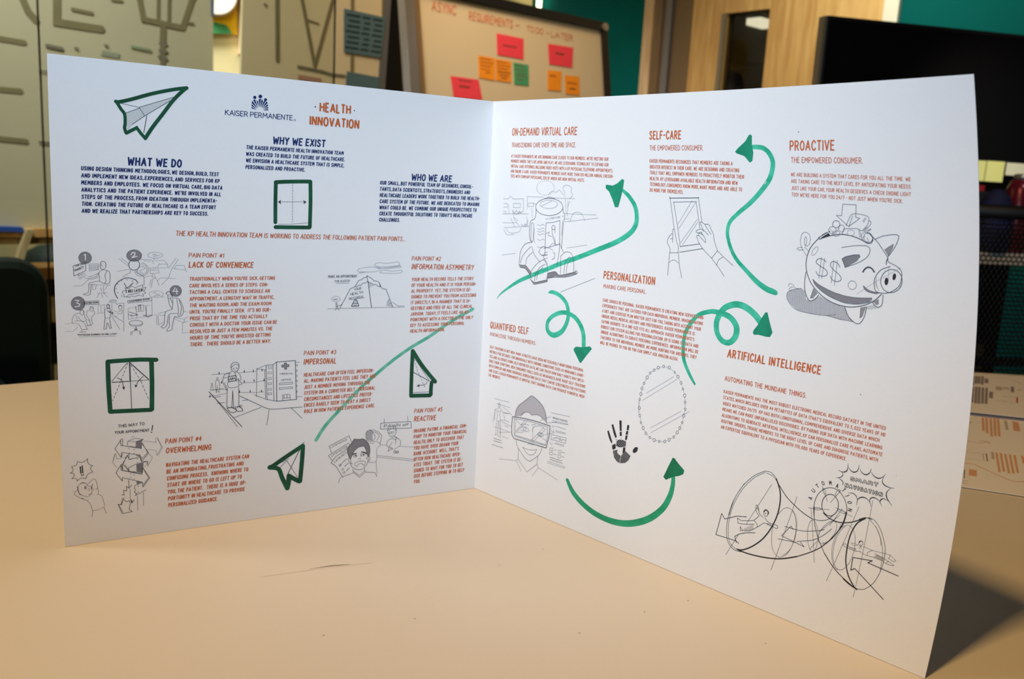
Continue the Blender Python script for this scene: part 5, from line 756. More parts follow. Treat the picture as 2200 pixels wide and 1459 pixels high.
  ('F','shade2',None,0,'349 596,7 41,19 37,30 26,42 35,41 31,38 -9,38 -19,33 -27,25 -49,6 -43,-32 19,-25 14,-37 1,-30 -10,-32 9,-31 -5,-36 -32'),
  ('S','lightpencil',None,0,0.1,'586 720,32 -51;565 738,60 -95;550 746,78 -124;535 753,79 -126'),
  ('S','lightpencil',None,0,0.11,'521 759,77 -122;509 761,73 -115;497 764,70 -112;486 765,71 -112;479 759,68 -106;472 754,64 -101;465 749,62 -98;458 743,61 -95;451 738,59 -93;444 733,56 -89;437 727,50 -79;430 721,44 -69;423 715,41 -64;416 709,39 -59;409 704,36 -56;402 698,35 -54;396 692,34 -54;389 686,34 -54;382 680,35 -54;375 674,35 -54;370 665,32 -51;365 655,29 -44;360 646,25 -38;356 637,20 -32;353 623,14 -21;351 610,7 -11'),
  ('S','pencil',None,1,0.32,'349 596,7 41,19 37,30 26,42 35,41 31,38 -9,38 -19,33 -27,25 -49,6 -43'),
  ('S','pencil',None,1,0.24,'402 612,18 23,27 15,25 2,16 -8,16 -1,30 10,37 -1,25 -14'),
  ('S','pencil',None,0,0.49,'327 590,98 14,113 6,121 -1,-1 -62,-19 -88,-114 -4,-94 -4,-77 -3,-24 20,-5 61,2 61'),
  ('S','pencil',None,0,0.24,'344 581,107 15,188 2,5 -64,-13 -61,-107 -5,-155 -2,-17 8,-8 107;365 473,159 5,110 0'),
  ('S','lightpencil',None,0,0.22,'445 597,-88 -105;464 596,-115 -123;350 579,67 -27;358 566,2 -66;376 497,57 12;385 305,52 -59;225 273,159 32,17 16;151 674,138 5;228 646,72 -2;237 599,62 5;221 543,40 5,40 -1;258 513,42 0;211 455,113 29;219 484,77 -3;241 434,63 1;234 637,89 -36;228 535,101 -14'),
  ('S','lightpencil',None,0,0.21,'612 591,-115 -127;631 586,-113 -122;515 576,3 -107;647 502,-90 24;584 311,-50 -68;584 312,78 -15,89 -18;677 619,1 -11,15 2,-1 11;674 591,1 -13,18 2,-1 14;671 506,1 -13,17 3,-1 12;658 378,146 2,-1 -10,-147 -3'),
  ('S','pencil',None,1,0.19,'393 522,25 20,37 9,31 -15;407 519,38 2,37 7;512 538,5 24,35 21,36 5,28 -10;404 556,37 11,38 3;503 578,36 11'),
  ('S','pencil',None,1,0.18,'557 526,23 19,34 -6,-26 -17,-31 4'),
  ('S','pencil',None,0,0.19,'457 539,-1 -5,-5 -4,-7 -3,-7 -1,-5 2,-2 5,1 5,5 4,7 3,7 1,5 -3,2 -4'),
  ('S','pencil',None,0,0.18,'598 537,-2 -5,-5 -5,-7 -3,-7 0,-5 2,-3 4,2 5,5 5,7 3,7 0,6 -2,2 -4;671 469,25 4,0 -18,-25 -3,0 17;742 472,24 4,0 -18,-24 -3,0 17;670 441,25 4,0 -18,-24 -3,-1 17;740 442,25 4,0 -19,-24 -3,-1 18'),
  ('S','pencil',None,1,0.27,'374 442,11 -36,33 -30,41 -31,40 -11,35 21,40 35,22 34,8 31'),
  ('S','pencil',None,1,0.22,'433 411,46 -4,50 9,30 12;559 428,-16 -32,-30 -18,-38 2,-40 29'),
  ('S','pencil',None,1,0.21,'475 439,13 9,19 -1,16 1,10 11'),
  ('S','pencil',None,0,0.22,'398 395,3 -76;401 319,86 -63,83 76,14 -20'),
  ('S','pencil',None,0,0.21,'573 390,-3 -58'),
  ('S','lightpencil',None,0,0.23,'210 641,-1 -7,-4 -6,-5 -3,-5 0,-4 5,-2 7,0 7,4 6,5 3,6 0,4 -5,2 -7;173 644,62 2;198 660,2 -30;661 696,156 10;677 648,130 8;677 639,127 13;704 619,25 0,63 -1;707 591,85 4;707 583,86 5;706 506,79 1;715 513,70 2;573 623,87 47;628 620,87 28;622 542,78 34'),
  ('S','lightpencil',None,1,0.23,'173 604,26 17,27 -10,23 -33,12 -30;166 607,-10 -51,-7 -43;180 598,7 -34,-5 -26,20 -10,16 19,-10 31,9 26;182 528,-2 -44,1 -58;199 525,-1 -46,1 -46;205 529,9 -46,7 -42;218 542,5 -57,3 -50'),
  ('S','lightpencil',None,0,0.2,'177 595,40 7;162 606,-1 -78;196 434,38 -14;169 427,20 6;161 481,51 1'),
  ('S','pencil',None,0,0.26,'160 401,77 3;165 385,75 3;150 355,104 3;675 408,103 3;676 394,107 2'),
  ('S','pencil',None,0,0.25,'247 597,49 6'),
  ('S','pencil',None,0,0.2,'675 557,124 8,-3 -35,-123 -5,2 32;686 538,15 -1,11 10,20 1,19 -12,-5 19,16 -17,9 14,8 -4,15 1'),
  ('S','lightpencil',None,0,0.31,'707 465,16 1;705 437,23 1;774 439,20 0'),
  ('S','lightpencil',None,0,0.3,'773 467,23 1'),
  ('T','pencil',[('TIM HEALTH QUOTES',67.5,66.1,80.0,66.6,1.16,0.13,0)],None),
 ]),
 ('R', 'handprint', 'black inked handprint with five fingers', [
  ('F','dark',None,0,'1110 687,9 8,13 -24,20 -39,-4 -12,-15 17,-15 27;1137 732,12 8,14 -30,19 -40,-9 -11,-15 23;1191 769,7 7,10 -3,5 -57,-13 -7;1200 705,13 6,4 -26,-14 -6;1249 755,9 8,7 -7,-3 -26,-13 -4;1246 721,14 5,-1 -24,-16 -4;1243 693,16 5,-5 -30,-12 -2;1177 656,8 -2,-7 -5;1209 669,11 1,-7 -4;1152 611,24 16,5 -27,-15 -14,-10 3;1183 646,17 12,27 4,23 -3,1 -30,-29 -13,-22 -5,-19 4;1161 579,33 15,1 -21,26 -10,-6 -46,-20 6,-21 17;1232 617,17 7,1 -29,-18 -16;1224 569,31 31,35 -19,-12 -30,-24 -23,-36 -10;1332 621,-3 -5,-4 -4,-5 -3,-4 -3,-4 -1,-4 1,-3 1,-2 3,-1 4,1 5,1 5,3 5,3 5,5 5,4 3,4 2,5 1,3 0,3 -2,2 -3,1 -4,-1 -4,-1 -5'),
  ('S','paper',None,0,0.1,'1215 565,5 -9;1189 592,5 -10;1202 570,16 -27;1181 588,36 -58;1173 585,41 -68;1165 581,37 -60;1166 564,20 -34;1223 557,10 21;1220 534,30 61;1221 519,39 78;1232 521,35 73;1242 524,32 66;1252 527,29 59;1267 540,21 42;1182 637,12 17;1182 620,28 40;1188 613,35 49;1198 611,36 50;1211 613,33 47;1225 618,25 35;1241 625,9 13'),
 ]),
 ('R', 'pencil_sketch', 'pencil drawing of an oval mirror framed with beads', [
  ('S','pencil',None,0,0.24,'1476 1152,-1 -5,-3 -4,-4 0,-3 2,-2 4,1 5,3 3,4 1,4 -2,1 -4;1514 1153,-1 -6,-3 -4,-5 -1,-4 3,-2 5,1 5,4 4,5 1,4 -2,1 -5;1549 1133,-1 -4,-2 -3,-3 0,-3 1,-1 4,1 3,2 3,3 1,3 -2,1 -3;1574 1113,-1 -5,-4 -4,-4 -1,-4 2,-2 5,1 5,4 4,4 1,4 -2,2 -5;1595 1082,-1 -5,-3 -3,-4 -1,-3 2,-2 4,1 5,3 4,4 1,4 -2,1 -5;1608 1051,-1 -4,-2 -3,-3 0,-3 1,-1 4,1 4,2 2,3 1,3 -2,1 -3;1624 1016,-1 -5,-3 -4,-5 -2,-4 3,-2 5,1 6,4 4,5 1,4 -2,1 -6;1628 979,-1 -4,-2 -3,-4 -1,-3 2,-1 4,0 4,3 3,4 1,3 -2,1 -4;1632 941,-1 -4,-2 -3,-4 -1,-3 2,-1 3,0 5,3 3,3 1,3 -2,2 -4;1628 903,-1 -5,-3 -5,-5 -1,-4 3,-2 5,1 6,4 4,4 1,4 -3,2 -5;1619 862,0 -4,-3 -3,-3 0,-3 1,-1 4,1 4,2 2,3 1,3 -2,1 -3;1608 828,0 -5,-3 -4,-4 -1,-4 2,-2 5,1 5,3 4,4 1,4 -3,1 -4;1595 800,-1 -6,-3 -4,-5 -1,-4 2,-2 5,1 6,4 4,4 1,4 -3,2 -4;1572 767,0 -4,-3 -3,-3 -1,-2 2,-2 3,1 4,2 3,3 1,3 -2,1 -3;1547 744,-1 -5,-4 -5,-4 -1,-4 3,-2 5,1 5,3 4,5 2,4 -3,2 -5'),
  ('S','lightpencil',None,0,0.17,'1480 1151,17 0;1515 1147,21 -11;1598 818,-6 -12;1583 790,-11 -16;1559 759,-12 -10;1530 737,-9 -6;1503 723,-16 -4;1467 717,-15 0;1433 719,-12 3;1404 729,-14 8;1377 748,-11 13;1357 775,-9 14;1341 804,-7 23;1330 843,-4 27;1324 887,-1 32;1325 937,2 17;1330 971,3 16;1337 1005,5 14;1350 1037,10 21;1369 1075,9 13;1391 1103,9 8;1416 1124,11 7;1445 1141,15 6;1364 974,174 132;1342 927,219 169;1409 779,192 143;1416 754,236 178;1317 918,4 -73'),
  ('S','lightpencil',None,0,0.16,'1550 1126,10 -9;1571 1105,13 -18;1592 1073,8 -16;1606 1042,8 -20;1618 1007,3 -21;1623 970,2 -22;1625 931,-3 -21;1619 893,-4 -24;1611 852,-6 -17'),
  ('S','pencil',None,0,0.25,'1519 727,-1 -5,-3 -4,-4 -1,-3 2,-2 5,1 5,3 4,4 1,3 -2,2 -5;1482 718,-1 -4,-2 -3,-3 -1,-3 2,-2 4,1 4,2 3,4 1,3 -2,1 -4;1450 718,-1 -6,-3 -4,-5 -1,-5 2,-2 5,1 6,4 5,5 1,4 -2,2 -6;1418 726,-1 -5,-3 -3,-4 -1,-3 2,-1 4,1 4,2 3,4 1,3 -2,2 -3;1389 743,-1 -5,-3 -3,-4 -1,-3 2,-2 4,1 4,3 4,4 1,3 -2,2 -4;1369 770,-1 -6,-4 -5,-5 -1,-4 3,-2 5,1 6,4 4,5 2,4 -3,2 -5;1348 797,0 -4,-3 -3,-3 0,-3 1,-1 4,0 4,3 3,3 0,3 -1,1 -4;1339 837,-1 -6,-3 -4,-5 -1,-4 2,-2 5,1 5,4 4,4 1,4 -2,2 -4;1332 880,-1 -6,-3 -4,-5 -1,-4 3,-2 5,1 5,4 4,4 1,4 -2,2 -5;1328 929,0 -4,-3 -2,-3 -1,-3 1,-1 4,0 4,3 3,3 0,3 -1,1 -4;1337 964,-1 -6,-4 -4,-5 -1,-4 3,-2 5,1 6,4 4,5 1,4 -3,2 -5;1341 997,-1 -5,-3 -3,-4 -1,-4 2,-2 4,1 5,4 4,4 1,3 -3,2 -4;1351 1029,-1 -4,-2 -3,-4 -1,-3 2,-1 4,0 4,3 3,4 1,3 -2,1 -4;1372 1069,-1 -6,-4 -5,-5 -1,-4 3,-2 5,1 6,4 4,5 1,4 -2,2 -5;1389 1097,-1 -4,-3 -3,-3 -1,-3 2,-2 4,1 4,3 3,4 1,3 -2,1 -4;1414 1119,-1 -5,-3 -3,-4 -1,-3 2,-2 4,1 5,3 3,4 1,4 -2,1 -4;1443 1139,-1 -6,-4 -4,-5 -1,-4 3,-2 5,1 5,4 4,5 1,4 -2,2 -5'),
 ]),
 ('R', 'pencil_sketch', 'ink drawing of people flying through a looping funnel tube', [
  ('S','ink',None,1,0.26,'2123 721,-58 -43,-57 -74,-43 -101,-17 -99,4 -82,21 -46,37 -23,40 3;2394 549,40 2,41 17,29 38'),
  ('S','ink',None,1,0.25,'2123 721,34 2,32 -25,22 -36'),
  ('S','ink',None,1,0.21,'2126 715,-53 -42,-56 -73,-43 -99,-17 -94,5 -81,20 -47,39 -19;2018 624,-44 -95,-21 -100'),
  ('S','ink',None,1,0.2,'2132 714,36 -7,22 -17'),
  ('S','ink',None,1,0.63,'2189 698,27 -57,8 -60,-7 -75,-24 -76,-37 -69,-52 -58,-50 -35,-30 -6'),
  ('S','ink',None,1,0.62,'2030 260,68 0,95 13,79 22,79 39'),
  ('S','ink',None,1,0.42,'2351 334,75 53,47 46,44 63,32 70,11 68'),
  ('S','ink',None,1,0.38,'2207 670,52 -53,74 -45,61 -23'),
  ('S','ink',None,1,0.29,'2410 549,-11 63,8 57,27 42,35 20,37 -3,34 -30,20 -48,-1 -49,-13 -52,-46 -80;2401 613,11 -74,26 -69,46 -72'),
  ('S','ink',None,1,0.41,'2484 398,52 -52,59 -38,73 -32'),
  ('S','ink',None,0,0.34,'2517 656,1 -12,-1 -12,-4 -12,-5 -10,-7 -9,-7 -7,-9 -4,-9 -1,-9 1,-9 4,-7 7,-7 8,-4 11,-3 12,0 12,1 12,4 12,5 11,7 8,8 7,9 4,9 1,9 -1,8 -5,7 -6,6 -9,5 -10,2 -12'),
  ('S','ink',None,1,0.46,'2450 595,34 -18,48 -5,50 15,42 25,28 18'),
  ('S','ink',None,1,0.56,'2652 629,-35 -36,-22 -63,-6 -75,5 -67,24 -62,39 -46'),
  ('S','ink',None,1,0.51,'2595 305,35 -17,38 -11'),
  ('S','ink',None,1,0.3,'2624 616,27 17,30 0'),
  ('S','ink',None,1,0.22,'2651 633,37 3,37 -35,29 -59,11 -54,-5 -79,-22 -71,-33 -43,-28 -13,-21 0'),
  ('S','ink',None,1,0.17,'2674 629,37 -33,27 -49,17 -62,1 -80;2705 605,26 -44,11 -39;2639 495,1 14,7 5,10 -2,2 -10,-8 -13,-7 1'),
  ('S','ink',None,0,0.17,'2326 442,-2 -29,-5 -29,-8 -26,-10 -23,-12 -17,-14 -12,-14 -6,-13 1,-13 8,-12 14,-10 19,-6 25,-4 27,-1 30,3 30,6 29,8 27,11 22,12 18,14 12,14 5,13 -2,13 -8,11 -14,8 -20,7 -24,3 -27,1 -30;2169 664,-112 -250;2308 637,-81 -420;2093 420,5 -7;2088 416,12 -17;2083 412,12 -17;2078 408,12 -17;2073 404,12 -17;2068 400,13 -17;2063 396,11 -15;2058 392,9 -12;2640 493,5 -4,10 -6;2646 496,7 -1'),
  ('S','ink',None,0,0.16,'2296 559,5 -4,5 -5,4 -6,4 -7,3 -8,3 -8,3 -9,2 -10,2 -11,1 -10,1 -12,0 -11,0 -12,-1 -11,-1 -12,-2 -12,-2 -11,-3 -11,-3 -11,-3 -10,-4 -9,-4 -9,-5 -8,-5 -7,-5 -7,-5 -5,-6 -5,-5 -3;2440 474,2 -18,1 -17,-1 -16,-2 -14,-4 -11,-4 -7,-6 -4,-6 0,-6 4,-7 7,-6 11,-5 14,-5 16,-3 18,-2 18,-1 17,1 16,3 14,3 11,5 7,6 4,6 0,6 -4,6 -8,6 -11,5 -14,5 -16,3 -17;2569 341,-5 0,-5 2,-5 2,-4 3,-5 5,-4 5,-3 7,-3 7,-3 8,-3 9,-2 10,-1 11,-1 10,0 11,0 12,0 11,1 12,2 11,2 12,3 11,3 10,3 10,4 9,4 9,4 7,5 7,5 6,5 5;2512 494,-7 -14,-8 -13,-9 -11,-9 -9,-8 -6,-9 -2,-7 0,-6 4,-4 7,-2 10,0 12,2 13,4 15,6 15,7 14,9 13,8 11,10 9,8 5,8 3,7 -1,6 -4,4 -7,2 -9,0 -12,-2 -14,-4 -14,-6 -15;2542 566,0 -4,-1 -5,-1 -5,-1 -5,-1 -6,-2 -7,-2 -6,-3 -6,-3 -7,-3 -7,-3 -6,-3 -7,-4 -6,-3 -6,-4 -6,-4 -5,-4 -5,-4 -5,-3 -4,-4 -3,-3 -3,-4 -2,-3 -2,-3 -1,-2 0,-2 0,-2 1,-2 2;2386 603,57 -269;2427 727,36 -70;2522 736,-44 -78;2372 598,106 22;2505 639,84 -20;2538 643,-49 -102;2532 609,-90 -115;2409 392,30 51;2439 612,0 -1,-2 -2,-2 -2,-3 -2,-4 -2,-4 -1,-5 -2,-5 -1,-4 0,-4 0,-4 0,-2 0,-2 1,-1 2,1 1,1 2,3 2,3 2,4 1,4 2,5 1,5 1,4 1,4 0,3 0,3 -1,2 -1,0 -1;2557 626,-1 -1,-2 -2,-2 -1,-4 0,-4 -1,-4 1,-5 0,-4 1,-5 1,-3 2,-3 2,-2 1,-1 2,0 2,1 2,2 1,3 1,3 1,4 0,5 0,4 -1,5 -1,4 -1,3 -2,3 -1,2 -2,1 -2,0 -2;2446 708,2 -4,1 -3,1 -3,0 -3,0 -2,-1 -2,-1 -1,-1 -1,-2 0,-2 1,-2 2,-2 2,-2 3,-2 3,-1 3,-2 3,0 4,-1 2,0 3,1 2,1 1,1 0,2 0,2 -1,2 -1,2 -3,2 -2,2 -3;2510 715,-1 -3,-2 -4,-2 -3,-2 -2,-2 -2,-2 -1,-1 0,-1 1,-1 2,0 2,0 3,1 3,1 4,1 4,2 4,2 3,2 3,2 2,2 2,1 1,2 0,1 -1,0 -2,1 -2,-1 -3,0 -3,-1 -4,-2 -4'),
  ('S','ink',None,0,0.15,'2624 462,-3 -26,-5 -25,-7 -23,-9 -19,-10 -15,-12 -10,-11 -4,-12 1,-11 7,-10 13,-7 17,-6 22,-3 24,0 26,3 26,5 25,8 23,9 20,11 15,12 9,11 4,12 -2,10 -7,9 -13,8 -17,5 -22,2 -24,1 -25;2615 677,-98 -411;2674 727,-17 -492;2632 458,19 5,5 -2;2628 471,4 -13;2785 472,4 20,9 -6,20 -13,-9 -8,-24 7;2719 475,48 -10;2776 448,9 10;2642 479,13 -1;2648 463,5 -3'),
  ('S','ink',None,0,0.18,'2020 339,-55 -128;2053 388,8 -10;2048 384,6 -8'),
  ('S','ink',None,0,0.33,'2053 450,-55 -13,-67 -37,-22 24,-18 -125,120 5,18 -9;2001 325,14 -29'),
  ('S','ink',None,1,0.32,'2112 381,-42 -13,-41 -19,-28 -24'),
  ('S','ink',None,1,0.24,'2467 513,-56 -25,-53 -16,-55 -6;2339 410,78 33,49 41,36 45'),
  ('S','ink',None,0,0.25,'2309 466,-11 13,-42 -66,124 -18,-23 17;2266 466,53 2;2240 391,95 13'),
  ('S','ink',None,0,0.37,'2840 406,-145 15,19 16,-91 -14,0 -65,17 15,154 -98'),
  ('S','ink',None,0,0.23,'2168 506,0 -8,-4 -8,-6 -4,-6 0,-6 5,-2 8,0 9,4 7,6 4,6 0,6 -5,2 -8;2151 499,8 5;2042 372,-17 16,3 -22,14 6;2172 454,1 -11;2189 457,2 -12;2180 455,2 -10;2110 513,12 -23;2104 511,8 8'),
  ('S','ink',None,1,0.57,'2144 507,10 13,14 -7,0 -11'),
  ('S','ink',None,1,0.23,'2145 476,-23 14,-12 33,-13 4,8 -33,16 -16;2121 478,-26 -33,-34 -13,-37 -11;2154 477,23 -18,35 -1,16 -3,-2 -13,-23 1,-37 7,-14 -2;2152 448,-34 -34,-38 -32,-38 -10;2095 445,19 -12,5 -18;2028 404,35 8,38 14'),
  ('S','ink',None,0,0.24,'2024 421,-21 7,6 -26,19 2'),
  ('S','ink',None,1,0.37,'2640 503,7 11,9 -2'),
  ('S','ink',None,1,0.15,'2566 468,9 9,17 -8,36 0;2566 468,22 -8,44 -3;2606 491,24 1,4 -4,-20 -6,-8 9;2662 491,46 -4,42 2,39 3;2658 459,28 -5,30 1,47 -3;2708 487,-21 -17,1 -16;2767 464,19 -5,15 -6,12 -5,-17 -4,-26 3,-7 5'),
  ('S','ink',None,0,0.11,'2761 468,2 -2;2757 469,5 -8;2753 470,8 -13;2749 471,10 -18;2745 471,11 -18'),
  ('S','ink',None,0,0.12,'2741 472,11 -19;2737 473,11 -19;2733 474,11 -20;2731 472,9 -17;2728 470,9 -15;2726 468,7 -12;2724 466,5 -9;2721 463,4 -6;2719 461,2 -3'),
  ('S','ink',None,0,0.1,'2624 469,4 -10;2620 468,3 -9;2616 468,3 -9;2611 468,3 -9;2607 468,3 -9;2603 467,3 -8;2598 467,3 -8'),
  ('S','ink',None,1,(0.14,0.33,0.52,0.33,0.14),'2496 829,19 -4,16 6,8 15,-1 29;2514 825,6 -13,-9 -15,-22 -10;2502 790,15 -7,9 -11,-3 -13'),
  ('S','ink',None,1,(0.14,0.33,0.51,0.33,0.14),'2542 857,13 -14,16 -4,16 13,4 29;2604 705,-8 19,-17 10,-21 -4'),
  ('S','ink',None,1,(0.14,0.32,0.5,0.32,0.14),'2594 864,15 -18,19 -4,16 15,4 21;2651 860,12 -13,19 -7,19 8,15 20;2709 727,-17 12,-20 1,-12 -15,10 -32'),
  ('S','ink',None,1,(0.13,0.31,0.49,0.31,0.13),'2709 852,-4 -22,11 -14,22 -6,24 2;2747 809,-15 -23,0 -22,13 -20,17 -17;2745 743,-21 6,-13 -7,-4 -14,11 -16'),
  ('S','ink',None,1,(0.14,0.32,0.51,0.32,0.14),'2662 713,-18 14,-22 0,-17 -16,-2 -30'),
  ('T','ink',[('A',238.6,64.1,238.8,65.5,2.18,0.14,0)],None),
  ('T','ink',[('U',239.2,68.1,239.9,69.3,2.08,0.14,0)],None),
  ('T','ink',[('T',240.6,70.9,241.6,71.9,2.07,0.14,0)],None),
  ('T','ink',[('O',242.9,73.0,244.1,73.7,2.13,0.14,0)],None),
  ('T','ink',[('M',246.1,74.2,247.4,74.5,2.23,0.14,0)],None),
  ('T','ink',[('A',249.2,73.9,250.4,73.7,2.32,0.14,0)],None),
  ('T','ink',[('T',252.2,73.2,253.2,72.5,2.34,0.14,0)],None),
  ('T','ink',[('I',254.1,71.3,254.8,70.3,2.3,0.14,0)],None),
  ('T','ink',[('O',255.7,68.8,256.0,67.6,2.19,0.14,0)],None),
  ('T','ink',[('N',256.6,65.7,256.4,64.3,2.07,0.14,0)],None),
  ('T','ink',[('SMART',255.7,79.2,269.1,79.8,2.16,0.36,0)],None),
  ('T','paper',[('SMART',255.7,79.2,269.1,79.8,2.16,(0.36,0.13),0)],3),
  ('T','ink',[('NAVIGATION',253.5,75.3,271.5,75.5,2.3,0.36,0)],None),
  ('T','paper',[('NAVIGATION',253.5,75.3,271.5,75.5,2.3,(0.36,0.12),0)],3),
 ]),
 ('R', 'speck', 'tiny dark printing speck', [
  ('F','pencil',None,0,'2249 2408,0 0,0 -1,-1 0,0 -1,-1 0,-1 0,-1 0,0 0,-1 1,0 0,0 1,0 0,0 1,0 0,0 1,1 0,1 0,0 0,1 0,1 0,0 0,1 -1,0 0'),
 ]),
 ('R', 'speck', 'tiny dark printing speck', [
  ('F','pencil',None,0,'2764 875,0 0,0 0,0 -1,0 0,0 0,-1 0,0 0,0 0,0 0,-1 0,0 0,0 1,0 0,0 0,0 1,1 0,0 0,0 0,0 0,1 0,0 0,0 0,0 0'),
 ]),
 ('R', 'speck', 'tiny dark printing speck', [
  ('F','pencil',None,0,'2568 1226,0 -1,-1 0,0 -1,0 0,-1 -1,0 0,-1 0,-1 0,0 1,0 0,-1 0,0 1,0 1,0 0,1 1,0 0,1 1,0 0,1 0,0 0,1 -1,0 0,0 0'),
 ]),
]
for side, name, label, items in INK:
    ink = Ink(); order = {'F': 0, 'S': 1, 'T': 2}
    for it in items:
        kind, m = it[0], it[1]
        if kind == 'F':
            for P in unpack(it[4]): ink.fill(catmull(P, 4) if it[3] else P, m, .12 if it[2] == 3 else LAYER.get(m, .09))
        elif kind == 'S':
            for P in unpack(it[5]):
                w_ = it[4]; h = .125 if it[2] == 3 else LAYER.get(m, .09)
                if isinstance(w_, tuple):
                    k = len(P); ws = [w_[min(len(w_) - 1, int(round(i * (len(w_) - 1) / max(1, k - 1))))] for i in range(k)]
                    P3 = [(p[0], p[1], ws[i]) for i, p in enumerate(P)]
                    if it[3]: P3 = catmull(P3, 8)
                    ink.stroke([(p[0], p[1]) for p in P3], [p[2] for p in P3], m, h)
                else: ink.stroke(catmull(P, 5) if it[3] else P, w_, m, h)
        else:
            hh = .135 if (len(it) > 3 and it[3] == 3) else .105
            for (tx, x0, y0, x1, y1, cap, wt, sh) in it[2]: ink.text(tx, x0, y0, x1, y1, cap, wt, sh, m, hh)
    ink.build(name, place, panels[side], label)

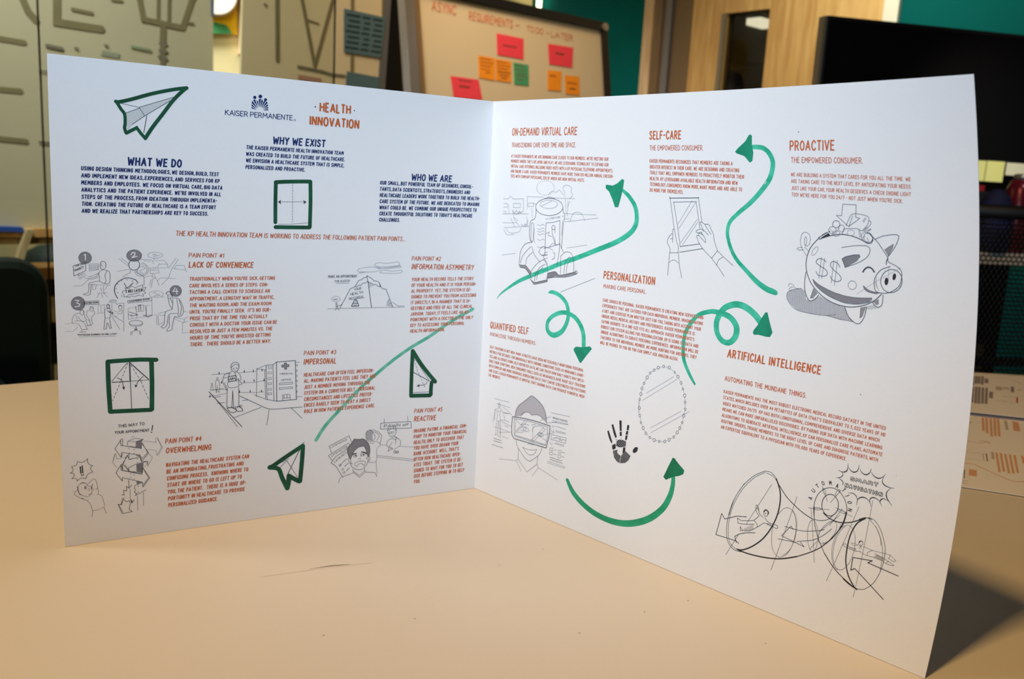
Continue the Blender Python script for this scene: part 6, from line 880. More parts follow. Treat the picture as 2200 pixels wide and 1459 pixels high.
# ------------------------------------------------------------------ table
FRAMES = {'bin': ((-1.6233, 2.555, 0.0), 42, 0),
 'board': ((-1.0782, 1.8699, 0.0), 42, 0),
 'chair': ((-1.0143, 1.2307, 0.0), 42, 0),
 'clutter': ((1.1731, 1.5775, 0.0), 12, 0),
 'door': ((0.7356, 3.5399, 0.0), -48, 0),
 'far': ((0.0284, 4.3254, 0.0), 42, 0),
 'gap': ((-0.4755, 2.8591, 0.0), 42, 0),
 'glass': ((-0.8455, 1.0017, 0.0), 42, 0),
 'mesh': ((0.7889, 0.8195, 0.0), 8, 0),
 'monitor': ((0.9533, 1.8071, 0.0), 12, 0),
 'second': ((-0.6469, 2.2219, 0.0), 42, -4.5),
 'shelf': ((-1.3485, 1.9792, 0.0), 42, 0),
 'white': ((0.0374, 2.67, 0.0), 42, 10.0)}
LAY = {'beam': [(0.189, 0.7315), (0.3765, 0.6843)],
 'bin': [(0.001, -0.1211), (0.1301, -0.2529)],
 'bluecard': [(0.2584, 0.6749), (0.2679, 0.6765), (0.2673, 0.6072), (0.2591, 0.606)],
 'bluenote': [(0.0846, 0.6816), (0.2362, 0.6774), (0.2273, 0.5549), (0.0934, 0.5551)],
 'bluenote2': [(0.1071, 0.4999), (0.227, 0.4948), (0.2304, 0.4533), (0.1068, 0.4565)],
 'bluepatch': [(-0.0371, 0.4754), (0.0078, 0.4716), (0.0039, 0.4591), (-0.0422, 0.4617)],
 'bluetape': [(-0.3603, 0.0156), (-0.2518, 0.01), (-0.2523, -0.0019), (-0.3609, 0.0029)],
 'board': [(0.2653, 0.5243), (-0.2346, 0.0065), (-0.5603, 0.4166)],
 'chairL': [(-0.0775, -0.0127), (0.0572, -0.0591), (0.0063, -0.0107)],
 'clut': [(-0.0823, 0.2582), (-0.032, 0.2477), (-0.0144, 0.2353), (-0.0564, 0.2409), (0.022, 0.2061), (0.0134, 0.2808), (0.1155, 0.2105)],
 'corner': [(-1.057, 1.0709)],
 'door_right': [(0.8977, 0.9037), (0.9546, 0.8982), (1.8807, 0.8079)],
 'dwin': [(0.1764, 0.8787), (0.3902, 0.8617), (0.1714, 0.9403), (0.3872, 0.9389), (0.1545, 0.8805)],
 'farx': [(-1.7374, 0.7278), (-1.6342, 0.7426), (-1.61, 0.6383), (-4.0254, 0.3566), (-0.0136, 1.1154), (-0.3887, 1.0545), (-1.6099, 0.7461), (-1.6544, 0.714), (-1.7044, 0.6834), (-1.742, 0.867),
          (-1.6438, 0.8835), (-1.7431, 0.736)],
 'frame2': [(0.2214, 0.931), (0.2517, 0.9373), (0.2504, 0.448), (0.2328, 0.4463)],
 'gap': [(-0.0729, 0.4972), (0.1124, 0.516), (-0.0877, 0.9669), (0.102, 1.0036)],
 'greenA': [(0.0037, 0.6194), (0.0783, 0.6193), (0.0737, 0.543), (0.0023, 0.541)],
 'jamb': [(-0.2501, 0.9126), (-0.1942, 0.9082), (-0.1583, 0.9053), (-0.123, 0.9025), (-0.0091, 0.8935), (-0.0039, 0.8931)],
 'joint': [(0.0197, 0.4639), (0.6017, 0.5584), (-0.0075, -0.206)],
 'leaf_far': [(540.0, 490.3), (588.1, 481.6), (647.4, 476.0), (752.1, 462.1), (609.4, 247.4), (530.6, 267.7), (482.7, 279.4), (448.0, 289.0)],
 'leaf_near': [(453.6, 299.9), (489.3, 291.3), (537.4, 278.6), (617.4, 258.2), (462.7, 25.4), (406.3, 44.7), (367.3, 58.3), (343.6, 66.8)],
 'leaf_print': [('paragraph', 'rotated navy text row', 7.0, 'leaf_navy', 2.87, [(576.4, 459.8), (550.1, 408.4)]),
                ('paragraph', 'rotated navy text row', 7.0, 'leaf_navy', 2.88, [(581.3, 461.0), (558.4, 416.9)]),
                ('paragraph', 'rotated navy text row', 7.0, 'leaf_navy', 2.89, [(585.4, 462.0), (562.4, 417.9)]),
                ('paragraph', 'rotated navy text row', 7.0, 'leaf_navy', 2.89, [(590.2, 463.2), (563.9, 413.5)]),
                ('paragraph', 'rotated navy text row', 7.0, 'leaf_navy', 2.63, [(545.8, 399.0), (505.6, 320.8)]),
                ('paragraph', 'rotated navy text row', 7.0, 'leaf_navy', 2.63, [(550.4, 400.1), (507.6, 317.3)]),
                ('paragraph', 'rotated navy text row', 7.0, 'leaf_navy', 2.63, [(553.9, 400.0), (510.6, 316.4)]),
                ('paragraph', 'rotated navy text row', 7.0, 'leaf_navy', 2.63, [(556.9, 398.0), (514.9, 317.3)]),
                ('paragraph', 'rotated navy text row', 7.0, 'leaf_navy', 2.63, [(561.2, 398.1), (518.7, 317.4)]),
                ('heading', 'rotated navy heading', 7.0, 'leaf_navy', 4.12, [(588.0, 450.0), (573.9, 423.5)]),
                ('heading', 'rotated navy heading', 7.0, 'leaf_navy', 3.79, [(555.8, 378.0), (538.7, 345.9)]),
                ('masthead', 'small printed title mark', 7.0, 'leaf_tan', 6.34, [(580.9, 408.7), (570.0, 388.8)]),
                ('masthead', 'small printed title mark', 7.0, 'leaf_grey', 6.37, [(588.9, 408.3), (580.7, 393.5)]),
                ('masthead', 'small printed title mark', 7.0, 'leaf_navy', 3.44, [(598.4, 412.3), (581.4, 381.6)]),
                ('masthead', 'small printed title mark', 7.0, 'leaf_ink_shadow', 1.32, [(594.8, 395.9), (601.1, 397.4)]),
                ('marker_sketch', 'red marker square', 7.0, 'leaf_ink_shadow', 0.76, [(556.7, 356.7), (573.3, 357.0)]),
                ('marker_sketch', 'red marker square', 7.0, 'leaf_red', 1.74, [(573.3, 357.0), (558.1, 329.9)]),
                ('marker_sketch', 'red marker square', 7.0, 'leaf_red', 0.73, [(536.4, 334.0), (559.5, 330.2)]),
                ('marker_sketch', 'red marker square', 7.0, 'leaf_ink_shadow', 1.23, [(546.4, 334.6), (547.9, 334.5)]),
                ('pencil_sketch', 'faint grey pencil drawing', 7.0, 'leaf_grey', 1.68, [(603.7, 460.4), (617.7, 452.2), (617.9, 427.8)]),
                ('pencil_sketch', 'small dark mark', 2.2, 'leaf_grey', 2.43, [(486.5, 277.1), (489.3, 277.0)]),
                ('pencil_sketch', 'small dark mark', 2.2, 'leaf_ink_shadow', 0.43, [(474.7, 259.1), (469.1, 250.5)]),
                ('paragraph', 'rotated orange text row', 2.2, 'leaf_orange', 2.25, [(495.3, 277.2), (469.2, 225.1)]),
                ('paragraph', 'rotated orange text row', 2.2, 'leaf_orange', 2.24, [(499.4, 278.0), (468.5, 217.1)]),
                ('paragraph', 'rotated orange text row', 2.2, 'leaf_orange', 2.22, [(503.0, 277.0), (467.5, 207.1)]),
                ('paragraph', 'rotated orange text row', 2.2, 'leaf_orange', 2.23, [(507.3, 277.5), (472.3, 209.6)]),
                ('paragraph', 'rotated orange text row', 2.2, 'leaf_orange', 2.23, [(510.3, 276.7), (475.3, 208.6)]),
                ('paragraph', 'rotated orange text row', 2.2, 'leaf_orange', 1.9, [(444.3, 155.0), (417.2, 99.2)]),
                ('paragraph', 'rotated orange text row', 2.2, 'leaf_orange', 1.9, [(447.6, 154.3), (421.7, 101.1)]),
                ('paragraph', 'rotated orange text row', 2.2, 'leaf_orange', 1.89, [(450.3, 152.1), (423.9, 97.5)]),
                ('paragraph', 'rotated orange text row', 2.2, 'leaf_orange', 1.89, [(453.9, 151.4), (427.8, 98.2)]),
                ('paragraph', 'rotated orange text row', 2.2, 'leaf_orange', 1.9, [(457.5, 150.7), (432.4, 100.1)]),
                ('paragraph', 'rotated orange text row', 2.2, 'leaf_orange', 1.94, [(463.3, 149.1), (452.4, 126.8)]),
                ('heading', 'rotated printed heading', 2.2, 'leaf_tan', 2.59, [(514.4, 270.6), (496.1, 233.5)]),
                ('heading', 'rotated printed heading', 2.2, 'leaf_tan', 2.23, [(441.1, 155.8), (430.5, 134.3)]),
                ('heading', 'rotated orange heading', 2.2, 'leaf_orange', 5.6, [(522.8, 268.1), (504.3, 231.3)]),
                ('heading', 'rotated orange heading', 2.2, 'leaf_orange', 5.65, [(397.4, 102.4), (388.8, 85.8)]),
                ('marker_arrow', 'red marker arrow', 2.2, 'leaf_red', 0.59, [(432.7, 187.7), (434.9, 186.7), (440.6, 182.9), (447.6, 184.7), (453.2, 187.2)]),
                ('marker_arrow', 'red marker arrowhead', 2.2, 'leaf_red', 1.08, [(448.8, 191.4), (453.2, 187.2), (453.5, 183.0)]),
                ('marker_arrow', 'long red marker curve', 2.2, 'leaf_red', 0.78,
                 [(398.1, 117.9), (403.1, 118.2), (406.2, 115.1), (409.1, 102.5), (411.9, 90.3), (415.2, 79.7), (420.1, 77.6), (427.0, 79.4), (438.1, 85.6)]),
                ('pencil_sketch', 'pencil drawing of a tablet', 2.2, 'leaf_ink_shadow', 0.37, [(413.8, 153.0), (417.0, 151.9), (429.1, 149.6), (432.4, 148.9)]),
                ('pencil_sketch', 'pencil drawing of a tablet', 2.2, 'leaf_ink_shadow', 0.36, [(422.7, 128.6), (405.9, 131.2), (402.7, 131.9)]),
                ('pencil_sketch', 'pencil drawing of a tablet', 2.2, 'leaf_ink_shadow', 0.37, [(429.1, 148.8), (420.4, 129.7)]),
                ('pencil_sketch', 'pencil drawing of a tablet', 2.2, 'leaf_ink_shadow', 0.83, [(433.0, 150.3), (422.3, 127.8)]),
                ('pencil_sketch', 'small dark mark', 2.2, 'leaf_ink_shadow', 0.59, [(390.3, 101.7), (378.6, 78.7)]),
                ('pencil_sketch', 'small dark mark', 2.2, 'leaf_ink_shadow', 0.58, [(374.6, 73.2), (378.1, 72.1)]),
                ('pencil_sketch', 'small dark mark', 2.2, 'leaf_ink_shadow', 0.57, [(371.6, 67.1), (375.3, 66.5)])],
 'ledge': [(-0.3612, -0.0018), (-0.1454, -0.0021), (-0.1459, -0.0157), (-0.3618, -0.0146)],
 'legA': [(-0.2476, 0.0065), (-0.2324, 0.0065), (-0.2721, -0.109), (-0.2893, -0.1085)],
 'mark2_dot': [(-0.1736, 0.6527), (-0.1664, 0.6513)],
 'mark2_f1': [(0.1107, 0.7501), (0.1268, 0.5035)],
 'mark2_f2': [(0.2215, 0.7278), (0.225, 0.6868)],
 'mark2_m1': [(-0.0621, 0.7078), (-0.0029, 0.5023), (0.0477, 0.7064), (0.055, 0.7406)],
 'mark2_m2': [(-0.0336, 0.6304), (0.0024, 0.6251)],
 'mark2_m3': [(-0.0584, 0.4945), (0.02, 0.49), (0.0557, 0.4844), (0.1015, 0.4853)],
 'mark2_y1': [(-0.1375, 0.7454), (-0.1251, 0.5038)],
 'mark_L1': [(-0.1428, 0.6184), (-0.1461, 0.53), (-0.0379, 0.5283)],
 'mark_bl': [(-0.1723, 0.4695), (-0.1364, 0.4661)],
 'mark_d1': [(0.1135, 0.5119), (0.1313, 0.5118)],
 'mark_d2': [(0.1131, 0.4934), (0.131, 0.4932)],
 'mark_d3': [(0.1116, 0.4772), (0.1294, 0.4744)],
 'mark_dsh': [(-0.1083, 0.5676), (-0.0598, 0.5647)],
 'mark_e1': [(-0.2772, 0.4723), (-0.2235, 0.4695)],
 'mark_e2': [(-0.2828, 0.3504), (-0.2371, 0.3505)],
 'mark_e3': [(-0.2884, 0.2299), (-0.2296, 0.2268)],
 'mark_gr': [(0.0374, 0.4946), (0.0867, 0.4912)],
 'mark_q1': [(-0.106, 0.4724), (-0.0982, 0.4711)],
 'mark_q2': [(-0.032, 0.4891), (-0.0238, 0.4878)],
 'mark_rl': [(-0.1922, 0.4055), (-0.1617, 0.4055)],
 'mark_rl2': [(-0.1993, 0.2276), (-0.1686, 0.226)],
 'mark_stem': [(0.1231, 0.5524), (0.1211, 0.5117)],
 'mark_stem2': [(0.121, 0.5055), (0.1199, 0.4435)],
 'mark_tick': [(-0.0099, 0.6063), (0.0161, 0.607)],
 'mark_v1': [(-0.226, 0.5822), (-0.2119, 0.5458), (-0.1937, 0.5263)],
 'mark_w1': [(0.0579, 0.6411), (0.0709, 0.5691), (0.1774, 0.5627), (0.2046, 0.6411), (0.2223, 0.6811)],
 'mark_w2': [(0.1123, 0.6502), (0.1096, 0.5712)],
 'mark_w3': [(0.1415, 0.6551), (0.1387, 0.5694)],
 'mark_w4': [(0.1815, 0.5782), (0.2078, 0.5783)],
 'mesh': [(-0.1354, 0.1946), (0.0218, 0.198), (0.026, -0.058), (-0.0076, 0.1369), (-0.0051, 0.1223)],
 'monitor': [(-0.1859, 0.6515), (0.3896, 0.6509), (0.3801, 0.3098), (-0.1783, 0.4862), (-0.1806, 0.6509)],
 'orangeA': [(-0.1602, 0.6239), (-0.0836, 0.623), (-0.0934, 0.5433), (-0.1633, 0.5462)],
 'orangeB': [(-0.0799, 0.6217), (-0.0064, 0.6218), (-0.0146, 0.5446), (-0.0861, 0.5451)],
 'orangeC': [(0.1751, 0.6122), (0.2494, 0.6151), (0.24, 0.5396), (0.1701, 0.537)],
 'orangeD': [(0.2648, 0.6035), (0.344, 0.6066), (0.341, 0.5342), (0.2645, 0.5324)],
 'pinkA': [(-0.0686, 0.7132), (0.061, 0.712), (0.0549, 0.6367), (-0.0715, 0.637)],
 'pinkB': [(0.1858, 0.7114), (0.3202, 0.7142), (0.3083, 0.6363), (0.1849, 0.6352)],
 'pinkC': [(-0.2896, 0.5379), (-0.1662, 0.5388), (-0.1543, 0.4695), (-0.2822, 0.4677)],
 'rail': [(-0.3618, -0.0146), (-0.1459, -0.0157), (-0.1466, -0.0343), (-0.3627, -0.0321)],
 'red2': [(-0.0572, 0.4719), (0.0212, 0.4696), (0.022, 0.4559), (-0.0563, 0.4558)],
 'redtext': [(-0.351, 0.7592), (0.3273, 0.7481), (-0.3489, 0.7847)],
 'redtext2': [(-0.3517, 0.7507), (-0.2475, 0.7589), (-0.1987, 0.7563), (0.0086, 0.758), (0.0851, 0.7474), (0.325, 0.7535)],
 'second': [(-0.2417, 0.8352), (0.2382, 0.9345), (0.2445, 0.4547), (-0.228, 0.44)],
 'shelf': [(-0.0125, -0.015), (0.0322, -0.0448), (-0.0084, -0.1299), (0.0114, -0.1648), (-0.0094, -0.219), (0.014, -0.297), (-0.0146, -0.351), (-0.0234, -0.4136), (-0.0115, -0.4661)],
 'stick': [(0.3005, 0.3066), (0.3338, 0.3072), (0.3353, 0.3073), (0.3922, 0.308), (0.397, 0.3057), (0.4996, 0.3051), (0.3268, 0.2644), (0.3737, 0.2644), (0.4439, 0.2844)],
 'white': [(-0.4573, 0.8247), (0.4758, 0.787), (0.4689, 0.5342), (-0.4615, 0.4553)],
 'wtop': [(-0.4567, 0.8323), (0.4825, 0.8025)]}
def frame(k, off=0.0, world=True):
    O, ang, tilt = FRAMES[k]; a = math.radians(ang); t = math.radians(tilt)
    dr = Vector((math.cos(a), math.sin(a), 0)); nv = Vector((math.sin(a), -math.cos(a), 0)); up = Vector((0, 0, math.cos(t))) - nv * math.sin(t); n = dr.cross(up)
    O = Vector(O) + n * off
    return Matrix(((dr.x, up.x, n.x, O.x), (dr.y, up.y, n.y, O.y), (dr.z, up.z, n.z, O.z), (0, 0, 0, 1)))
FLOOR = -0.74
tb = thing('table', 'cream laminate table carrying the open leaflet', 'table', (0, 0, 0))
top_poly = [(-0.62, 0.07), (-0.446, 0.2), (-0.409, 0.228), (-0.02, 0.525), (0.95, 0.515), (1.05, -0.95), (-0.75, -0.95)]
MB().slab(top_poly, -0.028, -0.0002).build('tabletop', 'table_laminate', tb, bevel=0.002)
for x, y in ((-0.55, -0.85), (0.9, -0.85), (0.85, 0.42), (0.02, 0.42), (-0.52, 0.05)):
    MB().tube((x, y, FLOOR), (x, y, -0.028), 0.022, 12).build('leg', 'steel', tb)
flat = lambda x, y, h: (x / 1000, y / 1000, h / 1000)
k = Ink(); k.stroke(catmull([(-105, -150), (-88, -142), (-66, -132), (-50, -126)], 6), [.2] * 18 + [.15], 'faint_mark', .02); k.stroke([(-82, -137.5), (-72, -132.6), (-66, -130.6), (-62, -129.4)], [.15, .45, .4, .15], 'scratch', .03)
k.build('scratch_mark', flat, tb, 'thin dark scratch')
for x, y in ((120, -150), (95, -165), (45, -95), (60, -190), (-20, -185), (150, -190), (20, -120), (-60, -205)):
    k = Ink(); k.stroke([(x, y), (x + .6, y + .2)], .3, 'scratch', .03); k.build('speck', flat, tb)

# ------------------------------------------------------------------ second leaflet lying flat at the far right of the table
fl = thing('folded_leaflet', 'second leaflet lying flat on the table behind the right panel, with orange and red print', 'leaflet')
LF = [(x / 1000, y / 1000) for x, y in LAY['leaf_far']]; LN = [(x / 1000, y / 1000) for x, y in LAY['leaf_near']]
pn1 = MB().slab(LN, 0.0008, 0.0012).build('panel', 'leaflet_tan', fl)
pn2 = MB().slab(LF, 0.0055, 0.0060).build('panel', 'leaflet_tan', fl)
MB().slab([LF[-1], LF[4], LN[3], LN[0]], 0.0009, 0.0011).build('fold_shadow', 'leaf_ink_shadow', fl)  # dark strip painted in for the shadow of the crease
for name, label, h_, m, w_, P in LAY['leaf_print']:
    k = Ink(); k.stroke(catmull(P, 5), w_, m, 0, cap=False, seg=20)
    k.build(name, lambda x, y, h: (x / 1000, y / 1000, (0.00605 if h_ > 5 else 0.00125) + h / 1000), pn2 if h_ > 5 else pn1, label)

# ------------------------------------------------------------------ room shell
def wallpiece(name, k, s0, s1, z0, z1, m, thick=0.1, off=0.0):
    return struct(MB().box(s0, s1, z0, z1, -thick, 0).build(name, m, mw=frame(k, off)))
struct(MB().box(-6.5, 4.5, -3.2, 7.5, FLOOR - 0.1, FLOOR).build('floor', 'carpet'))
CEIL = 2.0
cs = LAY['corner'][0][0]; J = [p[0] for p in LAY['jamb']]; DR = LAY['door_right']
wallpiece('wall_far', 'far', -5.6, 0.0, FLOOR, CEIL, 'wall_yellow')
wallpiece('wall_teal', 'door', cs, J[0], FLOOR, CEIL, 'wall_teal')
wallpiece('wall_right', 'door', DR[1][0], 4.2, FLOOR, CEIL, 'wall_teal')
wallpiece('wall_over_door', 'door', J[0], DR[1][0], 1.36, CEIL, 'wall_teal')
# door frame and door
tr = bpy.data.objects.new('trim_1', None); COL.objects.link(tr); tr.matrix_world = frame('door'); struct(tr)
def tpart(name, s0, s1, z0, z1, a, b, m, parent, bevel=0.0): return MB().box(s0, s1, z0, z1, a, b).build(name, m, parent, bevel=bevel)
tpart('jamb', J[0], J[1], FLOOR, 1.36, -0.1, 0.03, 'maple_pale', tr); tpart('jamb_recess', J[1], J[4], FLOOR, 1.36, -0.1, -0.03, 'jamb_brown', tr)
tpart('seal_strip', J[2], J[3], FLOOR, 1.36, -0.03, -0.012, 'aluminium', tr)
tr2 = struct(MB().box(DR[0][0], DR[1][0], FLOOR, 1.36, -0.1, 0.02).build('trim_2', 'trim_white', mw=frame('door')))
dw = [p[0] for p in LAY['dwin']]; wz = LAY['dwin'][2][1]; d0, d1 = J[5], DR[0][0]
door = bpy.data.objects.new('door_1', None); COL.objects.link(door); door.matrix_world = frame('door'); struct(door)
b = MB(); b.box(d0, dw[0], FLOOR + .01, 1.35, -0.06, -0.015).box(dw[1], d1, FLOOR + .01, 1.35, -0.06, -0.015).box(dw[0], dw[1], wz, 1.35, -0.06, -0.015).box(dw[0], dw[1], FLOOR + .01, -0.2, -0.06, -0.015)
b.build('door_leaf', 'maple', door)
tpart('window_bead', dw[4], dw[0], -0.2, wz, -0.016, -0.008, 'bezel_side', door); tpart('door_glass', dw[0], dw[1], -0.2, wz, -0.042, -0.036, 'door_pane', door)
MB().tube((d1 - .07, 0.28, -0.015), (d1 - .07, 0.28, 0.04), 0.012).tube((d1 - .07, 0.28, 0.035), (d1 - .19, 0.28, 0.035), 0.01).build('door_handle', 'steel', door)
# dark room behind the door glass
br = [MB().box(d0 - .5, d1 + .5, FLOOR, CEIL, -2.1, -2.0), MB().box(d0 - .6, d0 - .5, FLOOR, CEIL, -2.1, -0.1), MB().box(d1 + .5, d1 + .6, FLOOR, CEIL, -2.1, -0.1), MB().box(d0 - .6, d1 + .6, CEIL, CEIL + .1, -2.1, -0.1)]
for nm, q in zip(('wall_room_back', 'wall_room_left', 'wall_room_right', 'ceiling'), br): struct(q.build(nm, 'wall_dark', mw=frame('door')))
def behind(px_s, px_z, depth):                     # continue the line of sight from the photographer through the door glass into the room behind
    m = frame('door'); p = m @ Vector((px_s, px_z, 0)); c = Vector(CAM['loc']); d = (p - c); n = m.to_3x3() @ Vector((0, 0, 1)); t = depth / abs(d.normalized().dot(n)); q = p + d.normalized() * t
    r = m.inverted() @ q; return r.x, r.y
lx, lz = behind(dw[1] - .045, wz - .055, 1.2)
t = thing('ceiling_light', 'bright tube light seen through the window of the wooden door', 'light', mw=frame('door') @ Matrix.Translation((lx, lz, -1.2)))
MB().box(-0.035, 0.06, -0.018, 0.018, -0.10, 0.06).build('diffuser', 'lamp_tube', t); MB().box(-0.04, 0.065, 0.018, 0.04, -0.11, 0.07).build('housing', 'aluminium', t)
MB().tube((0.04, 0.05, 0), (0.04, CEIL - lz, 0), 0.006).build('rod', 'aluminium', t)
bx, bz = behind(dw[0], 0.72, 0.6); b2x, b2z = behind(dw[1], 0.67, 0.6)
cab = thing('cabinet', 'dark cabinet in the unlit room behind the door window', 'cabinet', mw=frame('door') @ Matrix.Translation((0, 0, -0.6)))
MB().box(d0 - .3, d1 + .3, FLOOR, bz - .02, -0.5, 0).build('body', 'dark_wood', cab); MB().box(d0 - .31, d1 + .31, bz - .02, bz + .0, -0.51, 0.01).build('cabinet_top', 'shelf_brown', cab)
# yellow wall poster and wooden wall post
fx = LAY['farx']
pst = thing('wall_post', 'short upright wooden strip on the yellow wall beside the poster', 'trim', mw=frame('far', 0.0))
MB().box(fx[1][0], fx[2][0] + .02, fx[2][1], 1.5, 0.001, 0.04).build('strip', 'maple_pale', pst)
po = thing('wall_plaque', 'yellow plaque with a white disc and green band on the far yellow wall', 'plaque', mw=frame('far', 0.0))
MB().box(fx[0][0] - .15, fx[1][0] - .005, fx[7][1], fx[7][1] + .45, 0.001, 0.012).build('backing', 'sign_yellow', po)
cx, cz = fx[9]; rr = fx[10][0] - fx[9][0]
MB().add([(cx + rr * q * math.cos(a_), cz + rr * q * math.sin(a_), z_) for q, z_ in ((1, .012), (1, .03), (.93, .042), (.85, .036)) for a_ in [2 * math.pi * i / 40 for i in range(40)]],
         [(k_ * 40 + i, k_ * 40 + (i + 1) % 40, (k_ + 1) * 40 + (i + 1) % 40, (k_ + 1) * 40 + i) for k_ in range(3) for i in range(40)] + [tuple(range(120, 160))]).build('disc', 'sign_white', po, smooth=True)
MB().slab([(fx[11][0] - .15, fx[7][1] - .03), (fx[7][0] - .01, fx[7][1] + .0), (fx[7][0] - .035, fx[7][1] + .03), (fx[11][0] - .15, fx[7][1] + .05)], 0.0125, 0.02).build('band', 'sign_green', po)
# lamp strip in the corner
cl = thing('corner_lamp', 'thin bright hanging lamp tube in the corner above the whiteboard', 'light', mw=frame('far', 0.10))
q0 = fx[4]; MB().tube((q0[0] - .03, q0[1] - .07, 0), (q0[0] - .03, q0[1] + .35, 0), 0.013, 12).build('tube', 'lamp_warm', cl); MB().tube((q0[0] - .03, q0[1] + .35, 0), (q0[0] - .03, CEIL, 0), 0.004).build('cable', 'black_metal', cl)

# ------------------------------------------------------------------ glass partition
JT = LAY['joint']
def pane(name, s0, s1):
    return struct(MB().box(s0, s1, FLOOR, 1.6, -0.004, 0.004).build(name, 'pane', mw=frame('glass')))
pane('window_1', -0.9, JT[0][0] - .0014); pane('window_2', JT[0][0] + .0014, JT[1][0] - .0014)
for i, (s_, z_) in enumerate(JT[:2]): struct(MB().box(s_ - .0013, s_ + .0013, FLOOR, 1.6, -0.002, 0.002).build('trim_%d' % (3 + i), 'black_metal', mw=frame('glass')))

# ------------------------------------------------------------------ big lettered boards behind the glass
def marks(parent, prefix, rows, name, label, z=0.0012):
    for key, m, w_ in rows:
        k = Ink(); z += 0.0001; k.stroke([(p[0] * 1000, p[1] * 1000) for p in LAY[prefix + key]], w_, m, 0, seg=400)
        k.build(name, lambda x, y, h: (x / 1000, y / 1000, z + h / 1000), parent, label)
B = LAY['board']
bd = thing('lettered_board', 'large cream board with broad brown letters at the far left behind glass', 'board', mw=frame('board'))
MB().box(-0.75, B[0][0], B[1][1] - .01, 1.3, -0.012, 0).build('sheet', 'board_left', bd)
marks(bd, 'mark_', [('v1', 'marker_fade', 17), ('e1', 'marker_fade', 13), ('e2', 'marker_fade', 13), ('e3', 'marker_fade', 13), ('L1', 'marker_fade', 19), ('dsh', 'marker_fade', 9), ('tick', 'marker_fade', 7), ('w1', 'marker_fade', 15), ('w2', 'marker_fade', 9), ('w3', 'marker_fade', 9), ('w4', 'marker_fade', 6)], 'painted_stroke', 'broad brown painted stroke')
marks(bd, 'mark_', [('stem', 'marker_fade', 17), ('stem2', 'marker_fade', 14), ('d1', 'marker_grey', 8), ('d2', 'marker_grey', 9), ('d3', 'marker_grey', 11), ('bl', 'marker_grey', 9), ('q1', 'marker_grey', 5), ('q2', 'marker_grey', 5), ('gr', 'marker_green', 7), ('rl', 'marker_grey', 4), ('rl2', 'marker_grey', 6)], 'marker_note', 'small marker note', 0.0022)
MB().slab(LAY['bluepatch'], 0.001, 0.0015).build('marker_patch', 'patch_grey', bd)
MB().slab([(p[0], p[1]) for p in LAY['bluetape']], 0.002, 0.03).build('tape_edge', 'tape_blue', bd)
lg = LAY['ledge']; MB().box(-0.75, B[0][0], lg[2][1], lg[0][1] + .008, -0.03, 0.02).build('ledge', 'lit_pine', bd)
rl = LAY['rail']; MB().box(-0.75, B[0][0], rl[2][1], rl[0][1] - .003, -0.03, 0.01).build('rail', 'pine', bd)
la = LAY['legA']; MB().slab([la[0], la[1], (la[2][0] - .21, FLOOR), (la[3][0] - .22, FLOOR)], 0.021, 0.05).build('leg', 'pine', bd)
MB().slab([(0.20, 0.0), (0.22, 0.0), (0.26, FLOOR), (0.24, FLOOR)], -0.03, 0.0).build('leg', 'pine', bd)
tag(MB().slab(LAY['bluecard'], 0.002, 0.004).build('card', 'note_slate', mw=frame('board')), 'slate blue card at the right edge of the far left board', 'card')
S2 = LAY['second']
sb = thing('lettered_board', 'cream board with broad brown strokes between the yellow wall and the dark gap', 'board', mw=frame('second'))
MB().slab([(S2[0][0], 1.2), (S2[1][0] - .005, 1.2), (S2[2][0] - .005, FLOOR + .3), (S2[3][0], FLOOR + .3)], -0.012, 0).build('sheet', 'board_right', sb)
marks(sb, 'mark2_', [('y1', 'marker_fade', 13), ('m1', 'marker_fade', 11), ('m2', 'marker_fade', 5), ('m3', 'marker_grey', 8), ('f1', 'marker_fade', 12), ('f2', 'marker_fade', 8), ('dot', 'marker_grey', 6)], 'painted_stroke', 'broad brown painted stroke')
MB().slab(LAY['red2'], 0.001, 0.0014).build('marker_patch', 'marker_pink', sb)
f2 = LAY['frame2']; MB().slab([f2[0], f2[1], (f2[2][0] + .004, FLOOR), (f2[3][0] + .002, FLOOR)], -0.03, 0.0015).build('side_post', 'aluminium', sb)
MB().box(S2[0][0], S2[0][0] + .02, FLOOR + .0, FLOOR + .35, -0.03, 0.0).build('leg', 'aluminium', sb)
for i, nm in enumerate(('bluenote', 'bluenote2')):
    P = LAY[nm]; o = tag(MB().slab(P, 0.002, 0.003).build('sticky_note', 'note_blue', mw=frame('second')), ('blue grey sheet covered in writing on the board left of the dark gap', 'lower blue grey sheet on the same board, just above the leaflet')[i], 'note', 'blue grey sheets on the lettered board')
    if i == 0:
        k = Ink(); x0, x1, y0, y1 = P[0][0] * 1000, P[1][0] * 1000, P[2][1] * 1000, P[0][1] * 1000
        for r_ in range(7):
            for a_, b_ in ((.08, .38), (.45, .62), (.70, .92)):
                k.stroke([(x0 + (x1 - x0) * (a_ + .03 * ((r_ * 5) % 3)), y1 - (r_ + 1) * (y1 - y0) / 8), (x0 + (x1 - x0) * b_, y1 - (r_ + 1) * (y1 - y0) / 8)], 5, 'chair_teal', 0, seg=300)
        k.build('handwriting', lambda x, y, h: (x / 1000, y / 1000, 0.0032), o)

GP = LAY['gap']
dv = thing('gap_shade', 'black sheet added to darken the gap between the cream board and the whiteboard', 'gap_shade', mw=frame('gap'))  # black sheet put in for the darkness of the gap
MB().box(GP[0][0], GP[1][0], FLOOR + .05, 1.25, -0.02, 0).build('panel', 'screen_black', dv); MB().box(GP[0][0], GP[1][0], FLOOR, FLOOR + .05, -0.12, 0.1).build('foot', 'black_metal', dv)

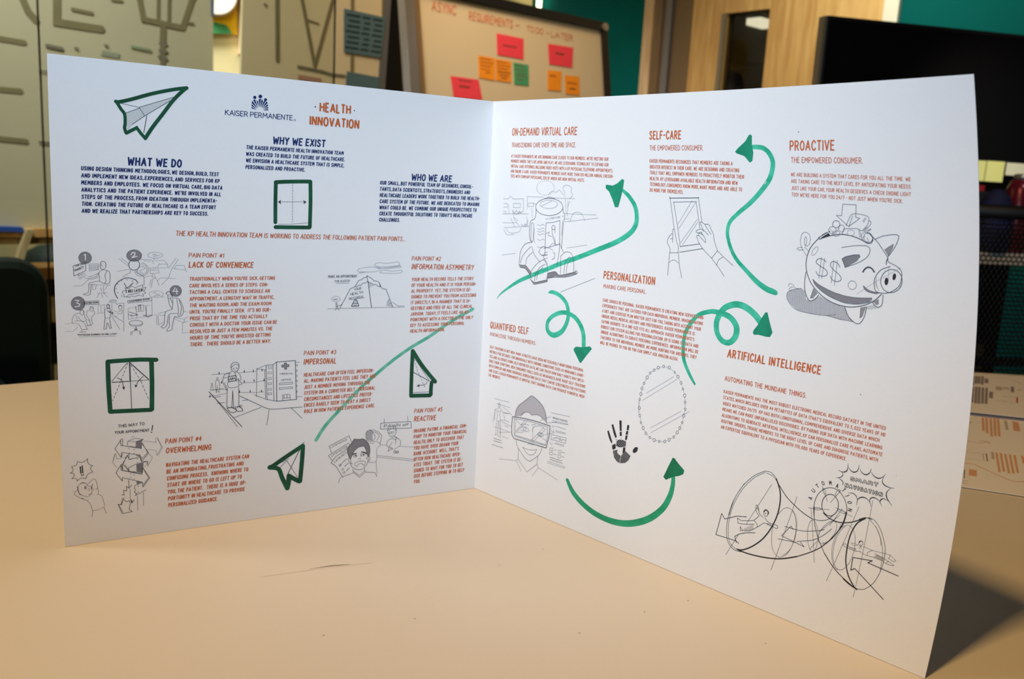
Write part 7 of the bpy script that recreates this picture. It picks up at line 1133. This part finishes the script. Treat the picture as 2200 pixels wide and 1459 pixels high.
# ------------------------------------------------------------------ whiteboard easel with sticky notes
Wb = LAY['white']; wt_ = LAY['wtop']
we = thing('whiteboard', 'leaning whiteboard with red writing and coloured sticky notes in a grey frame', 'whiteboard', mw=frame('white'))
L0, L1 = Wb[0][0], wt_[1][0]; TOPZ = wt_[1][1]
MB().box(L0, L1, -0.2, TOPZ, -0.02, -0.0005).build('board', 'board_white', we)
MB().box(L0 - .010, L0 + .028, -0.25, TOPZ + .03, -0.03, 0.012).build('frame_side', 'aluminium', we); MB().box(L0 + .028, L0 + .052, -0.2, TOPZ, -0.0004, 0.008).build('lip_shadow', 'jamb_brown', we)  # brown lip strip carries the shadow beside the frame in its colour
MB().box(L0 + .028, L1 + .02, TOPZ, TOPZ + .032, -0.03, 0.012).build('frame_top', 'black_metal', we); MB().box(L1, L1 + .03, -0.25, TOPZ + .01, -0.03, 0.012).build('frame_side', 'black_metal', we)
MB().tube((L1 + .012, TOPZ + .012, 0.012), (L1 + .012, TOPZ + .012, 0.02), 0.016).build('corner_cap', 'steel', we)
MB().box(L0 - .03, L1 + .03, -0.25, -0.2, -0.03, 0.03).build('tray', 'aluminium', we)
for s_ in (L0, L1): MB().box(s_ - .03, s_ + .01, FLOOR + .0, -0.25, -0.03, 0.0).build('leg', 'black_metal', we)
rt = [(p[0] * 1000, p[1] * 1000) for p in LAY['redtext2']]
def script(txt, x0, x1, y, cap):
    k = Ink(); k.text(txt, x0, y, x1, y, cap, .11, .15, 'marker_red', 0); k.build('red_writing', lambda x, y, h: (x / 1000, y / 1000, 0.001), we)
script('ASYNC', rt[0][0], rt[1][0], 748, 34); script('REQUIREMENTS', rt[2][0] + 6, rt[3][0] + 3, 742, 30); script('-', 25, 45, 745, 24); script('TO DO', 78, 165, 742, 22); script('+ LATER', 180, 322, 739, 24)
def note(nm, m, label, rows, group):
    P = LAY[nm]; o = tag(MB().slab(P, 0.0006, 0.0016).build('sticky_note', m, mw=frame('white')), label, 'sticky note', group)
    k = Ink(); x0 = (P[0][0] + P[3][0]) * 500; x1 = (P[1][0] + P[2][0]) * 500; y0 = (P[2][1] + P[3][1]) * 500; y1 = (P[0][1] + P[1][1]) * 500
    for a_, b_, v_, w_ in rows:
        n_ = 9; k.stroke([(x0 + (x1 - x0) * (a_ + (b_ - a_) * i / n_), y1 + (y0 - y1) * v_ + (1.6 if i % 2 else -1.6)) for i in range(n_ + 1)], w_ * .7, 'note_ink', 0, seg=300)
    k.build('handwriting', lambda x, y, h: (x / 1000, y / 1000, 0.0018), o)
five = [(.08, .80, .12, 4), (.08, .92, .27, 4), (.1, .8, .42, 4), (.12, .7, .57, 3), (.4, .7, .7, 3)]
note('pinkA', 'note_pink', 'pink sticky note above the two orange and one green notes', [(.22, .72, .5, 7)], 'pink notes on the whiteboard')
note('pinkB', 'note_pink', 'pink sticky note nearest the right edge of the whiteboard', [(.3, .62, .42, 9)], 'pink notes on the whiteboard')
note('pinkC', 'note_pink', 'lowest pink sticky note, reaching down behind the leaflet', [(.25, .7, .15, 5), (.25, .6, .45, 8)], 'pink notes on the whiteboard')
note('orangeA', 'note_orange', 'orange sticky note at the left end of the row of three', five, 'orange notes on the whiteboard')
note('orangeB', 'note_orange', 'orange sticky note touching the green one', five[:4] + [(.15, .95, .58, 5), (.2, .8, .72, 5), (.3, .7, .85, 4)], 'orange notes on the whiteboard')
note('greenA', 'note_green', 'only green sticky note on the whiteboard', [(.1, .75, .12, 4), (.1, .8, .3, 4), (.2, .85, .48, 4), (.15, .9, .62, 4), (.2, .6, .78, 4)], None)
note('orangeC', 'note_orange', 'orange sticky note under the right pink one with a single short word', [(.2, .6, .28, 5)], 'orange notes on the whiteboard')
note('orangeD', 'note_orange', 'orange sticky note nearest the lower right whiteboard corner', [(.15, .8, .4, 5), (.3, .7, .7, 6)], 'orange notes on the whiteboard')

# ------------------------------------------------------------------ desk, monitor and clutter on the right
MN = LAY['monitor']
dk = thing('desk', 'white desk behind the mesh chair at the right', 'desk', mw=frame('monitor'))
DZ = 0.092
MB().box(-0.35, 0.76, DZ - .028, DZ, -0.38, 0.30).build('desktop', 'desk_white', dk)
for s_, n_ in ((-.3, -.34), (.71, -.34), (-.3, .25), (.71, .25)): MB().box(s_ - .025, s_ + .025, FLOOR, DZ - .028, n_ - .025, n_ + .025).build('leg', 'black_metal', dk)
MB().box(-0.34, 0.75, -0.25, DZ - .03, -0.375, -0.36).build('modesty_panel', 'wall_teal', dk)
sc_ = thing('desk_backdrop', 'black backdrop sheet added along the back of the desk', 'screen', mw=frame('monitor'))  # backdrop added to darken the view behind the desk clutter
MB().box(-0.30, 0.75, DZ, MN[2][1] + .08, -0.34, -0.325).build('panel', 'mesh_black', sc_); MB().box(-0.1, -0.06, DZ, DZ + .05, -0.345, -0.30).build('clamp', 'black_metal', sc_); MB().box(0.6, 0.64, DZ, DZ + .05, -0.345, -0.30).build('clamp', 'black_metal', sc_)
mo = thing('monitor', 'wide black computer monitor at the upper right', 'monitor', mw=frame('monitor'))
z0, z1 = MN[2][1], MN[0][1]; s0, s1 = MN[0][0], MN[0][0] + .82
MB().box(s0, s1, z0, z1, -0.03, -0.002).build('casing', 'bezel', mo, bevel=.003); MB().box(s0 + .008, s1 - .008, z0 + .014, z1 - .010, -0.002, 0.0).build('screen', 'screen_black', mo)
MB().box(s0 - .007, s0 + .001, z0, z1 - .002, -0.03, -0.004).build('side_edge', 'bezel_side', mo)
MB().box(s0 + .36, s0 + .46, DZ + .012, z0 + .12, -0.06, -0.03).build('neck', 'bezel', mo); MB().box(s0 + .28, s0 + .54, DZ, DZ + .012, -0.20, -0.02).build('base', 'bezel', mo, bevel=.004)
SK = LAY['stick']
for i, (a_, b_, zt, zb, m, lb) in enumerate(((SK[0][0] - .03, SK[1][0], SK[0][1], SK[6][1], 'note_yellow', 'yellow sticky note hanging under the monitor, next to the leaflet edge'), (SK[2][0], SK[3][0], SK[2][1], SK[7][1], 'note_yellow', 'full yellow sticky note under the monitor with its right side free'), (SK[4][0], SK[5][0], SK[4][1], SK[8][1], 'note_cream', 'pale cream sticky note at the right end under the monitor'))):
    tag(MB().box(a_ + .0006, b_ - .0006, zb, zt + .012, 0.0004, 0.0014).build('sticky_note', m, mw=frame('monitor')), lb, 'sticky note', 'sticky notes under the monitor')
CQ = LAY['clut']; cm = frame('clutter')
bk1 = tag(MB().box(CQ[0][0] - .08, CQ[2][0], CQ[2][1], CQ[1][1] + .0015, -0.13, -0.04).build('book', 'book_red', mw=cm), 'red book lying under a blue one on the desk below the yellow notes', 'book')
bk2 = tag(MB().box(CQ[0][0] - .08, CQ[1][0], CQ[1][1] + .002, CQ[0][1], -0.13, -0.045).build('book', 'book_blue', mw=cm), 'blue book on top of the red one on the desk below the yellow notes', 'book')
tag(MB().box(CQ[0][0] - .09, CQ[2][0] + .01, DZ, CQ[2][1] - .0005, -0.135, -0.038).build('storage_box', 'desk_clutter', mw=cm), 'dark box carrying the two books on the desk', 'box')
rp = (CQ[4][0] - CQ[3][0]) / 2; hp = CQ[3][1] - DZ
pc = MB(); pc.lathe([(rp * .8, 0), (rp, .01), (rp * 1.05, hp * .45), (rp * .95, hp * .72), (rp * .7, hp * .9), (rp * .35, hp * .98), (.003, hp)], 24)
tag(pc.build('pouch', 'pouch_blue', mw=cm @ Matrix.Translation(((CQ[3][0] + CQ[4][0]) / 2, DZ, 0.01)) @ Matrix.Rotation(-math.pi / 2, 4, 'X'), smooth=True), 'rounded dark blue pouch on the desk below the yellow notes', 'pouch')
rb_ = .032; hb_ = CQ[5][1] - DZ
cn = thing('water_bottle', 'shiny dark red metal bottle on the desk at the right frame edge', 'bottle', mw=cm @ Matrix.Translation((CQ[5][0] + rb_ + .013, DZ, -0.005)) @ Matrix.Rotation(-math.pi / 2, 4, 'X'))
MB().lathe([(rb_ * .9, 0), (rb_, .006), (rb_, hb_ * .8), (rb_ * .7, hb_ * .92)], 28).build('body', 'can_red', cn, smooth=True); MB().lathe([(rb_ * .6, hb_ * .92), (rb_ * .62, hb_ * .99), (rb_ * .4, hb_)], 24).build('cap', 'steel', cn, smooth=True)

# ------------------------------------------------------------------ office chairs
def chair(label, mw, width, height, mats, perforated=False, pitch=0.0088):
    """back in the local x,y plane, top of the back at y = 0, facing +z away from the sitter's spine"""
    t = thing('office_chair', label, 'chair', mw=mw); fl_ = mw.translation.z; rm, bmn = mats
    R_ = 0.07
    out = []
    for cx_, cy_, a0 in ((width / 2 - R_, -R_, 0), (-width / 2 + R_, -R_, 90), (-width / 2 + R_, -height + R_, 180), (width / 2 - R_, -height + R_, 270)):
        for i in range(7): a = math.radians(a0 + 15 * i); out.append((cx_ + R_ * math.cos(a), cy_ + R_ * math.sin(a)))
    if perforated:
        fr = MB(); n = len(out)
        for i in range(n): fr.tube((out[i][0], out[i][1], 0), (out[(i + 1) % n][0], out[(i + 1) % n][1], 0), 0.011, 8)
        fr.build('back_frame', rm, t, smooth=True)
        pb = MB(); dxp, dyp = pitch, pitch * 0.80; ny = int(height / dyp); nx = int(width / dxp)
        for j in range(ny + 1):
            for i in range(nx + 1):
                cx_ = -width / 2 + (i + (j % 2) * .5) * dxp; cy_ = -height + j * dyp
                if abs(cx_) > width / 2 - .012 or cy_ > -.012 or cy_ < -height + .012: continue
                hx = [(cx_ + dxp * .5, cy_ + dyp * .33), (cx_, cy_ + dyp * .67), (cx_ - dxp * .5, cy_ + dyp * .33), (cx_ - dxp * .5, cy_ - dyp * .33), (cx_, cy_ - dyp * .67), (cx_ + dxp * .5, cy_ - dyp * .33)]
                ring = []
                for q in range(6):
                    a, b_ = hx[q], hx[(q + 1) % 6]; ring += [a, ((a[0] + b_[0]) / 2, (a[1] + b_[1]) / 2)]
                inn = [(cx_ + (x - cx_) * .74, cy_ + (y - cy_) * .70) for x, y in ring]
                pb.add([(x, y, 0) for x, y in ring] + [(x, y, 0.0012) for x, y in inn], [(q, (q + 1) % 12, 12 + (q + 1) % 12, 12 + q) for q in range(12)])
        pb.build('backrest', bmn, t)
        MB().box(-width / 2, width / 2, -0.245, -0.233, -0.012, -0.004).build('lumbar_bar', rm, t)
    else:
        MB().slab(out, -0.03, 0.03).build('backrest', bmn, t, bevel=.02)
    d = 0.42
    seat_y = FLOOR + .47 - fl_
    MB().box(-width / 2 * .95, width / 2 * .95, seat_y - .07, seat_y, 0.02 - (d + .06), -0.06).build('seat', bmn, t, bevel=.025)
    MB().tube((0, -height * .6, -0.0), (0, seat_y - .05, 0.06), 0.022).tube((0, seat_y - .05, 0.06), (0, seat_y - .08, -0.2), 0.022).build('back_post', rm, t)
    MB().tube((0, seat_y - .07, -0.24), (0, FLOOR + .09 - fl_, -0.24), 0.028).build('column', rm, t)
    for i in range(5):
        a = 2 * math.pi * i / 5 + .3; e = (0.28 * math.cos(a), FLOOR + .06 - fl_, -0.24 + 0.28 * math.sin(a))
        lg_ = MB().tube((0, FLOOR + .10 - fl_, -0.24), e, 0.02, 8, 0.013).build('base_leg', rm, t)
        MB().tube((e[0] - .012, FLOOR + .028 - fl_, e[2]), (e[0] + .012, FLOOR + .028 - fl_, e[2]), 0.028, 12).build('castor', rm, lg_)
    return t
ms = LAY['mesh']
mwm = frame('mesh') @ Matrix.Translation((ms[0][0] + .24, ms[1][1], 0))
chair('black office chair with a perforated mesh back, behind the flat leaflet at the right', mwm, 0.52, 0.46, ('mesh_black', 'mesh_black'), True)
cl_ = LAY['chairL']
chair('dark green office chair behind the glass at the lower left', frame('chair') @ Matrix.Translation((cl_[1][0] - .24, cl_[2][1], 0)), 0.48, 0.5, ('chair_teal', 'chair_teal'))
BN = LAY['bin']; rb = BN[1][0] - BN[0][0]
wb_ = thing('chair_standin', 'dark green domed stand-in for a second chair behind the shelf at the left', 'bin', mw=frame('bin') @ Matrix.Translation((BN[0][0], FLOOR, 0)) @ Matrix.Rotation(-math.pi / 2, 4, 'X'))  # domed shape added in place of a second rounded chair back
hb = BN[0][1] - FLOOR
MB().lathe([(rb * .85, 0), (rb, hb - rb * .75)], 28).build('body', 'chair_teal', wb_, smooth=True); MB().lathe([(rb * 1.02, hb - rb * .75), (rb * .98, hb - rb * .55), (rb * .8, hb - rb * .25), (rb * .45, hb - rb * .05), (.01, hb)], 28).build('lid', 'chair_green', wb_, smooth=True)
# screen standing on a small desk between the chairs, and the low shelf right of the glass joint
sd = thing('display_screen', 'small lit screen with a dark blue frame at the left edge behind glass', 'screen', mw=frame('glass', -0.05) @ Matrix.Translation((-0.11, -0.02, 0)))
MB().box(-0.06, 0.045, -0.10, 0.0, -0.02, 0).build('casing', 'screen_blue', sd); MB().box(-0.06, 0.008, -0.095, -0.012, 0.0, 0.002).build('screen', 'screen_lit', sd)
MB().box(-0.03, 0.0, -0.20, -0.10, -0.018, -0.004).build('stand', 'screen_blue', sd)
MB().box(-0.3, 0.06, -0.215, -0.20, -0.15, 0.1).build('shelf_board', 'screen_blue', sd)
MB().box(-0.28, -0.26, FLOOR + .02, -0.215, -0.1, -0.08).build('leg', 'chair_teal', sd); MB().box(0.02, 0.04, FLOOR + .02, -0.215, -0.1, -0.08).build('leg', 'chair_teal', sd)
H = LAY['shelf']
sh_ = thing('shelf_unit', 'low wooden shelf unit beyond the glass joint at the left', 'shelf', mw=frame('shelf'))
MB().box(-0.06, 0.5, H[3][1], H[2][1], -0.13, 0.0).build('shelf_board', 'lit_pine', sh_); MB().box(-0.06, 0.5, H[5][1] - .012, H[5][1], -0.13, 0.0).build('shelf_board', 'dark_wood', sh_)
MB().box(-0.06, 0.5, H[3][1] - .05, H[3][1], -0.13, -0.02).build('apron', 'dark_wood', sh_); MB().box(-0.08, -0.06, FLOOR, H[2][1], -0.13, 0).build('side', 'dark_wood', sh_); MB().box(0.5, 0.52, FLOOR, H[2][1], -0.13, 0).build('side', 'dark_wood', sh_); MB().box(-0.06, 0.5, FLOOR, H[2][1], -0.14, -0.13).build('back', 'dark_wood', sh_)
tag(MB().box(H[4][0], H[5][0] + .04, H[5][1] + .0005, H[4][1], -0.12, -0.02).build('carton', 'box_white', mw=frame('shelf')), 'pale carton on the low wooden shelf at the left', 'box')
bxs = thing('storage_bin', 'dull teal bin on the floor in the low shelf unit at the left', 'bin', mw=frame('shelf'))
MB().box(-0.05, 0.4, FLOOR, H[6][1], -0.125, -0.02).build('body', 'box_teal', bxs)
pb_ = tag(MB().box(H[7][0] + .002, H[7][0] + .03, FLOOR, H[7][1], 0.03, 0.1).build('carton', 'box_white', mw=frame('shelf')), 'tall narrow pale carton on the floor next to the glass joint at the left', 'box')
